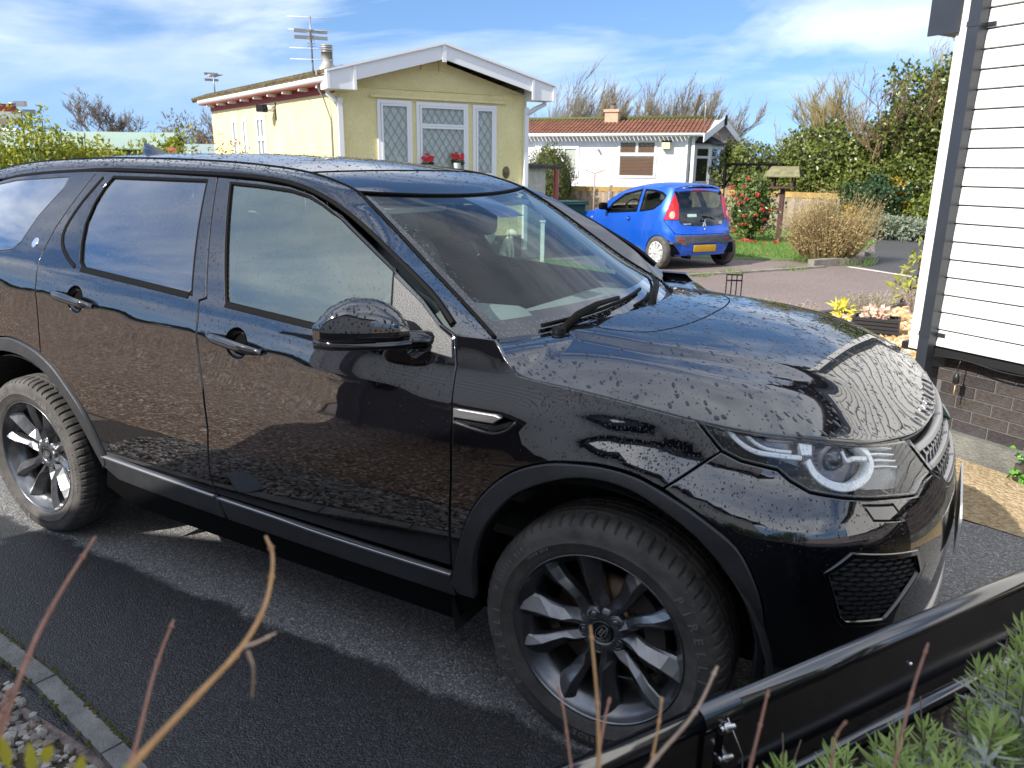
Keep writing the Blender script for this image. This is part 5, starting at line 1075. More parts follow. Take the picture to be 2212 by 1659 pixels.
# rim, tyre, hub, disc as parts; spokes and nuts as sub-parts of the rim
for cx in (0, -2.741):
    for sg in (1, -1):
        mat = Matrix.Translation((cx, -.810*sg, .3625)) @ (Matrix.Rotation(0, 4, 'Z') if sg > 0 else Matrix.Rotation(math.pi, 4, 'Z')); spin = Matrix.Rotation(math.radians(0 if cx == 0 else 36), 4, 'Y')
        wh = bpy.data.objects.new("wheel", BAR_me); COL.objects.link(wh); wh.parent = suv; wh.matrix_local = mat @ spin
        def sub(n, me, mm=None, par=wh):
            o = bpy.data.objects.new(n, me); COL.objects.link(o); o.parent = par
            if mm is not None: o.matrix_local = mm
            return o
        sub("tyre", TY, Matrix.Rotation(.3*cx, 4, 'Y')); sub("sidewall_lettering", LTM_me, Matrix.Rotation(0 if cx == 0 else 2.0, 4, 'Y'))['kind'] = 'stuff'; sub("hub", HUB_me); sub("centre_cap", CAP_me); sub("cap_emblem", EM_me, Matrix.Rotation(math.radians(-58), 4, 'Y')); sub("brake_disc", DSC_me); sub("caliper", CAL_me, Matrix.Rotation(math.radians(-20), 4, 'Y')); sub("back_plate", BKP_me)
        for k in range(5):
            # local angle measured in the xz plane; image-left is -x
            R_ = Matrix.Rotation(-math.radians(46+72*k), 4, 'Y')
            for q in (0, 1): sub("spoke", SPK[q], R_)
            sub("wheel_nut", NUT_me, R_ @ Matrix.Translation((.0555, 0, 0)))
# ------------------------------------------------------------------ cabin
def rbox(mb, c, size, e=.35, R=None, nu=12, nv=20, mi=0):
    """soft cushion: superellipsoid"""
    G = []
    for a in np.linspace(-math.pi/2, math.pi/2, nu):
        row = []
        for b in np.linspace(0, 2*math.pi, nv):
            pw = lambda x: math.copysign(abs(x)**e, x); q = Vector((pw(math.cos(a))*pw(math.cos(b))*size[0]/2, pw(math.cos(a))*pw(math.sin(b))*size[1]/2, pw(math.sin(a))*size[2]/2))
            if R is not None: q = R @ q
            row.append((c[0]+q[0], c[1]+q[1], c[2]+q[2]))
        G.append(row)
    d = gridmesh(G); mb.add(d[0], d[1], mi, True)
RS = Matrix.Rotation(math.radians(-20), 3, 'Y')
for y in (-.37, .37):
    mb = MB(); rbox(mb, (-1.22, y, .66), (.54, .52, .18)); st = mb.build("seat", m_seat, suv, world=False)
    mb = MB(); rbox(mb, (-1.56, y, .98), (.17, .50, .66), R=RS); mb.build("backrest", m_seat, st, world=False)
    mb = MB(); rbox(mb, (-1.685, y, 1.405), (.11, .28, .19), R=RS); mb.tube([(-1.66, y-.06, 1.25), (-1.67, y-.06, 1.38)], .008); mb.tube([(-1.66, y+.06, 1.25), (-1.67, y+.06, 1.38)], .008); mb.build("headrest", m_seat, st, world=False)
mb = MB(); rbox(mb, (-2.15, 0, .66), (.52, 1.28, .2)); st = mb.build("rear_bench", m_seat, suv, world=False)
mb = MB(); rbox(mb, (-2.50, 0, .98), (.18, 1.28, .62), R=RS); mb.build("backrest", m_seat, st, world=False)
for y in (-.42, 0, .42):
    mb = MB(); rbox(mb, (-2.63, y, 1.36), (.10, .26, .16), R=RS); mb.build("headrest", m_seat, st, world=False)
mb = MB(); prof = [(-.34, 1.045), (-.45, 1.085), (-.60, 1.105), (-.72, 1.10), (-.80, 1.075), (-.84, 1.02), (-.84, .88), (-.78, .70), (-.60, .62), (-.35, .62)]
G = [[(x, y, z+.0) for x, z in prof] for y in np.linspace(-.70, .70, 15)]
for i, y in enumerate(np.linspace(-.70, .70, 15)):
    hump = .075*math.exp(-((y+.37)/.17)**2); G[i] = [(x-(.06 if hump > .02 and 3 <= k <= 6 else 0), y, z+(hump if 1 <= k <= 5 else 0)*(1 if k > 1 else .4)) for k, (x, z) in enumerate(prof)]
d = gridmesh(G); mb.add(d[0], d[1], 0, True); dash = mb.build("dashboard", M("dash_top", (.17, .175, .172), .65, bump=(200, .2)), suv, world=False)
mb = MB(); 
for k in range(9): mb.box((-.42-k*.0, .42+k*.022, 1.085), (.05, .008, .004))
mb.build("dash_vent", m_blk, dash, world=False)
mb = MB(); rw = .185; cw = V(-.985, -.37, 1.02); tl = math.radians(28); u1 = V(0, 1, 0); u2 = V(math.sin(tl)*-1, 0, math.cos(tl))*1.0
mb.tube([cw+u1*rw*math.cos(a)+u2*rw*math.sin(a) for a in np.linspace(0, 2*math.pi, 41)], .017, 10, cap=False); fw2 = np.cross(u1, u2)
mb.tube([cw-u1*rw, cw+fw2*.02, cw+u1*rw], [.014, .035, .014], 8); mb.tube([cw-u2*rw, cw+fw2*.02], [.014, .03], 8); mb.tube([cw+fw2*.02, cw+fw2*.25], .035, 10) if False else None
mb.tube([cw, V(-.80, -.37, .93)], .04, 10); mb.build("steering_wheel", m_int, suv, world=False)
mb = MB(); mb.box((-1.6, 0, .52), (2.6, 1.44, .03)); mb.build("cabin_floor", m_int, suv, world=False)
mb = MB(); G = [[(p[0], p[1]*.97, p[2]-.035) for p in r_] for r_ in rows]; d = gridmesh(G); mb.add(d[0], d[1], 0, True); mb.build("headlining", m_liner, suv, world=False)
for sg in (1, -1):
    d = panel_data(SH, [(-2.45, .60), (-2.45, 1.225), (-1.5, 1.165), (-.55, 1.10), (-.55, .60)], grid=.08, off=-.075, rims=False)
    if sg < 0: d = mirr(d)
    mb = MB(); mb.add(d[0], d[1], 0, True); mb.build("door_card", m_int, suv, world=False)
    p = [SH.P(-1.60, 1.56, -.075), SH.P(-1.56, 1.3, -.075), SH.P(-1.50, 1.1, -.09)]; mb = MB(); mb.tube([q*(1, sg, 1) for q in p], .040, 10); mb.build("pillar_trim", m_int, suv, world=False)
    mb = MB(); mb.tube([q*(1, sg, 1)-V(.02, -sg*.03, .02) for q in wse[::4]], .028, 8); mb.build("pillar_trim", m_int, suv, world=False)
mb = MB(); rbox(mb, (-.985, 0.02, 1.435), (.12, .20, .12), .4); rbox(mb, (-1.01, -.02, 1.395), (.045, .27, .085), .3, R=Matrix.Rotation(.25, 3, 'Z')); mb.build("interior_mirror", m_blk, suv, world=False)
for y in (-.34, .34):
    mb = MB(); mb.box((-1.10, y, 1.505), (.16, .40, .018), R=Matrix.Rotation(math.radians(12), 3, 'Y')); mb.build("sun_visor", m_liner, suv, world=False)
# ------------------------------------------------------------------ rain beads on the bodywork
def beads(name, objs, n, rmin, rmax, par, seed, stretch=1.0, filt=None, flat=.5, mat=None, pw=2.5):
    rnd = np.random.RandomState(seed); T = []; A = []
    for o in objs:
        me = o.data; me.calc_loop_triangles(); co = np.empty(len(me.vertices)*3); me.vertices.foreach_get('co', co); co = co.reshape(-1, 3); nv = len(me.vertices)
        tri = np.empty(len(me.loop_triangles)*3, int); me.loop_triangles.foreach_get('vertices', tri); tri = tri.reshape(-1, 3); T.append(co[tri])
    T = np.vstack(T); cr_ = np.cross(T[:, 1]-T[:, 0], T[:, 2]-T[:, 0]); A = np.linalg.norm(cr_, axis=1); nn = cr_/(A[:, None]+1e-15); cen = T.mean(1)
    w = A.copy()
    if filt is not None: w = w*filt(cen, nn)
    w /= w.sum(); idx = rnd.choice(len(T), n, p=w); r1, r2 = np.sqrt(rnd.rand(n)), rnd.rand(n); P_ = T[idx, 0]*(1-r1)[:, None]+T[idx, 1]*(r1*(1-r2))[:, None]+T[idx, 2]*(r1*r2)[:, None]; N_ = nn[idx]
    R_ = rmin+(rmax-rmin)*rnd.rand(n)**pw; v = []; f = []; k = 9
    dn = np.array([0, 0, -1.])-N_*(-N_[:, 2])[:, None]; dl = np.linalg.norm(dn, axis=1)[:, None]; dn = np.where(dl > .05, dn/(dl+1e-9), np.array([1., 0, 0])-N_*N_[:, :1]); dn /= np.linalg.norm(dn, axis=1)[:, None]; sd = np.cross(N_, dn)
    st = stretch*(1+.5*rnd.rand(n)); ja = rnd.rand(n)*6.28; V_ = np.zeros((n, 2*k+1, 3))
    for m, (rr, hh) in enumerate(((1, -.08), (.72, .62))):
        for q in range(k):
            a = 2*math.pi*q/k; jj = 1+.18*np.sin(2*a+ja); V_[:, m*k+q] = P_+dn*(R_*rr*st*jj*math.cos(a))[:, None]+sd*(R_*rr*jj*math.sin(a))[:, None]+N_*(R_*hh*flat)[:, None]
    V_[:, 2*k] = P_+N_*(R_*flat)[:, None]; o_ = [[q, (q+1) % k, k+(q+1) % k, k+q] for q in range(k)]; o3 = [[k+q, k+(q+1) % k, 2*k] for q in range(k)]; bb = np.arange(n)[:, None, None]*(2*k+1)
    v = V_.reshape(-1, 3); f = (bb+np.array(o_)[None]).reshape(-1, 4).tolist()+(bb+np.array(o3)[None]).reshape(-1, 3).tolist()
    me = mkmesh(name, v, f, mat or m_bead, True); return link(name, me, par, kind='stuff')
m_bead = M("rain_bead", (.004, .006, .012), .02, ior=1.5)
m_beadg = glassmat("rain_bead_clear", (.75, .80, .82), 1.6, 0, 1.6)
up_only = lambda c, n: (n[:, 2] > .12).astype(float)
beads("rain_beads", [bon], 4200, .0012, .0042, bon, 1, 1.0, lambda c, n: (n[:, 2] > .3).astype(float), .30)
beads("rain_beads", [bon], 600, .004, .0072, bon, 11, 1.5, lambda c, n: (n[:, 2] > .5)*1.0, .22, pw=1.5)
beads("rain_beads", [roof], 3600, .0016, .0050, roof, 2, 1.1, lambda c, n: (n[:, 2] > .1)*1.0, .32)
beads("rain_beads", [cr_near], 3000, .001, .004, cr_near, 3, 1.0, None, .5)
beads("rain_beads", [fd[0]], 2400, .0008, .0022, fd[0], 4, 1.2, lambda c, n: ((c[:, 2] > 1.0)*1.0+(c[:, 0] > -.9)*(c[:, 2] > .75)*.25)*(n[:, 1] < -.4), .5)
beads("rain_beads", [rd[0]], 1900, .0008, .0022, rd[0], 5, 1.2, lambda c, n: ((c[:, 2] > 1.12)*1.0)*(n[:, 1] < -.4), .5)
beads("rain_beads", [rq[0]], 900, .0008, .0022, rq[0], 6, 1.2, lambda c, n: ((c[:, 2] > 1.1)*1.0)*(n[:, 1] < -.4), .5)
beads("rain_beads", [wing[0]], 1200, .0009, .0026, wing[0], 7, 1.25, lambda c, n: sstep(.75, .95, c[:, 2])*(n[:, 1] < -.3)*sstep(-.3, .1, c[:, 0]), .5)
beads("rain_beads", [bump], 1300, .0008, .0024, bump, 8, 1.3, lambda c, n: sstep(.62, .85, c[:, 2])*(c[:, 1] < -.1)*(n[:, 2] > -.3), .5)
beads("rain_beads", [hl[0]], 900, .001, .003, hl[0], 9, 1.2, lambda c, n: (n[:, 0]-n[:, 1] > .4)*1.0, .5, m_beadg)
mir_n = [o for o in suv.children if o.name.startswith("door_mirror")][0]
beads("rain_beads", [mir_n], 420, .0012, .004, mir_n, 10, 1.2, lambda c, n: (n[:, 2] > .0)*1.0, .5)
for gi, dr in enumerate((fd[0], rd[0])):
    g_ = [o for o in dr.children if o.name.startswith("side_window")][0]; beads("rain_beads", [g_], 2200, .0008, .0022, dr, 20+gi, 1.3, None, .4, m_beadg)
beads("rain_beads", [ws], 2600, .0012, .0034, ws, 30, 1.2, lambda c, n: np.clip(sstep(.60, .70, np.abs(c[:, 1])/np.interp(c[:, 2], [1.15, 1.56], [.735, .575])*.7+0*c[:, 0])+(c[:, 2] < 1.18)*.8, 0, 1), .45, m_beadg)
# ------------------------------------------------------------------ small blue hatchback across the road
PLANB = [(-.43, 0), (-.42, -.30), (-.385, -.52), (-.30, -.67), (-.14, -.755), (.1, -.795), (.6, -.812), (1.2, -.815), (1.8, -.812), (2.3, -.79), (2.65, -.72), (2.85, -.58), (2.97, -.35), (3.02, 0)]
_bs = pspl([(.1, .09), (.18, .05), (.28, .02), (.45, .004), (.6, 0), (.75, .008), (.86, .026), (.93, .045), (.97, .06)])
_br = pspl([(.1, .10), (.2, .05), (.30, .012), (.42, 0), (.55, .004), (.62, .02), (.68, .05), (.78, .085), (.95, .125), (1.15, .19), (1.32, .27), (1.42, .36), (1.5, .5)])
_bf = pspl([(.1, .12), (.2, .04), (.4, 0), (.6, .03), (.75, .12), (.85, .3), (.95, .5)])
_bw = pspl([(-.6, 1.0), (0, .97), (.8, .94), (1.6, .905), (2.4, .86)])
def blue_d(s, z):
    s = np.asarray(s, float); z = np.asarray(z, float); zb = _bw(s); t = (z-zb)/(1.40-zb); zz = np.where(z < .5, z, np.where(z < zb, .5+(z-.5)*.43/(zb-.5), .93))
    sd = np.where(z > zb, .045+.215*(.75*t+.25*t*t), _bs(zz)); wr = sstep(-.02, -.62, s); wf = sstep(2.3, 3.1, s)
    return sd*(1-wr)*(1-wf)+_br(z)*wr+_bf(z)*wf
SB = Shell(PLANB, blue_d); BM = SB.S[0]; BX = SB.S[-1]
car = empty("blue_hatchback", (-3.40, 10.80, 0), "small blue three door hatchback parked in front of the fence", "car", rz=math.atan2(.524, -.852))
m_blue = carpaint("blue_paint", (.005, .105, .62), rough=.05, ior=1.5, metal=.35, spec=.5)
WA = lambda c, r, a0, a1, n=14: [(c+r*math.cos(a), .28+r*math.sin(a)) for a in np.linspace(a0, a1, n)]
RW, FW_ = -.085, 2.26
arcR = WA(RW, .287, math.pi+.05, -.12); arcF = WA(FW_, .31, math.pi+.1, -.1)
TOPB = [(1.62, .955), (1.40, 1.115), (1.10, 1.262), (.75, 1.345), (.37, 1.365), (0, 1.355), (-.3, 1.335), (-.46, 1.318)]
DW = [(1.386, .868), (1.312, 1.03), (1.031, 1.210), (.583, 1.302), (.525, .935)]; QW = [(.500, 1.303), (.247, 1.296), (.03, 1.264), (-.10, 1.214), (-.085, 1.17), (-.033, 1.084), (.10, .987), (.430, .939)]
LP_ = [(-.30, 1.245), (-.395, 1.248), (-.484, 1.076), (-.478, .829), (-.178, .822), (-.218, 1.015)]
DO = [(.494, .938), (.47, 1.15), (.545, 1.335), (.75, 1.338), (1.10, 1.255), (1.40, 1.108), (1.60, .95), (1.62, .6), (1.55, .34), (1.2, .31), (.569, .325), (.514, .394)]
side_out = [(-.46, 1.318)]+TOPB[::-1][1:]+[(1.9, .88), (2.5, .80), (2.60, .45)]+[p for p in arcF[::-1]]+[(1.9, .22), (.35, .225)]+arcR[::-1]+[(-.40, .26), (-.36, .45), (-.40, .60), (-.17, .81), (-.212, 1.015), (-.295, 1.252), (-.40, 1.255)]
bs = pair("body_side", panel_data(SB, side_out, [DO, QW], grid=.045, gap=.001), m_blue, car)
bd = pair("door", panel_data(SB, DO, [DW], grid=.05, gap=.003), m_blue, car)
m_blgl = glassmat("blue_car_glass", (.42, .48, .46), 1.5, 0, 1.6)
pair("side_window", panel_data(SB, DW, grid=.08, gap=-.003, off=-.006, rims=False), m_blgl, bd); pair("quarter_window", panel_data(SB, QW, grid=.08, gap=-.003, off=-.006, rims=False), m_blgl, bs)
def bring(nm, loop, w, off, mat, par):
    p = dens(loop, .03); p = p if area2(p) > 0 else p[::-1]; o, _ = inset(p, -w*.4); i, _ = inset(p, w*.6); return pair(nm, panel_data(SB, [tuple(q) for q in o], [[tuple(q) for q in i]], grid=.05, gap=0, lip=.002, off=off), mat, par)
bring("window_frame", DW, .035, .001, m_blk, bd); bring("window_frame", QW, .03, .001, m_blk, bs)
pair("tail_lamp", panel_data(SB, LP_, grid=.04, gap=.002, off=.006), M("tail_lamp_red", (.55, .008, .012), .12, coat=1), car)
tl = [o for o in car.children if o.name.startswith("tail_lamp")]
pair("indicator", panel_data(SB, circ((-.33, .905), .062, 18), grid=.03, gap=0, off=.012), M("lamp_clear", (.75, .42, .32), .15, coat=1), (tl[0], tl[1]))
pair("brake_light", panel_data(SB, circ((-.33, 1.06), .035, 14), grid=.03, gap=0, off=.011), M("lamp_deep", (.62, .02, .02), .1, coat=1), (tl[0], tl[1]))
HG = [(-.40, 1.252), (-.482, 1.076), (-.486, .835), (-.50, .775), (-.575, .738), (-.8, .720), (BM, .716), (BM, 1.300), (-.8, 1.298), (-.55, 1.282)]
dh = panel_data(SB, [(-.41, 1.315), (-.40, 1.258), (-.484, 1.076), (-.480, .826), (-.175, .812), (-.30, .70), (-.41, .605), (-.6, .59), (BM, .585), (BM, 1.345), (-.7, 1.338)], [HG], grid=.045, gap=.001); hatch = obj_of("hatch", join(dh, mirr(dh)), m_blue, car)
GL2 = [(-.44, 1.235), (-.515, 1.06), (-.545, .90), (-.60, .865), (BM, .85), (BM, 1.285), (-.6, 1.272)]
dg = panel_data(SB, HG, [GL2], grid=.05, gap=.001, off=.001); obj_of("glass_border", join(dg, mirr(dg)), m_blkgloss, hatch)
dg = panel_data(SB, GL2, grid=.08, gap=-.002, off=-.001, rims=False); obj_of("rear_window", join(dg, mirr(dg)), m_blgl, hatch)
db = panel_data(SB, [(-.405, .598), (-.6, .583), (BM, .578), (BM, .225), (-.6, .225), (-.42, .23), (-.40, .26), (-.36, .45)], [], grid=.05, gap=.001); rb_ = obj_of("rear_bumper", join(db, mirr(db)), m_blue, car)
dm = panel_data(SB, [(-.396, .553), (-.442, .568), (BM, .572), (BM, .446), (-.76, .448), (-.70, .440), (-.60, .398), (-.48, .430), (-.41, .50)], grid=.05, gap=.001, off=.012); grey = obj_of("bumper_insert", join(dm, mirr(dm)), M("grey_plastic", (.085, .085, .088), .65, vary=(20, .4)), rb_)
pair("reflector", panel_data(SB, [(-.469, .515), (-.561, .514), (-.563, .484), (-.471, .484)], grid=.03, gap=0, off=.016), M("reflector_red", (.45, .01, .01), .15), rb_)
dp = panel_data(SB, [(-.775, .405), (BM, .405), (BM, .29), (-.775, .29)], grid=.08, gap=0, off=.010); obj_of("number_plate", join(dp, mirr(dp)), M("plate_yellow", (.72, .42, .02), .4, vary=(3, .15)), rb_)
dp = panel_data(SB, [(-.755, .43), (BM, .435), (BM, .28), (-.755, .28)], grid=.08, gap=0, off=.003); obj_of("plate_recess_shade", join(dp, mirr(dp)), carpaint("blue_shaded", (.003, .03, .2), ior=1.5), rb_)  # recess shade put into a darker blue, the panel itself is not sunk
dp = panel_data(SB, [(-.86, 1.318), (BM, 1.319), (BM, 1.303), (-.86, 1.302)], grid=.08, gap=0, off=.006); obj_of("high_brake_light", join(dp, mirr(dp)), M("reflector_red2", (.4, .01, .015), .15), hatch)
# rear wiper, lock, emblem, lettering
def onB(s, z, off=0, sg=1): p = SB.P(s, z, off); return p*MIR if sg > 0 else p
mb = MB(); mb.tube([onB(-1.0, .79, .02), onB(-.99, .82, .03), onB(-1.0, .87, .02, -1), onB(-.86, .855, .012, -1)], [.022, .014, .01, .006], 8); mb.tube([onB(-1.0, .875, .012, 1), onB(-1.0, .88, .012, -1), onB(-.78, .83, .010, -1)], .008, 6); mb.build("rear_wiper", m_blk, hatch, world=False)
pc_ = SB.P(BM, .775, .004); nb = SB.n(BM, .775)
def rear_print(verts, faces, s, z, off, mat, nm, par, sc=1.):
    """flat marks on the back: x to the right seen from behind"""
    mb = MB(); vv = []
    for x, y, c in verts:
        ss_ = s+x*sc; zz_ = z+y*sc; sg = 1
        # s grows from BM (centre) toward the far right as a signed lateral
        lat = ss_; q = SB.P(BM+abs(lat), zz_, off+c); vv.append(q*(MIR if lat < 0 else 1))
    mb.add(vv, faces); return mb.build(nm, mat, par, world=False)
m_badge = M("badge_silver", (.75, .76, .78), .25, .6)
v, f = text_mesh("107", .062, .001, .001); rear_print(v, f, .395, .765, .004, m_badge, "model_badge", hatch)
v, f = text_mesh("URBAN LITE", .030, .001, .0008); rear_print(v, f, -.37, .755, .004, m_badge, "trim_badge", hatch)
lion = [(-.030, -.055), (-.010, -.052), (-.004, -.028), (.006, -.020), (.018, -.052), (.036, -.055), (.030, -.040), (.028, -.012), (.022, .004), (.036, .010), (.034, .018), (.016, .016), (.014, .024), (.036, .034), (.030, .042), (.010, .036), (.006, .046), (.000, .056), (-.014, .058), (-.026, .050), (-.024, .040), (-.036, .030), (-.024, .024), (-.012, .026), (-.014, .010), (-.030, .012), (-.032, .002), (-.014, -.004), (-.018, -.026), (-.030, -.042)]
nl_ = len(lion); lv = [(x, y, 0) for x, y in lion]+[(x, y, .004) for x, y in lion]; tri = geometry.tessellate_polygon([[Vector((x, y, 0)) for x, y in lion]]); lf = [tuple(i+nl_ for i in t) for t in tri]+[(i, (i+1) % nl_, (i+1) % nl_+nl_, i+nl_) for i in range(nl_)]
rear_print(lv, lf, 0, .775, .003, m_badge, "lion_emblem", hatch, 1.15)
v, f = [(-.10, -.025, 0), (.10, -.025, 0), (.10, .025, 0), (-.10, .025, 0)], [(0, 1, 2, 3)]; rear_print(v, f, -.25, .895, .003, M("window_sticker", (.45, .65, .58), .5), "window_sticker", hatch)
mb = MB(); mb.lathe([(.02, 0), (.018, .008), (.001, .009)], SB.P(BM, .665, .002), SB.n(BM, .665), 14); mb.build("lock", m_steel, hatch, world=False)
for sg in (1, -1):
    mb = MB(); mb.tube([SB.P(-.42, 1.285, .01)*(1, sg, 1), SB.P(-.45, 1.245, .012)*(1, sg, 1)], [.02, .016], 8); mb.build("hatch_hinge", m_blk, hatch, world=False)
# roof, screen, bonnet
tp = np.array(catmull([tuple(SB.P(a, b)) for a, b in TOPB], 5)); rowsB = [[(p[0]+.05*(1-t*t)*(1 if p[0] > 1 else -.6 if p[0] < -.1 else 0), -p[1]*t, p[2]+(.065 if p[0] < .9 else .065)*(1-abs(t)**2.3)) for t in np.linspace(-1, 1, 21)] for p in tp]
kk = [i for i, p in enumerate(tp) if p[0] < .80][0]
d = gridmesh(rowsB[kk:]); d = d if d[2][len(d[2])//2][2] > 0 else (d[0], [f[::-1] for f in d[1]], -d[2]); obj_of("roof", d, m_blue, car)
d = gridmesh(rowsB[:kk+1]); d = d if d[2][len(d[2])//2][2] > 0 else (d[0], [f[::-1] for f in d[1]], -d[2]); obj_of("windscreen", d, m_blgl, car)
mb = MB(); G = []
for x, zc_, ze_, ye in ((1.60, .99, .95, .745), (1.9, .93, .88, .74), (2.3, .86, .81, .72), (2.6, .77, .72, .66), (2.85, .62, .58, .50), (2.98, .45, .45, .38)): G.append([(x+.05*(1-t*t), ye*t, ze_+(zc_-ze_)*(1-abs(t)**2.5)) for t in np.linspace(-1, 1, 17)])
d = gridmesh(G); d = d if d[2][8][2] > 0 else (d[0], [f[::-1] for f in d[1]], -d[2]); obj_of("bonnet", d, m_blue, car)
pair("headlight", panel_data(SB, [(2.30, .80), (2.6, .72), (2.85, .60), (2.80, .52), (2.5, .60)], grid=.06, off=.012), M("lamp_clear2", (.6, .62, .62), .12, .3), car)
dfb = panel_data(SB, [(2.60, .46), (2.5, .78), (2.9, .58), (BX, .5), (BX, .2), (2.6, .22)], grid=.07); obj_of("front_bumper", join(dfb, mirr(dfb)), m_blue, car)
for sg in (1, -1):
    mb = MB(); rbox(mb, (1.36, -.90*sg, .985), (.10, .17, .13), .55); mb.tube([(1.36, -.86*sg, .95), (1.40, -.77*sg, .92)], .03, 8); mb.build("door_mirror", m_blk, car, world=False)
    mb = MB(); p = SB.P(.70, .80, .0)*(1, sg, 1); n_ = SB.n(.70, .80)*(1, sg, 1); mb.lathe([(.045, .001), (.043, .004), (.001, -.012)], p, n_, 18, 1); mb.tube([p+n_*.02-V(.035, 0, .012), p+n_*.026, p+n_*.02+V(.035, 0, .012)], .014, 8); mb.build("door_handle", [m_blue, m_blkgloss], bd[0] if sg > 0 else bd[1], world=False)
    mb = MB(); mb.lathe([(.016, 0), (.014, .006), (.001, .007)], SB.P(1.85, .76, .002)*(1, sg, 1), SB.n(1.85, .76)*(1, sg, 1), 12); mb.build("side_repeater", M("amber", (.7, .45, .2), .3), bs[0] if sg > 0 else bs[1], world=False)
# wheels with ten-spoke covers
mb = MB(); mb.lathe([(.175, .06), (.195, .075), (.235, .078), (.262, .066), (.275, .05), (.278, .0), (.275, -.05), (.25, -.075), (.18, -.07)], (0, 0, 0), (0, -1, 0), 48); t_ = mb.build("t", m_tyre, None, world=False); BT = t_.data; bpy.data.objects.remove(t_)
mb = MB(); mb.lathe([(.188, .06), (.186, .070), (.178, .074), (.165, .066), (.001, .06)], (0, 0, 0), (0, -1, 0), 40, 0)
for k in range(10):
    a = 2*math.pi*k/10; u_, w_ = V(math.cos(a), 0, math.sin(a)), V(-math.sin(a), 0, math.cos(a)); mb.prism([u_*.02-w_*.012+V(0, -.064, 0), u_*.17-w_*.035+V(0, -.068, 0), u_*.17+w_*.035+V(0, -.068, 0), u_*.02+w_*.012+V(0, -.064, 0)], V(0, -.010, 0))
    b_ = a+math.pi/10; u_, w_ = V(math.cos(b_), 0, math.sin(b_)), V(-math.sin(b_), 0, math.cos(b_)); mb.prism([u_*.145-w_*.010+V(0, -.062, 0), u_*.168-w_*.014+V(0, -.062, 0), u_*.168+w_*.014+V(0, -.062, 0), u_*.145+w_*.010+V(0, -.062, 0)], V(0, -.006, 0), 1)
mb.lathe([(.04, .072), (.038, .08), (.001, .082)], (0, 0, 0), (0, -1, 0), 20); t_ = mb.build("t", [M("wheel_trim", (.62, .63, .63), .35, .3, vary=(12, .15)), m_blk], None, world=False); BC = t_.data; bpy.data.objects.remove(t_)
for cx in (RW, FW_):
    for sg in (1, -1):
        o = bpy.data.objects.new("wheel", BT); COL.objects.link(o); o.parent = car; o.matrix_local = Matrix.Translation((cx, -.725*sg, .278)) @ Matrix.Rotation(0 if sg > 0 else math.pi, 4, 'Z')
        c = bpy.data.objects.new("wheel_cover", BC); COL.objects.link(c); c.parent = o
        mb = MB(); r = .286; G = [[(cx+r*math.cos(a), -sg*y, .28+r*math.sin(a)) for a in np.linspace(-.1, math.pi+.1, 18)] for y in (.70, .5)]; d = gridmesh(G); mb.add(d[0], d[1]); mb.add(G[1], [tuple(range(18))]); mb.build("arch_liner", m_blk, car, world=False)
mb = MB(); mb.box((1.15, 0, .25), (2.7, 1.3, .10)); mb.tube([(-.40, .30, .20), (-.2, .30, .20)], .03, 8); mb.box((-.20, 0, .27), (.3, 1.0, .08)); mb.build("underbody", m_blk, car, world=False)
for y in (-.34, .34):
    mb = MB(); rbox(mb, (.75, y, .85), (.20, .46, .62), R=RS); rbox(mb, (.62, y, 1.19), (.10, .26, .18), R=RS); mb.build("seat", m_seat, car, world=False)
mb = MB(); rbox(mb, (.05, 0, .76), (.2, 1.2, .50), R=RS); mb.build("rear_seat", m_seat, car, world=False)
mb = MB(); mb.box((1.5, 0, .84), (.35, 1.36, .16)); mb.tube([V(1.22, .34, .95)+V(-.05*math.sin(a), .17*math.cos(a), .16*math.sin(a)) for a in np.linspace(0, 2*math.pi, 25)], .014, 8, cap=False); mb.build("dashboard", m_int, car, world=False)
mb = MB(); mb.box((.7, 0, .45), (2.2, 1.4, .03)); mb.build("cabin_floor", m_int, car, world=False)
# ------------------------------------------------------------------ white home beyond the fence
WO = V(-7.25, 22.69, 0); WU = V(-.985, -.17, 0); WN = V(.17, -.985, 0); WG = V(.03, .9995, 0); WGN = V(.9995, -.03, 0); WLN, WD, WE = 7.6, 3.3, 2.68
m_wht = M("white_render", (.78, .79, .80), .8, vary=(1.5, .04), bump=(60, .15))
wh_ = empty("white_home", tuple(WO), "white mobile home with red tiled roof behind the wooden fence", "house")
b = MB(); b.prism([WO+V(0, 0, .3), WO+WG*WD+V(0, 0, .3), WO+WG*WD+V(0, 0, WE), WO+WG*WD/2+V(0, 0, WE+.42), WO+V(0, 0, WE)], WU*WLN); b.build("wall", m_wht, wh_)
m_tile = M("red_tile", (.20, .075, .045), .85, vary=(2.5, .35, (.26, .11, .065)), bump=(20, .4))
m_tilemoss = M("moss_tile", (.15, .11, .04), .9, vary=(6, .5, (.10, .12, .03)))
rfm = MB(); OE = .28; n = 9; zr = WE+.62; zl = WE+.06
for i in range(n):
    t0, t1 = i/n, (i+1)/n; c = MB(); K = 60
    for k in range(K):
        x0 = -.55+k*(WLN+.7)/K; x1 = x0+(WLN+.7)/K
        for (ua, ub, hh) in ((0, .35, .0), (.35, 1, .035)):
            a, e = x0+(x1-x0)*ua, x0+(x1-x0)*ub
            p = lambda x, t, dz: WO+WU*x+WN*(OE-(OE+WD/2)*t)+V(0, 0, zl+(zr-zl)*t+dz)
            c.add([p(a, t0, .03+hh), p(e, t0, .03+hh), p(e, t1, .0+hh), p(a, t1, .0+hh), p(a, t0, -.02), p(e, t0, -.02)], [(0, 1, 2, 3), (4, 5, 1, 0)])
    c.build("tile_course", m_tile if i < n-1 else m_tilemoss, wh_)
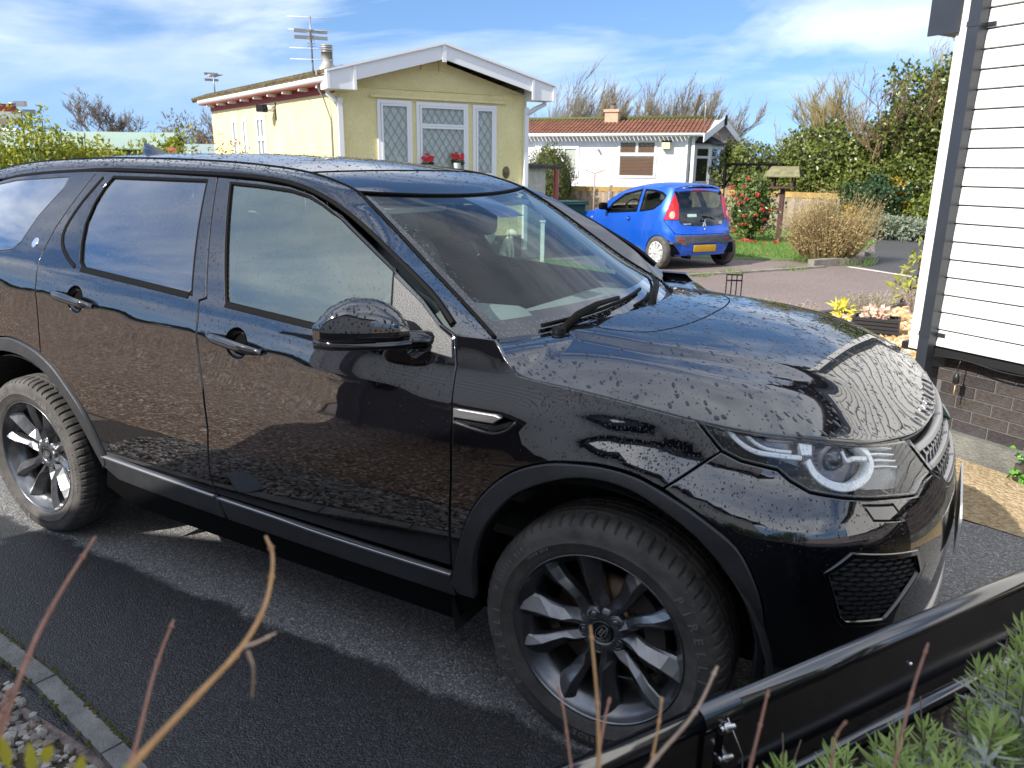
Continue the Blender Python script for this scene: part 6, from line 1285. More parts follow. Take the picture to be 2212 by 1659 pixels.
b = MB(); b.tube([WO-WU*.55+WN*(-WD/2)+V(0, 0, zr+.03), WO+WU*(WLN+.1)+WN*(-WD/2)+V(0, 0, zr+.03)], .07, 8); b.build("ridge_tiles", m_tilemoss, wh_)
b = MB(); q = WO+WN*(-WD/2)-WU*.5; b.prism([q+V(0, 0, zr-.02), q-WN*(WD/2+OE)+V(0, 0, zl), q-WN*(WD/2+OE)+V(0, 0, zl-.06), q+V(0, 0, zr-.10)], WU*(WLN+.5)); b.build("roof_back", m_tile, wh_)
for s_ in (1, -1):
    b = MB(); q = WO-WU*.56+WG*WD/2; e = q+(-WG if s_ > 0 else WG)*(WD/2+.42); b.prism([q+V(0, 0, zr+.03), e+V(0, 0, zl-.03), e+V(0, 0, zl-.26), q+V(0, 0, zr-.22)], -WU*.03); b.build("barge_board", m_wht, wh_)
b = MB(); q = WO-WU*.60+WG*WD/2; b.prism([q-WG*.09+V(0, 0, zr-.22), q+WG*.09+V(0, 0, zr-.22), q+WG*.12+V(0, 0, zr+.02), q+V(0, 0, zr+.12), q-WG*.12+V(0, 0, zr+.02)], -WU*.03); b.build("finial", m_blk, wh_)
b = MB(); q = WO-WU*.55; b.prism([q+WG*-.3+V(0, 0, zl-.03), q+WG*WD/2+V(0, 0, zr-.05), q+WG*(WD+.3)+V(0, 0, zl-.03), q+WG*(WD+.3)+V(0, 0, zl-.05), q+WG*WD/2+V(0, 0, zr-.07), q+WG*-.3+V(0, 0, zl-.05)], WU*.55); b.build("verge_soffit", m_wht, wh_)
b = MB(); b.tube([WO-WU*.5+WN*.33+V(0, 0, WE+.03), WO+WU*WLN+WN*.33+V(0, 0, WE+.03)], .055, 8); b.build("gutter", m_upvc, wh_)
b = MB(); b.box(WO+WN*.05+WU*.06+V(0, 0, 1.45), (.07, .07, 2.4)); b.box(WO+WN*.05-WU*.14+V(0, 0, 1.45)+WG*.0, (.10, .03, 2.4), 0); b.build("downpipe", m_upvc, wh_)
m_blind = M("wood_blind", (.16, .065, .025), .5); m_dkroom = M("dark_room", (.02, .018, .016), .9)  # dark_room: near-black sheet behind glass and blinds, stands for an unlit interior
def blind(par, o, u, w, h, nrm):
    b = MB(); b.para(o-nrm*.01, u*w, V(0, 0, h), nrm*.004, 1); k = int(h/.045)
    for i in range(k): b.para(o+V(0, 0, i*.045+.01), u*w, V(0, 0, .028), nrm*.014)
    for q in (.1, .37, .63, .9): b.para(o+u*w*q+nrm*.013, u*.012, V(0, 0, h), nrm*.002, 2)
    b.build("blind", [m_blind, m_dkroom, M("blind_tape", (.25, .12, .06), .8)], par)
w1 = window(wh_, WO+WU*2.31+V(0, 0, 1.36), -WU, WN, 1.28, 1.20, .07, 1, None, 0, m_clearpane, .03, False, None)
blind(w1, WO+WU*2.22+V(0, 0, 1.44)+WN*.004, -WU, 1.10, .62, WN); blind(w1, WO+WU*2.22+V(0, 0, 2.16)+WN*.004, -WU, .50, .32, WN); blind(w1, WO+WU*1.66+V(0, 0, 2.16)+WN*.004, -WU, .54, .32, WN)
b = MB(); b.para(WO+WU*2.25+V(0, 0, 2.06)+WN*.02, -WU*1.16, V(0, 0, .10), WN*.02); b.para(WO+WU*1.72+V(0, 0, 2.14)+WN*.02, -WU*.08, V(0, 0, .36), WN*.02); b.build("glazing_bar", m_upvc, w1)
window(wh_, WO+WU*4.70+V(0, 0, 1.36), -WU, WN, 1.05, 1.02, .06, 2, None, 0, m_clearpane, .03, True, m_net)
b = MB(); b.box(WO+WU*5.05+WN*.08+V(0, 0, 2.24), (.22, .15, .26), .17); b.build("vent_box", m_upvc, wh_)
b = MB(); b.box(WO+WU*.72+WN*.10+V(0, 0, 2.38), (.26, .18, .20), .17); b.build("flood_lamp", M("lamp_cream", (.72, .65, .40), .5), wh_)
b = MB(); b.box(WO+WU*.70+WN*.08+V(0, 0, 2.52), (.30, .10, .04), .17); b.build("lamp_visor", m_blk, wh_)
b = MB(); b.tube([WO+WU*3.0+WN*.02+V(0, 0, 2.28), WO+WU*3.0+WN*.1+V(0, 0, 2.28), WO+WU*2.97+WN*.14+V(0, 0, 2.22)], .04, 8); b.build("camera_unit", m_upvc, wh_)
b = MB(); q = WO+WU*2.85-WG*.0+WN*(-WD/2+.35)+V(0, 0, WE+.30); b.box(q+V(0, 0, .30), (.46, .40, .62), .17); b.box(q+V(0, 0, .58), (.54, .48, .09), .17); chim = b.build("chimney", M("chimney_brick", (.55, .36, .24), .85, vary=(9, .12)), wh_)
b = MB(); b.lathe([(.10, .62), (.10, .72), (.09, .72), (.09, .80), (.115, .81), (.115, .85), (.001, .85)], q, seg=14); b.build("chimney_pot", M("pot", (.14, .11, .09), .8), chim)
# bay window on the gable
bx = [WO+WG*.55, WO+WG*.95+WGN*.42, WO+WG*2.25+WGN*.42, WO+WG*2.65]
b = MB(); b.prism([p+V(0, 0, .9) for p in bx], V(0, 0, .28)); b.prism([p+V(0, 0, 2.38) for p in bx], V(0, 0, .1)); b.build("bay_base", m_wht, wh_)
for p, q in zip(bx[:-1], bx[1:]):
    u_ = q-p; L_ = np.linalg.norm(u_); u_ /= L_; nn = V(u_[1], -u_[0], 0); window(wh_, p+V(0, 0, 1.18)-nn*.03, u_, nn, L_, 1.22, .055, 1 if L_ < .8 else 2, .86, 0, m_clearpane, .04, True, m_dkroom)
b = MB(); top = WO+WG*1.6+V(0, 0, 2.78); ex = [WO+WG*.42+WGN*.02, WO+WG*.86+WGN*.56, WO+WG*2.34+WGN*.56, WO+WG*2.78+WGN*.02]; b.add([p+V(0, 0, 2.47) for p in ex]+[top-WG*.5, top+WG*.5], [(0, 1, 4), (1, 2, 5, 4), (2, 3, 5), (3, 2, 1, 0), (0, 4, 5, 3)]); b.build("bay_roof", M("dark_slate", (.018, .018, .024), .6, bump=(20, .5)), wh_)
b = MB(); b.box(WO+WG*.22+WGN*.012+V(0, 0, 1.72), (.02, .16, .2)); b.build("wall_plaque", m_blk, wh_)
b = MB(); b.box(WO+WG*.22+WGN*.012+V(0, 0, 1.45), (.02, .12, .24)); b.build("red_plaque", M("red_plaque", (.35, .05, .04), .5), wh_)
aerial("tv_aerial", WO-WU*.35+WG*.25+V(0, 0, 2.45), 1.55, "tall tv aerial at the corner of the white home", .4, 1)
# ------------------------------------------------------------------ fence
m_fence = [M("fence_a", (.30, .235, .17), .9, vary=(6, .3), bump=(20, .4, 4, (1, 1, .1))), M("fence_b", (.36, .285, .205), .9, vary=(6, .3), bump=(20, .4, 4, (1, 1, .1))), M("fence_c", (.25, .195, .15), .9, vary=(6, .3))]
m_cap = M("fence_cap", (.38, .24, .08), .85, vary=(5, .35))
def fence(pts, h, lab):
    r = empty("board_fence", (*pts[0], 0), lab, "fence"); rr = random.Random(len(pts)+int(h*100))
    for (x0, y0), (x1, y1) in zip(pts[:-1], pts[1:]):
        d_ = V(x1-x0, y1-y0, 0); L_ = np.linalg.norm(d_); d_ /= L_; n_ = V(d_[1], -d_[0], 0); k = int(L_/.125); a = V(x0, y0, 0)
        for i in range(k):
            b = MB(); b.para(a+d_*(i*.125)+n_*(.012 if i % 2 else 0)+V(0, 0, .10), d_*.135, n_*.016, V(0, 0, h-.24)); b.build("fence_board", m_fence[rr.randrange(3)], r)
        b = MB(); b.para(a-n_*.02+V(0, 0, h-.15), d_*L_, n_*.055, V(0, 0, .15)); b.build("fence_rail", m_cap, r)
        b = MB(); b.para(a-n_*.01, d_*L_, n_*.04, V(0, 0, .12)); b.build("gravel_board", M("gravel_board", (.13, .12, .08), .9), r)
        b = MB(); b.box(a+V(0, 0, h/2+.02), (.09, .09, h+.06), math.atan2(d_[1], d_[0])); b.build("fence_post", m_fence[2], r)
fence([(-11.0, 20.75), (-9.2, 21.05), (-7.4, 21.3), (-5.7, 21.45)], 1.09, "weathered board fence in front of the white home")
fence([(-5.6, 21.45), (-3.9, 20.9), (-2.2, 20.1)], 1.07, "weathered board fence behind the red flowering camellia")
# black metal screen beside bay
b = MB(); a = V(-6.0, 22.6, 0); u_ = V(.96, -.26, 0)
for k in range(4): b.tube([a+u_*k*.75, a+u_*k*.75+V(0, 0, 1.85)], .045, 6)
b.tube([a+V(0, 0, 1.82), a+u_*2.25+V(0, 0, 1.82)], .045, 6)
for k in range(3): b.tube([a+u_*k*.75+V(0, 0, 1.1), a+u_*(k*.75+.4)+V(0, 0, 1.8)], .03, 6); b.tube([a+u_*(k+1)*.75+V(0, 0, 1.1), a+u_*((k+1)*.75-.35)+V(0, 0, 1.8)], .03, 6)
solo("garden_pergola", b, m_blk, tuple(a), "black timber pergola frame right of the bay window", "pergola")
# washing-line prop by the fence
b = MB(); q = V(-9.05, 19.4, 0); b.tube([q, q+V(0, 0, 1.52)], .025, 6); b.tube([q+V(-.28, -.08, 1.60), q+V(0, 0, 1.5), q+V(.28, .06, 1.60)], .02, 6); solo("line_post", b, M("rusty_pole", (.32, .24, .2), .7, vary=(8, .4)), tuple(q), "thin rusty Y shaped line post by the fence", "post")
# ------------------------------------------------------------------ bird table
bt = V(-2.98, 16.4, 0); t_ = empty("bird_table", tuple(bt), "dark wooden bird table on a post in front of the dry shrub", "bird table"); m_btw = M("bird_wood", (.075, .035, .028), .8, vary=(7, .3)); m_btr = M("bird_roof", (.17, .16, .08), .9, vary=(8, .4))
b = MB(); b.box(bt+V(0, 0, .62), (.10, .10, 1.25)); b.build("post", m_btw, t_)
b = MB(); b.box(bt+V(0, 0, 1.27), (.55, .42, .04)); b.build("tray", m_btw, t_)
for sx, sy in ((-1, -1), (1, -1), (-1, 1), (1, 1)):
    b = MB(); b.box(bt+V(.22*sx, .16*sy, 1.40), (.04, .04, .24)); b.build("upright", m_btw, t_)
b = MB(); b.prism([bt+V(-.40, -.32, 1.50), bt+V(.40, -.32, 1.50), bt+V(.30, 0, 1.72), bt+V(-.30, 0, 1.72)], V(0, .0, .02)); b.prism([bt+V(-.40, .32, 1.50), bt+V(.40, .32, 1.50), bt+V(.30, 0, 1.72), bt+V(-.30, 0, 1.72)], V(0, 0, .02)); b.build("roof", m_btr, t_)
for sx in (-1, 1):
    b = MB(); b.prism([bt+V(.34*sx, -.28, 1.50), bt+V(.34*sx, .28, 1.50), bt+V(.28*sx, 0, 1.70)], V(.02*sx, 0, 0)); b.build("gable", m_btw, t_)
# ------------------------------------------------------------------ foliage
def leaves(b, C, R, n, size, rr, asp=.55, shell=(.72, 1.05), up=.2, mi=0, nz=.0, seedn=0):
    C, R = np.array(C, float), np.array(R, float); g = np.random.RandomState(rr.randrange(10**6)); nrm = lambda q: q/(np.linalg.norm(q, axis=1)[:, None]+1e-9)
    d = nrm(g.normal(size=(n, 3))); lump = 1+.13*np.sin(d[:, 0]*7+seedn)+.13*np.sin(d[:, 1]*9+seedn*2)+.12*np.sin(d[:, 2]*8+seedn*3); k = g.uniform(*shell, n)*lump
    p = C+R*d*k[:, None]; lo = p[:, 2] < .03; p[lo, 2] = g.uniform(.03, .2, lo.sum())
    u_ = nrm(g.normal(size=(n, 3))+[0, 0, up]+d*.5); w_ = nrm(np.cross(u_, d+g.normal(0, .6, (n, 3)))); s_ = (size*g.uniform(.6, 1.3, n))[:, None]; h_ = np.cross(u_, w_)*s_*.12
    v = np.stack([p, p+u_*s_*.5+w_*s_*asp*.5+h_, p+u_*s_, p+u_*s_*.5-w_*s_*asp*.5+h_], 1); i = np.arange(n)[:, None]*4
    b.addn(v, np.concatenate([i+[0, 1, 2], i+[0, 2, 3]]), mi)
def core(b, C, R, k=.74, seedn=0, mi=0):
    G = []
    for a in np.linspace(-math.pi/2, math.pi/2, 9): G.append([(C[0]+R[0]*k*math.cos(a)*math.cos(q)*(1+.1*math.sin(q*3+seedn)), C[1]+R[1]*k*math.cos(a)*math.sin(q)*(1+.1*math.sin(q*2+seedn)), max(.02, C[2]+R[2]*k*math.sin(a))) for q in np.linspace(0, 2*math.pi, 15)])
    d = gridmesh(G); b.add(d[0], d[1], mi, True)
m_core = M("leaf_shade", (.022, .032, .012), .95)  # dark solid cores paint the shade inside foliage and block light through it
def shrub(name, lab, cat, blobs, n, size, mat, seed, asp=.55, corek=.74, group=None, extra=None, shell=(.72, 1.05)):
    c = np.array(blobs[0][0]); base = V(c[0], c[1], 0); r = empty(name, tuple(base), lab, cat, group); rr = random.Random(seed); b = MB(); cb_ = MB(); vol = [np.prod(np.array(R))**(2/3) for _, R in blobs]; tv = sum(vol)
    for i, (C, R) in enumerate(blobs):
        leaves(b, C, R, int(n*vol[i]/tv), size, rr, asp, seedn=seed+i, shell=shell)
        if corek: core(cb_, C, R, corek, seed+i)
    if corek: cb_.build("shade_core", m_core, r, kind='stuff')
    b.build("foliage", mat, r, kind='stuff')
    tr = MB()
    for i, (C, R) in enumerate(blobs[:3]): tr.tube([(C[0], C[1], 0), (C[0], C[1], max(.1, C[2]-R[2]*.3))], .03+.02*R[0], 6)
    tr.build("stem", M("bark", (.06, .045, .035), .9), r)
    return r
m_ivy = leafmat("ivy_leaf", (.042, .068, .012), (.20, .23, .045), .35, .2)
m_ivy2 = leafmat("ivy_leaf_dark", (.018, .045, .016), (.06, .11, .04), .35, .15)
m_privet = leafmat("privet_leaf", (.10, .15, .015), (.42, .42, .03), .5, .3)
m_conif = leafmat("conifer_leaf", (.028, .050, .010), (.16, .17, .03), .7, .15)
m_silver = leafmat("silver_leaf", (.16, .19, .13), (.36, .40, .30), .8, .2)
m_dry = leafmat("dry_stalk", (.16, .11, .045), (.52, .40, .19), .8, .2)
m_fors = leafmat("forsythia", (.45, .22, .01), (.75, .46, .02), .6, .3)
shrub("ivy_tree", "tall ivy covered tree against the white corner board", "tree", [((-.45, 22.1, 2.75), (1.45, 1.2, 1.55)), ((.6, 22.0, 3.5), (1.2, 1.0, 1.25)), ((-.9, 22.2, 1.7), (1.7, 1.2, 1.3))], 20000, .115, m_ivy, 11, .75, .66)
shrub("ivy_tree", "broad ivy covered mound left of the taller ivy tree", "tree", [((-3.05, 22.1, 1.75), (1.25, 1.1, 1.25)), ((-2.3, 22.0, 1.15), (1.4, 1.0, .95)), ((-4.3, 22.6, 1.1), (1.1, .9, .75))], 15000, .11, m_ivy, 12, .75, .66)
shrub("ivy_bank", "ivy bank along the road behind the yellow flowers", "hedge", [((-1.2, 21.2, .95), (1.4, .9, 1.0)), ((.4, 20.9, 1.0), (1.4, .9, 1.1)), ((-2.2, 21.0, .7), (.8, .7, .75))], 12000, .10, m_ivy, 13, .75, .66)
shrub("dark_shrub", "dark glossy evergreen shrub behind the yellow forsythia", "shrub", [((-1.35, 19.9, .80), (.72, .6, .72))], 4200, .10, m_ivy2, 14, .8, .66)
shrub("laurel", "sunlit green shrub right of the white home's pergola", "shrub", [((-5.4, 24.0, 1.5), (1.3, 1.0, .85)), ((-4.9, 23.6, 1.0), (1.2, .8, .8)), ((-6.2, 24.5, 2.0), (.5, .5, .6))], 8500, .11, m_ivy, 15, .7, .66)
shrub("silver_shrub", "low silver grey shrub at the road edge", "shrub", [((-.80, 19.2, .28), (.75, .5, .32)), ((-.2, 19.0, .22), (.5, .4, .26))], 2600, .10, m_silver, 16, .3)
r_ = shrub("forsythia", "upright golden yellow forsythia by the ivy bank", "shrub", [((-.82, 20.1, .98), (.20, .2, .45)), ((-.68, 20.05, .70), (.22, .2, .30))], 420, .09, m_fors, 17, .7, None)
shrub("yellow_flowers", "small clump of yellow flowers left of the forsythia", "flowers", [((-1.75, 18.8, .55), (.16, .16, .30))], 90, .09, m_fors, 18, .8, None)
shrub("green_clump", "yellow green clump right of the forsythia", "shrub", [((-.25, 19.8, .55), (.35, .3, .45))], 700, .10, leafmat("lime_leaf", (.12, .18, .02), (.30, .34, .05)), 19, .6)
# camellia with its blooms
cam_ = shrub("camellia", "glossy camellia bush covered in red flowers beside the blue car", "shrub", [((-3.72, 16.6, .72), (.60, .55, .68)), ((-3.6, 16.5, 1.25), (.34, .3, .32))], 2400, .085, leafmat("camellia_leaf", (.035, .075, .015), (.20, .26, .06), .22, .15), 21, .6)
rr = random.Random(3); fl = [leafmat("camellia_bloom", (.55, .03, .035), (.80, .16, .14), .6, .25)]
for k in range(58):
    d = V(rr.gauss(0, 1), -abs(rr.gauss(0, 1)), rr.gauss(0, .8)); d /= np.linalg.norm(d); c = V(-3.72, 16.6, .78)+V(.62, .57, .72)*d; c[2] = max(.06, c[2]); b = MB()
    if k > 45: c = V(-3.4+rr.uniform(-.5, .6), 15.95+rr.uniform(-.25, .2), .04)
    for j in range(9):
        a = j*2.4; e = .2+.1*j; u_ = V(math.cos(a)*math.cos(e), math.sin(a)*math.cos(e), math.sin(e)); u_ = u_+d*.8; u_ /= np.linalg.norm(u_); w_ = np.cross(u_, d); w_ /= np.linalg.norm(w_)+1e-9; s_ = .062*rr.uniform(.8, 1.15); b.add([c, c+u_*s_*.6+w_*s_*.45, c+u_*s_, c+u_*s_*.6-w_*s_*.45], [(0, 1, 2, 3)])
    b.build("bloom", fl[0], cam_)
# dry tan shrub: arching thin stalks
dr = empty("dry_shrub", (-1.38, 12.95, 0), "tan dry shrub of thin arching stalks inside the curved kerb", "shrub"); rr = random.Random(8); b = MB(); b2 = MB()
for k in range(2100):
    a = rr.uniform(0, 6.28); sp_ = rr.random()**.6*.70; h = rr.uniform(.55, 1.32)*(1-.28*sp_)*(1+.18*math.sin(3*a+1)); p0 = V(-1.38+math.cos(a)*sp_*.6, 12.95+math.sin(a)*sp_*.6, .02); p1 = p0+V(math.cos(a)*sp_*.35, math.sin(a)*sp_*.35, h*.6); p2 = p0+V(math.cos(a)*sp_*.75+rr.gauss(0, .06), math.sin(a)*sp_*.75+rr.gauss(0, .06), h)
    w_ = V(rr.gauss(0, 1), rr.gauss(0, 1), 0); w_ = w_/np.linalg.norm(w_)*.006; b.add([p0-w_, p0+w_, p1+w_, p1-w_, p2], [(0, 1, 2, 3), (3, 2, 4)])
    for j in range(4):
        q = p0+(p2-p0)*rr.uniform(.3, 1)+V(rr.gauss(0, .05), rr.gauss(0, .05), rr.gauss(0, .03)); u_ = V(rr.gauss(0, 1), rr.gauss(0, 1), rr.gauss(.6, .6)); u_ = u_/np.linalg.norm(u_)*.05; w2 = np.cross(u_, V(rr.gauss(0, 1), rr.gauss(0, 1), .2)); w2 = w2/np.linalg.norm(w2)*.009; b.add([q, q+u_*.5+w2, q+u_, q+u_*.5-w2], [(0, 1, 2, 3)])
b.build("stalks", m_dry, dr, kind='stuff')
for k in range(420):
    a = rr.uniform(3.4, 6.6); d_ = rr.uniform(.35, .75); p0 = V(-1.3+math.cos(a)*d_, 12.85+math.sin(a)*d_*.7, .01); p2 = p0+V(rr.gauss(0, .07), rr.gauss(0, .07), rr.uniform(.06, .22)); w_ = V(rr.gauss(0, 1), rr.gauss(0, 1), 0); w_ = w_/np.linalg.norm(w_)*.007; b2.add([p0-w_, p0+w_, p2], [(0, 1, 2)])
b2.build("grass", leafmat("grass_blade", (.05, .13, .015), (.16, .26, .05), .6, .3), dr, kind='stuff')
# lawn blades, verge grass
def grass(name, poly, n, h, lab, seed, mat=None):
    rr = np.random.RandomState(seed); P_ = np.array(poly); lo, hi = P_.min(0), P_.max(0); q = rr.uniform(lo, hi, (n*3, 2)); q = q[pin(q, P_)][:n]; b = MB()
    n = len(q); a = rr.uniform(0, 6.28, n); w = .006; z0 = np.zeros(n); cs, sn = np.cos(a)*w, np.sin(a)*w
    v = np.stack([np.stack([q[:, 0]-cs, q[:, 1]-sn, z0], 1), np.stack([q[:, 0]+cs, q[:, 1]+sn, z0], 1), np.stack([q[:, 0]+rr.normal(0, h*.4, n), q[:, 1]+rr.normal(0, h*.4, n), h*rr.uniform(.4, 1.2, n)], 1)], 1); b.addn(v, np.arange(n*3).reshape(-1, 3))
    return b.build(name, mat or leafmat("lawn_blade", (.06, .14, .015), (.20, .32, .05), .6, .3), kind='stuff', label=lab, cat="grass")
grass("lawn_grass", [(-8.6, 5.7), (-4.4, 7.6), (-3.75, 8.6), (-4.5, 9.5), (-5.9, 10.2), (-8.0, 7.0)], 9000, .05, "short green grass in front of the yellow home", 1)
grass("verge_grass", [(-5.6, 12.9), (-3.2, 12.6), (-1.6, 13.4), (-1.8, 18.2), (-4.5, 18.2)], 9000, .07, "sunlit grass between the blue car and the camellia", 2)
for i, (x, y) in enumerate(((-2.5, 10.2), (-2.9, 9.55), (-1.75, 11.3), (-3.35, 8.8))): grass("grass_tuft", [(x-.22, y-.3), (x+.2, y-.1), (x+.3, y+.35), (x-.1, y+.2)], 160, .07, ("thickest", "small", "sparse far", "near left")[i]+" grass tuft in the road edging past the blue car", 5+i)
# dead leaves and litter at the shrub foot
b = MB(); rr = random.Random(12)
for k in range(380):
    p = V(rr.uniform(-3.0, -1.2), rr.uniform(12.35, 14.4), .012); a = rr.uniform(0, 6.28); u_ = V(math.cos(a), math.sin(a), rr.uniform(-.2, .4))*.05; w_ = np.cross(u_, V(0, 0, 1))*.5; b.add([p-u_*.5, p+w_*.5, p+u_*.5, p-w_*.5], [(0, 1, 2, 3)])
b.build("leaf_litter", leafmat("litter", (.20, .11, .05), (.45, .30, .16), .8, .1), kind='stuff', label="dry brown leaf litter at the foot of the tan shrub", cat="leaves")
# conifer beside white home
cf = empty("conifer", (-10.9, 20.0, 0), "rounded dark green conifer left of the board fence", "tree"); rr = random.Random(31); b = MB(); cb_ = MB(); core(cb_, (-10.9, 20.0, 1.1), (.86, .8, 1.1), .86, 2); cb_.build("shade_core", m_core, cf, kind='stuff')
for k in range(5200):
    a, e = rr.uniform(0, 6.28), math.asin(rr.uniform(-.95, 1)); lump = 1+.09*math.sin(a*6+3*e)+.06*math.sin(a*13); p = V(-10.9, 20.0, 1.1)+V(.86*math.cos(a)*math.cos(e), .8*math.sin(a)*math.cos(e), 1.12*math.sin(e))*lump*rr.uniform(.86, 1.05); p[2] = max(p[2], .05); u_ = V(rr.gauss(0, .35)+.3*math.cos(a), rr.gauss(0, .35)+.3*math.sin(a), 1)*.075; w_ = np.cross(u_, V(math.cos(a), math.sin(a), .2)); w_ = w_/np.linalg.norm(w_)*.022; b.add([p, p+u_*.4+w_, p+u_, p+u_*.4-w_], [(0, 1, 2, 3)])
b.build("foliage", m_conif, cf, kind='stuff'); b = MB(); b.tube([(-10.9, 20, 0), (-10.9, 20, .8)], .1, 8); b.build("trunk", M("bark", (.06, .045, .035), .9), cf)
shrub("small_hedge", "small green hedge between the conifer and the yellow home", "hedge", [((-11.7, 19.5, 1.25), (.6, .4, .6))], 1100, .07, m_conif, 33, .5)
# privet hedge at the left
hd = shrub("privet_hedge", "yellow green privet hedge behind the suv's roof at the left", "hedge", [((-9.6, 1.9, .95), (.9, 1.0, 1.08)), ((-9.1, 2.9, .95), (.75, .8, 1.05)), ((-8.8, 3.6, .92), (.7, .7, .98)), ((-8.5, 4.3, .88), (.6, .6, .93)), ((-10.3, .9, 1.0), (.9, .9, 1.0))], 60000, .060, m_privet, 41, .6, .72)
b = MB(); rr = random.Random(5)
for (x, y, h) in ((-9.05, 2.75, 2.22), (-9.0, 2.95, 2.12), (-9.2, 2.5, 2.18), (-8.75, 3.3, 2.0), (-8.65, 4.35, 2.0), (-8.5, 4.5, 1.9), (-8.9, 3.1, 2.05), (-8.45, 4.1, 1.9)):
    b.tube([(x, y, 1.6), (x+.02, y+.02, h)], .006, 4, 1)
    for k in range(22): q = V(x, y, rr.uniform(1.6, h)); a = rr.uniform(0, 6.28); u_ = V(math.cos(a), math.sin(a), .8)*.055; w_ = np.cross(u_, V(0, 0, 1)); w_ = w_/np.linalg.norm(w_)*.018; b.add([q, q+u_*.5+w_, q+u_, q+u_*.5-w_], [(0, 1, 2, 3)])
b.build("shoots", [m_privet, M("bark", (.06, .045, .035), .9)], hd, kind='stuff')
shrub("copper_hedge", "orange tipped low hedge beside the suv's roof aerial", "hedge", [((-8.05, 4.95, .98), (.5, .5, .82)), ((-7.75, 5.45, .95), (.45, .45, .80))], 7000, .055, leafmat("copper_leaf", (.20, .16, .02), (.55, .26, .05)), 42, .5, .8)
# ------------------------------------------------------------------ bare trees
def bare(name, lab, base, h, spread, seed, depth=5, lean=(0, 0), mat=None, r0=None, group=None, up=.75, nb=3, fine=1.0):
    rr = random.Random(seed); b = MB(); base = np.array(base, float)
    def grow(p, d, L_, r, k):
        pts = [p]; q = p; dd = d
        for i in range(3): dd = dd+V(rr.gauss(0, .12), rr.gauss(0, .12), rr.gauss(0, .08)+.05); dd /= np.linalg.norm(dd); q = q+dd*L_/3; pts.append(q)
        b.tube(pts, [r, r*.9, r*.8, r*.65], 5 if k > 3 else 3, cap=False)
        if k <= 0: return
        for j in range(nb if k > 1 else nb):
            t = rr.uniform(.35, 1) if j else 1; s0 = pts[min(3, int(t*3))]; a = rr.uniform(0, 6.28); nd = dd*up+V(math.cos(a), math.sin(a), rr.uniform(-.1, .6))*spread+V(lean[0], lean[1], 0)*.3; nd /= np.linalg.norm(nd); grow(s0, nd, L_*rr.uniform(.62, .82), max(r*.6, .004*fine), k-1)
    grow(base, V(lean[0], lean[1], 1)/np.linalg.norm(V(lean[0], lean[1], 1)), h*.33, r0 or h*.02, depth)
    rt = empty(name, tuple(base), lab, "tree", group); b.build("branches", mat or M("bare_bark", (.17, .13, .09), .9), rt, kind='stuff'); return rt
m_willow = M("willow_twig", (.30, .24, .10), .8)
bare("bare_tree", "wide crowned bare tree on the far left skyline", (-58.9, 36.1, 0), 7.2, .62, 51, 7, r0=.14, fine=4)
bare("bare_tree", "thin upright bare tree beyond the green roof", (-59.5, 41.5, 0), 5.2, .4, 52, 5, r0=.08, fine=3)
bare("bare_tree", "bare tree just left of the yellow home", (-45.5, 36.3, 0), 5.4, .5, 53, 6, r0=.10, fine=3)
for i, x in enumerate(np.linspace(0, 1, 12)):
    p = V(-16.2, 29.0, 0)*(1-x)+V(-9.6, 31.6, 0)*x; hh = (4.2, 4.8, 4.4, 5.2, 4.5, 4.7, 4.3, 4.9, 4.6, 5.3, 4.9, 5.0)[i]
    bare("sapling", "%s wind bent bare sapling from the left behind the white home's roof" % ("first second third fourth fifth sixth seventh eighth ninth tenth eleventh twelfth".split()[i]), p+V(0, (i % 3)*.5, 0), hh+1.1, .27, 60+i, 5, (.28, .03), M("sapling_bark", (.22, .18, .11), .9), .05, "bare saplings behind the white home", .95, 4, 2.0)
bare("olive_bush", "leggy olive twiggy bush rising left of the tall ivy tree", (-1.9, 22.6, 0), 5.3, .42, 81, 6, (-.05, 0), m_willow, .06, None, .9, 4, 1.5)
bare("olive_bush", "twiggy bush topping the tall ivy tree", (.0, 22.8, 1.5), 4.6, .42, 82, 6, (.05, 0), m_willow, .06, None, .9, 3, 1.5)
bare("olive_bush", "bare budding branches over the broad ivy mound", (-3.2, 22.5, .5), 3.9, .40, 83, 5, (0, 0), m_willow, .05, None, .9, 3, 1.6)
bare("olive_bush", "brown twiggy bush between the two ivy masses", (-1.5, 21.6, .3), 4.2, .5, 84, 6, (.1, 0), M("brown_twig", (.20, .13, .07), .9), .05, None, .8, 3, 1.5)
bare("olive_bush", "thin bare twigs at the left end of the ivy mound", (-4.0, 22.4, .3), 3.2, .35, 85, 5, (-.05, 0), m_willow, .04, None, .9, 3, 1.4)
m_scrub = leafmat("winter_scrub", (.13, .085, .045), (.26, .17, .08), .9, .1)
for i, (x, y, R) in enumerate(((-52.5, 39, (4.5, 2, 3.0)), (-48, 40, (4, 2, 2.6)), (-57, 38.5, (3, 2, 2.4)))): shrub("winter_thicket", ("brown winter thicket on the skyline left of the yellow home", "reddish thicket closest to the yellow home on the skyline", "low thicket below the thin bare tree")[i], "bushes", [((x, y, R[2]*.55), R)], 2600, .45, m_scrub, 90+i, .16, .55)
shrub("winter_thicket", "hazy brown bushes between the white home and the ivy", "bushes", [((-8, 45, 1.6), (4.2, 2, 1.8)), ((-4, 44, 1.5), (3, 2, 2.1))], 2600, .28, m_scrub, 95, .16, .6)
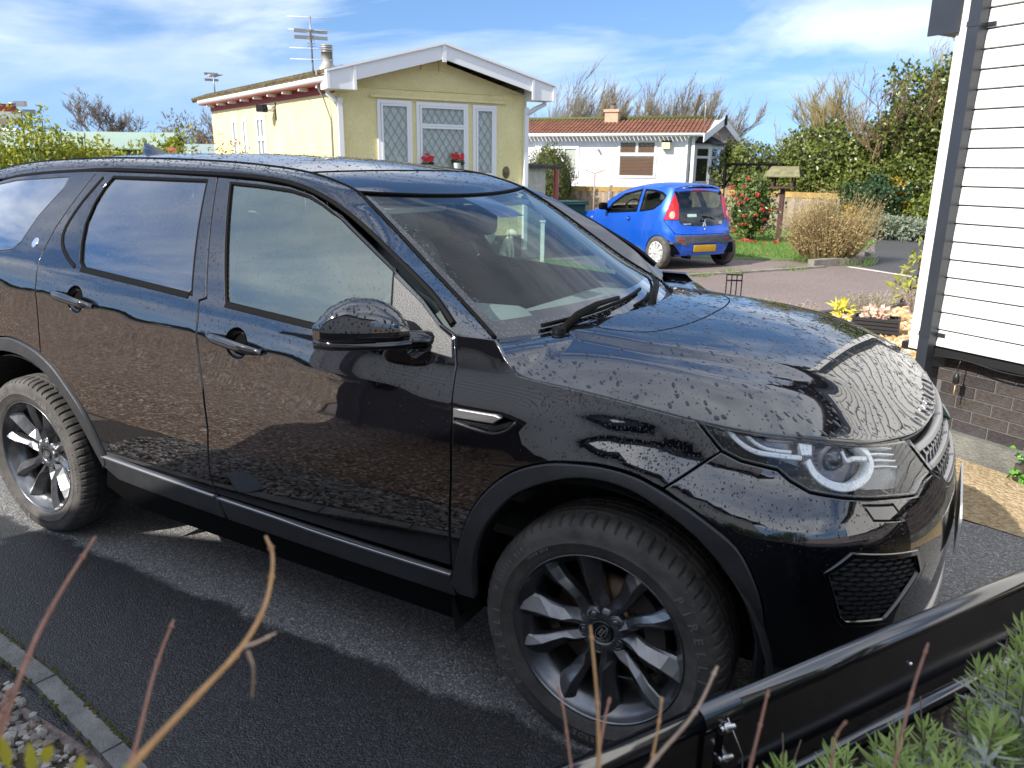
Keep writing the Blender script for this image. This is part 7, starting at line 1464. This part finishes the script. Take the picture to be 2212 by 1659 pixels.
# ------------------------------------------------------------------ far buildings on the left
b = MB(); A, B_ = V(-47.4, 18.2, 0), V(-36.7, 24.3, 0); u_ = B_-A; u_ /= np.linalg.norm(u_); nn = V(u_[1], -u_[0], 0); L_ = 13
gb_ = empty("green_barn", tuple(A), "long low building with pale green metal roof beyond the hedge", "building")
b.para(A-nn*4, u_*L_, nn*4, V(0, 0, 2.5)); b.build("wall", M("green_boards", (.035, .09, .05), .8, bump=(8, .4, 2, (.1, .1, 4))), gb_)
m_groof = M("green_metal", (.25, .33, .275), .6, vary=(.6, .08), bump=(1.5, .3, 1, (1, 1, .0)))
b = MB(); b.prism([A+nn*.3+V(0, 0, 2.40), A-nn*2+V(0, 0, 3.28), A-nn*4.3+V(0, 0, 2.40), A-nn*4.3+V(0, 0, 2.34), A-nn*2+V(0, 0, 3.2), A+nn*.3+V(0, 0, 2.34)], u_*(L_+.2)); ro_ = b.build("roof", m_groof, gb_)
b = MB(); b.para(A+u_*3.7-nn*2.1+V(0, 0, 3.26), u_*.9, nn*.3, V(0, 0, .14)); b.build("roof_vent", m_upvc, gb_)
b = MB(); q = V(-28.1, 19.4, 1.55); b.lathe([(.52, 0), (.50, .04), (.40, .1), (.15, .15), (.001, .155)], q+V(0, 0, .3), V(.75, -.65, .15), 28); b.tube([q-V(0, 0, 1.55), q], .08, 8); solo("red_disc", b, M("dull_red", (.34, .07, .06), .6), tuple(V(-28.1, 19.4, 0)), "dull red round disc beyond the hedge near the yellow home", "disc")
b = MB(); q = V(-26.2, 18.0, 0); u2 = V(.86, .5, 0); n2 = V(.5, -.86, 0); ch = empty("chalet", tuple(q), "small white chalet with grey green tiled roof left of the yellow home", "building")
b.para(q-n2*2, u2*3.2, n2*2, V(0, 0, 1.75)); b.build("wall", m_wht, ch); b = MB(); b.prism([q+n2*.2+V(0, 0, 1.72), q-n2*1+V(0, 0, 2.42), q-n2*2.2+V(0, 0, 1.72)], u2*3.3); b.build("roof", M("grey_green_tile", (.22, .28, .27), .7, bump=(6, 1.0)), ch)
for k in (.35, 2.1):
    b = MB(); b.prism([q+u2*k+n2*.22+V(0, 0, 1.70), q+u2*(k+.75)+n2*.22+V(0, 0, 1.70), q+u2*(k+.375)+n2*.22+V(0, 0, 2.2)], -n2*.8); b.build("dormer", m_wht, ch)
q = V(-11.15, 3.95, 0); lh = empty("neighbour_home", tuple(q), "corner of a home with white gutter at the far left edge", "house"); lf = V(-.484, -.875, 0); bk = V(-.875, .484, 0)
b = MB(); b.para(q+lf*.30+bk*.2, lf*4, bk*2, V(0, 0, 2.24)); b.build("wall", m_upvc, lh); b = MB(); b.para(q+V(0, 0, 2.24), lf*4.2, bk*2.3, V(0, 0, .09)); b.build("soffit", m_upvc, lh); b = MB(); b.para(q+lf*.05+bk*.02+V(0, 0, 2.335), lf*4.1, bk*2.2, V(0, 0, .10)); b.build("roof", M("red_roof", (.30, .05, .035), .7), lh)
for k, (dx, dz) in enumerate(((.06, .14), (-.04, .03))):
    b = MB(); c = q-lf*.06+lf*dx+V(0, 0, 2.30+dz)-bk*.05; b.box(c, (.16, .07, .07), .5+.3*k); b.tube([c, c+lf*.14], .012, 6); b.build("security_lamp", m_satin, lh)
# ------------------------------------------------------------------ pebble bed plants and planter
pl = V(.10, 6.05, 0); t_ = empty("slatted_planter", (.10, 6.05, .006), "low black slatted planter with pale pink flowers on the orange pebbles", "planter")
for i in range(5):
    for (ox, oy, lx, ly) in ((0, -.13, .44, .02), (0, .13, .44, .02), (-.21, 0, .02, .24), (.21, 0, .02, .24)):
        b = MB(); b.box(pl+V(ox, oy, .03+i*.038), (lx, ly, .030), 0); b.build("slat", M("planter_black", (.018, .018, .02), .6), t_)
b = MB(); b.box(pl+V(0, 0, .16), (.40, .24, .02)); b.build("soil", m_soil, t_)
shrub("pink_flowers", "pale pink primroses in the black slatted planter", "flowers", [((.10, 6.05, .235), (.15, .10, .06))], 90, .055, leafmat("pink_petal", (.70, .42, .30), (.85, .68, .55), .6, .3), 101, .9, None)
shrub("daffodil_leaves", "bright yellow leafed plant left of the black planter", "plant", [((-.26, 6.25, .16), (.07, .07, .17))], 46, .13, leafmat("yellow_leaf", (.55, .50, .02), (.80, .72, .10), .5, .3), 102, .3, None)
def wisps(name, lab, c, r, h, n, seed, mat, tip=None):
    rr = random.Random(seed); b = MB(); rt = empty(name, tuple(c), lab, "plant")
    for k in range(n):
        a = rr.uniform(0, 6.28); d_ = r*rr.random()**.5; p0 = c+V(math.cos(a)*d_*.4, math.sin(a)*d_*.4, .01); p2 = c+V(math.cos(a)*d_, math.sin(a)*d_, h*rr.uniform(.55, 1)); w_ = V(rr.gauss(0, 1), rr.gauss(0, 1), 0); w_ = w_/np.linalg.norm(w_)*.0028; b.add([p0-w_, p0+w_, p2+w_, p2-w_], [(0, 1, 2, 3)])
        for j in range(7): q = p2-V(0, 0, j*.012); u_ = V(rr.gauss(0, 1), rr.gauss(0, 1), .8)*.014; w2 = np.cross(u_, V(rr.gauss(0, 1), rr.gauss(0, 1), .3)); w2 = w2/np.linalg.norm(w2)*.005; b.add([q, q+u_*.5+w2, q+u_, q+u_*.5-w2], [(0, 1, 2, 3)])
    b.build("stalks", mat, rt, kind='stuff')
m_deadlav = leafmat("dead_lavender", (.24, .19, .16), (.50, .42, .37), .9, .2)
wisps("faded_lavender", "faded lavender clump at the left end of the pebble bed", V(-.78, 6.15, .006), .30, .26, 120, 1, m_deadlav)
wisps("faded_lavender", "faded lavender clump behind the black planter", V(-.02, 6.75, .006), .26, .36, 150, 2, leafmat("dead_lav2", (.20, .19, .10), (.50, .44, .36), .9, .2))
wisps("faded_lavender", "faded lavender clump near the white corner board", V(.42, 7.6, .006), .22, .34, 110, 3, m_deadlav)
shrub("young_laurel", "yellow green young laurel beside the white corner board", "shrub", [((.30, 8.15, .36), (.13, .13, .30)), ((.36, 8.2, .70), (.09, .09, .16)), ((.22, 8.1, .22), (.17, .15, .16))], 150, .11, leafmat("laurel_leaf", (.22, .26, .03), (.50, .48, .08), .4, .3), 103, .38, None)
shrub("weed", "small bright green weed at the foot of the brick base", "weed", [((1.20, 2.16, .04), (.05, .05, .035))], 60, .035, leafmat("weed_leaf", (.10, .30, .03), (.20, .48, .08), .5, .3), 104, .8, None)
# little black lattice stand behind the bonnet
b = MB(); c = V(-1.20, 4.95, 0)
for k in range(4): b.tube([c+V(k*.045, .02*k, 0), c+V(k*.045, .02*k, .66)], .006, 5)
for z_ in (.12, .36, .60, .655): b.tube([c+V(0, 0, z_), c+V(.135, .06, z_)], .007, 5)
solo("lattice_stand", b, m_blk, tuple(c), "small black metal lattice stand just behind the bonnet", "lattice")
# ------------------------------------------------------------------ raised planter with rolled black rim, lavender in it
RD_ = V(.5145, .8575, 0); RN_ = V(.8575, -.5145, 0); R0 = V(.470, -1.468, .70)
rp = empty("planter_trough", (R0[0], R0[1], 0), "black metal trough with rolled rim and bolted joint in the foreground", "planter")
m_rail = carpaint("rail_black", (.006, .007, .010), rough=.16, ior=2.2)
for (a0, a1) in ((-1.0, -.004), (.004, 1.55)):
    b = MB(); b.tube([R0+RD_*a0, R0+RD_*a1], .0215, 20); b.build("rim", m_rail, rp)
    b = MB(); b.para(R0+RD_*a0+RN_*.004-V(0, 0, .70), RD_*(a1-a0), RN_*.012, V(0, 0, .69)); b.build("side_panel", m_rail, rp)
    b = MB(); b.tube([R0+RD_*a0+RN_*.045-V(0, 0, .165), R0+RD_*a1+RN_*.045-V(0, 0, .165)], .014, 12); b.build("inner_ledge", m_rail, rp)
# joint bracket: half collar, strap and two bolts
b = MB(); G = [[R0+RD_*t+(RN_*math.cos(a)+V(0, 0, 1)*math.sin(a))*.0265 for a in np.linspace(-.9, math.pi+.4, 18)] for t in (-.045, .045)]; d = gridmesh(G); b.add(d[0], d[1], 0, True); G = [[R0+RD_*t+(RN_*math.cos(a)+V(0, 0, 1)*math.sin(a))*r for a in np.linspace(-.9, math.pi+.4, 18)] for t, r in ((.045, .0265), (.045, .021))]; d = gridmesh(G); b.add(d[0], d[1]); G = [[R0+RD_*t+(RN_*math.cos(a)+V(0, 0, 1)*math.sin(a))*r for a in np.linspace(-.9, math.pi+.4, 18)] for t, r in ((-.045, .0265), (-.045, .021))]; d = gridmesh(G); b.add(d[0], d[1])
b.para(R0-RD_*.045+RN_*.018-V(0, 0, .30), RD_*.09, RN_*.006, V(0, 0, .285)); b.para(R0-RD_*.010+RN_*.024-V(0, 0, .30), RD_*.02, RN_*.010, V(0, 0, .285)); b.build("joint_bracket", m_rail, rp)
m_zinc = M("zinc", (.62, .63, .65), .25, 1)
for k, (dz, out) in enumerate(((-.016, .024), (-.078, .026))):
    b = MB(); c = R0+RN_*out+V(0, 0, dz); ax = RN_*.75+V(0, 0, .66); ax = ax/np.linalg.norm(ax)
    b.lathe([(.0085, 0), (.0085, .007), (.006, .008), (.0055, .030), (.001, .031)], c, ax, 6); b.lathe([(.0065, .008), (.0095, .009), (.0095, .014), (.006, .0145)], c, ax, 6); b.lathe([(.0105, -.001), (.0105, .001)], c, ax, 16); b.tube([c+ax*.004-RD_*.014, c+ax*.004+RD_*.002], .0075, 8); b.build("bolt", m_zinc, rp)
b = MB(); c = R0+RD_*.55+RN_*.018-V(0, 0, .075); b.lathe([(.006, 0), (.005, .003), (.001, .004)], c, RN_, 10); b.build("rivet", m_zinc, rp)
b = MB(); b.para(R0-RD_*1.0+RN_*.02-V(0, 0, .26), RD_*2.5, RN_*.75, V(0, 0, .02)); b.build("soil", m_soil, rp)
b = MB(); b.para(R0-RD_*1.0+RN_*.77-V(0, 0, .70), RD_*2.55, RN_*.012, V(0, 0, .47)); b.build("side_panel", m_rail, rp)
for a0 in (-1.0, 1.538):
    b = MB(); b.para(R0+RD_*a0+RN_*.017-V(0, 0, .70), RD_*.012, RN_*.753, V(0, 0, .47)); b.build("end_panel", m_rail, rp)
b = MB(); c = R0+RN_*.03; b.tube([c+V(0, 0, .01), c+RD_*.02+V(.02, -.01, -.06), c+RN_*.05-V(0, 0, .13), c+RN_*.09-V(0, 0, .16)], .0012, 5); solo("thin_wire", b, m_zinc, tuple(R0-V(0, 0, .1)), "thin wire trailing from the trough's bolted joint", "wire")
m_lavg = leafmat("lavender_tip", (.20, .30, .06), (.46, .58, .19), .5, .35, 6); m_lavs = leafmat("lavender_grey", (.26, .30, .24), (.52, .55, .49), .8, .25, 6); m_lavw = M("lavender_wood", (.17, .12, .09), .9)
def lavender(c, r, h, n, seed, lab):
    rr = random.Random(seed); rt = empty("lavender", tuple(c), lab, "plant", "lavender in the trough"); g_, s_, w_ = MB(), MB(), MB()
    for k in range(n):
        a = rr.uniform(0, 6.28); d_ = r*rr.random()**.5; top = c+V(math.cos(a)*d_, math.sin(a)*d_, h*rr.uniform(.72, 1.05)*(1-.35*(d_/r)**2)); p0 = c+V(math.cos(a)*d_*.35, math.sin(a)*d_*.35, 0); mid = (p0+top)/2+V(math.cos(a)*d_*.15, math.sin(a)*d_*.15, 0)
        w_.tube([p0, mid, top], [.0022, .0018, .001], 4, cap=False); ax = top-mid; ax /= np.linalg.norm(ax)
        for lvl in range(9):
            q = top-ax*(.012*lvl); for_g = lvl < 4; m = 4
            for j in range(m):
                b_ = j*1.571+lvl*.785+rr.uniform(-.3, .3); sd = np.cross(ax, V(math.cos(b_), math.sin(b_), .1)); sd /= np.linalg.norm(sd); el = (.95-.14*lvl) if for_g else .3; u_ = sd*math.cos(el)+ax*math.sin(el); L_ = (.036 if for_g else .036)*rr.uniform(.75, 1.2)*(.75+.12*lvl if for_g else 1); wv = np.cross(u_, ax+sd*.2); wv = wv/np.linalg.norm(wv)*L_*.085; dp_ = np.cross(u_, wv); dp_ = dp_/np.linalg.norm(dp_)*L_*.03
                (g_ if for_g else s_).add([q, q+u_*L_*.35+wv+dp_, q+u_*L_*.8+wv*.7+dp_, q+u_*L_, q+u_*L_*.8-wv*.7+dp_, q+u_*L_*.35-wv+dp_, q+u_*L_*.5-dp_*.3], [(0, 1, 6), (1, 2, 6), (2, 3, 6), (3, 4, 6), (4, 5, 6), (5, 0, 6)])
        if k % 7 == 0: w_.tube([top-ax*.05, top+V(rr.gauss(0, .012), rr.gauss(0, .012), .05)], [.0012, .0009], 4)
    g_.build("green_tips", m_lavg, rt, kind='stuff'); s_.build("grey_leaves", m_lavs, rt, kind='stuff'); w_.build("stems", m_lavw, rt, kind='stuff')
SZ = .46
lavender(V(.72, -1.72, SZ), .15, .43, 62, 1, "nearest lavender clump below the trough's bolted joint")
lavender(V(.87, -1.60, SZ), .17, .46, 78, 2, "middle lavender clump at the bottom right of the picture")
lavender(V(1.01, -1.39, SZ), .17, .57, 78, 3, "tallest lavender clump at the right edge of the picture")
# ------------------------------------------------------------------ bare red twigs close to the camera
def twigs(name, lab, base, paths, leaf=()):
    rt = empty(name, tuple(base), lab, "shrub"); base = np.array(base, float)
    for i, (pts, r, mi) in enumerate(paths):
        P_ = [np.array(p, float) for p in pts]
        if mi >= 0 and (len(P_) > 2 or mi == 9):
            d0 = P_[0]-P_[1]; d0 /= np.linalg.norm(d0); P_ = [base+V(.01*i, .008*i, 0), base*.6+P_[0]*.4+V(0, 0, .1)+d0*.02, P_[0]+d0*.14*V(.5, .5, 1)]+P_
        sm = catmull(P_, 6); n = len(sm); b = MB(); b.tube(sm, [r*1.05*(1.25-.65*k/(n-1)) for k in range(n)], 8)
        for k in range(4, n-1, 5): q = sm[k]; b.lathe([(r*1.0, -.002), (r*1.35, 0), (r*1.0, .002)], q, sm[k+1]-sm[k-1], 8)
        b.build("twig", m_tw[abs(mi) % len(m_tw)], rt)
    for (p, s, a) in leaf:
        b = MB(); p = np.array(p); u_ = V(math.cos(a), .2, math.sin(a)); w_ = np.cross(u_, V(.3, -.8, .2)); w_ /= np.linalg.norm(w_); b.add([p, p+u_*s*.35+w_*s*.22, p+u_*s*.7+w_*s*.18, p+u_*s, p+u_*s*.7-w_*s*.18, p+u_*s*.35-w_*s*.22], [(0, 1, 2, 3, 4, 5)]); b.build("leaf", leafmat("twig_leaf", (.45, .42, .03), (.62, .55, .06), .5, .4), rt)
m_tw = [M("twig_red", (.29, .14, .09), .6, vary=(40, .25)), M("twig_orange", (.46, .25, .10), .6, vary=(40, .25)), M("twig_tan", (.40, .29, .21), .7, vary=(40, .25))]
twigs("dogwood", "blurred red and orange dogwood twigs at the bottom left", (.36, -2.44, 0), [
    ([(.235, -2.487, 1.264), (.188, -2.432, 1.297), (.142, -2.384, 1.303), (.089, -2.314, 1.316)], .0021, 0),
    ([(.355, -2.466, 1.303), (.343, -2.411, 1.309), (.328, -2.359, 1.311), (.303, -2.312, 1.315), (.267, -2.27, 1.326), (.238, -2.25, 1.327)], .0022, 1),
    ([(.328, -2.359, 1.311), (.327, -2.343, 1.306), (.326, -2.325, 1.303)], .0013, -2),
    ([(.333, -2.358, 1.309), (.337, -2.358, 1.298), (.333, -2.358, 1.269)], .0012, -2),
    ([(.274, -2.41, 1.25), (.22, -2.354, 1.257), (.194, -2.318, 1.267)], .0017, 0),
    ([(.25, -2.50, 1.27), (.22, -2.47, 1.285), (.205, -2.455, 1.292)], .0015, 0)],
    [((.268, -2.478, 1.266), .022, 1.9), ((.262, -2.470, 1.268), .020, .9), ((.300, -2.468, 1.272), .018, 1.3), ((.245, -2.480, 1.262), .024, 2.4), ((.338, -2.46, 1.285), .012, 1.2)])
twigs("dogwood", "blurred tan and red dogwood twigs at the bottom centre", (.60, -2.17, 0), [
    ([(.546, -2.213, 1.194), (.528, -2.178, 1.222), (.497, -2.126, 1.255)], .0016, 1),
    ([(.579, -2.194, 1.194), (.596, -2.132, 1.209), (.599, -2.078, 1.221)], .0017, 2),
    ([(.634, -2.067, 1.121), (.633, -2.03, 1.14), (.632, -1.997, 1.157)], .0016, 0),
    ([(.520, -2.15, 1.14), (.512, -2.12, 1.155), (.505, -2.09, 1.16)], .0015, 0),
    ([(.565, -2.14, 1.15), (.560, -2.11, 1.17), (.555, -2.09, 1.18)], .0013, 1),
    ([(.490, -2.15, 1.15), (.470, -2.12, 1.158), (.455, -2.10, 1.160)], .0012, 0)])
twigs("dogwood", "blurred single red dogwood twig over the lavender", (.74, -2.12, 0), [
    ([(.745, -2.099, 1.196), (.75, -2.029, 1.219), (.758, -1.961, 1.231)], .0013, 0),
    ([(.70, -2.08, 1.17), (.70, -2.06, 1.18), (.705, -2.045, 1.185)], .0011, 0)])
# ------------------------------------------------------------------ the home behind the camera that shades the drive and shows in the doors
hb = empty("grey_clad_home", (-3.7, -4.0, 0), "clapboard home behind the camera mirrored in the suv's doors", "house")
HX0, HX1, HY, HE, HA = -3.72, 2.5, -4.05, 2.42, 3.45
b = MB(); b.prism([(HX0, HY-.03, .55), (HX1, HY-.03, .55), (HX1, HY-.03, HE), ((HX0+HX1)/2, HY-.03, HA), (HX0, HY-.03, HE)], (0, -9, 0)); b.build("wall", m_clad, hb)
b = MB(); b.para((HX0+.05, HY-.08, 0), (HX1-HX0-.1, 0, 0), (0, -8.8, 0), (0, 0, .56)); b.build("base_wall", m_brick[0], hb)
for i in range(28):
    z_ = .56+i*.103; hw = (HX1-HX0)/2; cx = (HX0+HX1)/2
    if z_ > HE: hw = hw*(HA-z_-.1)/(HA-HE)
    if hw < .2: break
    b = MB(); b.prism([(cx-hw, HY+d_, z_+h_) for h_, d_ in ((0, -.025), (0, .004), (.012, .018), (.095, .008), (.1025, .004), (.1025, -.025))], (2*hw, 0, 0)); b.build("clapboard", m_clad, hb)
b = MB(); b.box((HX0+.06, HY+.02, 1.48), (.12, .05, 1.9)); b.build("corner_board", m_cladtrim, hb)
b = MB(); b.box((HX0+.42, HY+.07, 1.25), (.075, .075, 2.45)); b.build("downpipe", m_anthra, hb)
for s_ in (0, 1):
    e = HX0-.28 if s_ == 0 else HX1+.28; cx = (HX0+HX1)/2; b = MB(); b.prism([(e, HY+.28, HE-.02), (cx, HY+.28, HA+.14), (cx, HY+.28, HA+.24), (e, HY+.28, HE+.08)], (0, -9.6, 0)); b.build("roof_slope", M("dark_tile", (.05, .05, .055), .7), hb)
    b = MB(); b.prism([(e, HY+.285, HE-.14), (cx, HY+.285, HA+.02), (cx, HY+.285, HA+.22), (e, HY+.285, HE+.06)], (0, .03, 0)); b.build("barge_board", m_anthra, hb)
# homes and hedge further behind, seen only as reflections
for i, (x, y, w, lab) in enumerate(((-24, -27, 9, "cream home far behind the camera, left of two"), (-10, -30, 10, "cream home far behind the camera, right of two"))):
    r = empty("distant_home", (x, y, 0), lab, "house"); b = MB(); b.prism([(x, y, 0), (x+w, y, 0), (x+w, y, 2.6), (x, y, 2.6)], (0, -4, 0)); b.build("wall", m_wht if i else m_yel, r); b = MB(); b.prism([(x-.3, y+.4, 2.6), (x-.3, y-2, 3.5), (x-.3, y-4.4, 2.6)], (w+.6, 0, 0)); b.build("roof", m_tile, r)
    for k in range(3): window(r, V(x+1+k*2.6, y, 1.0), V(1, 0, 0), V(0, 1, 0), 1.3, 1.1, .07, 2)
shrub("distant_hedge", "green hedge along the road behind the camera", "hedge", [((x, -13.5, .9), (2.2, .8, 1.3)) for x in (-34, -30.5, -27, -23.5, -20, -16.5, -13, -9.5)], 5000, .16, m_ivy, 77, .7)
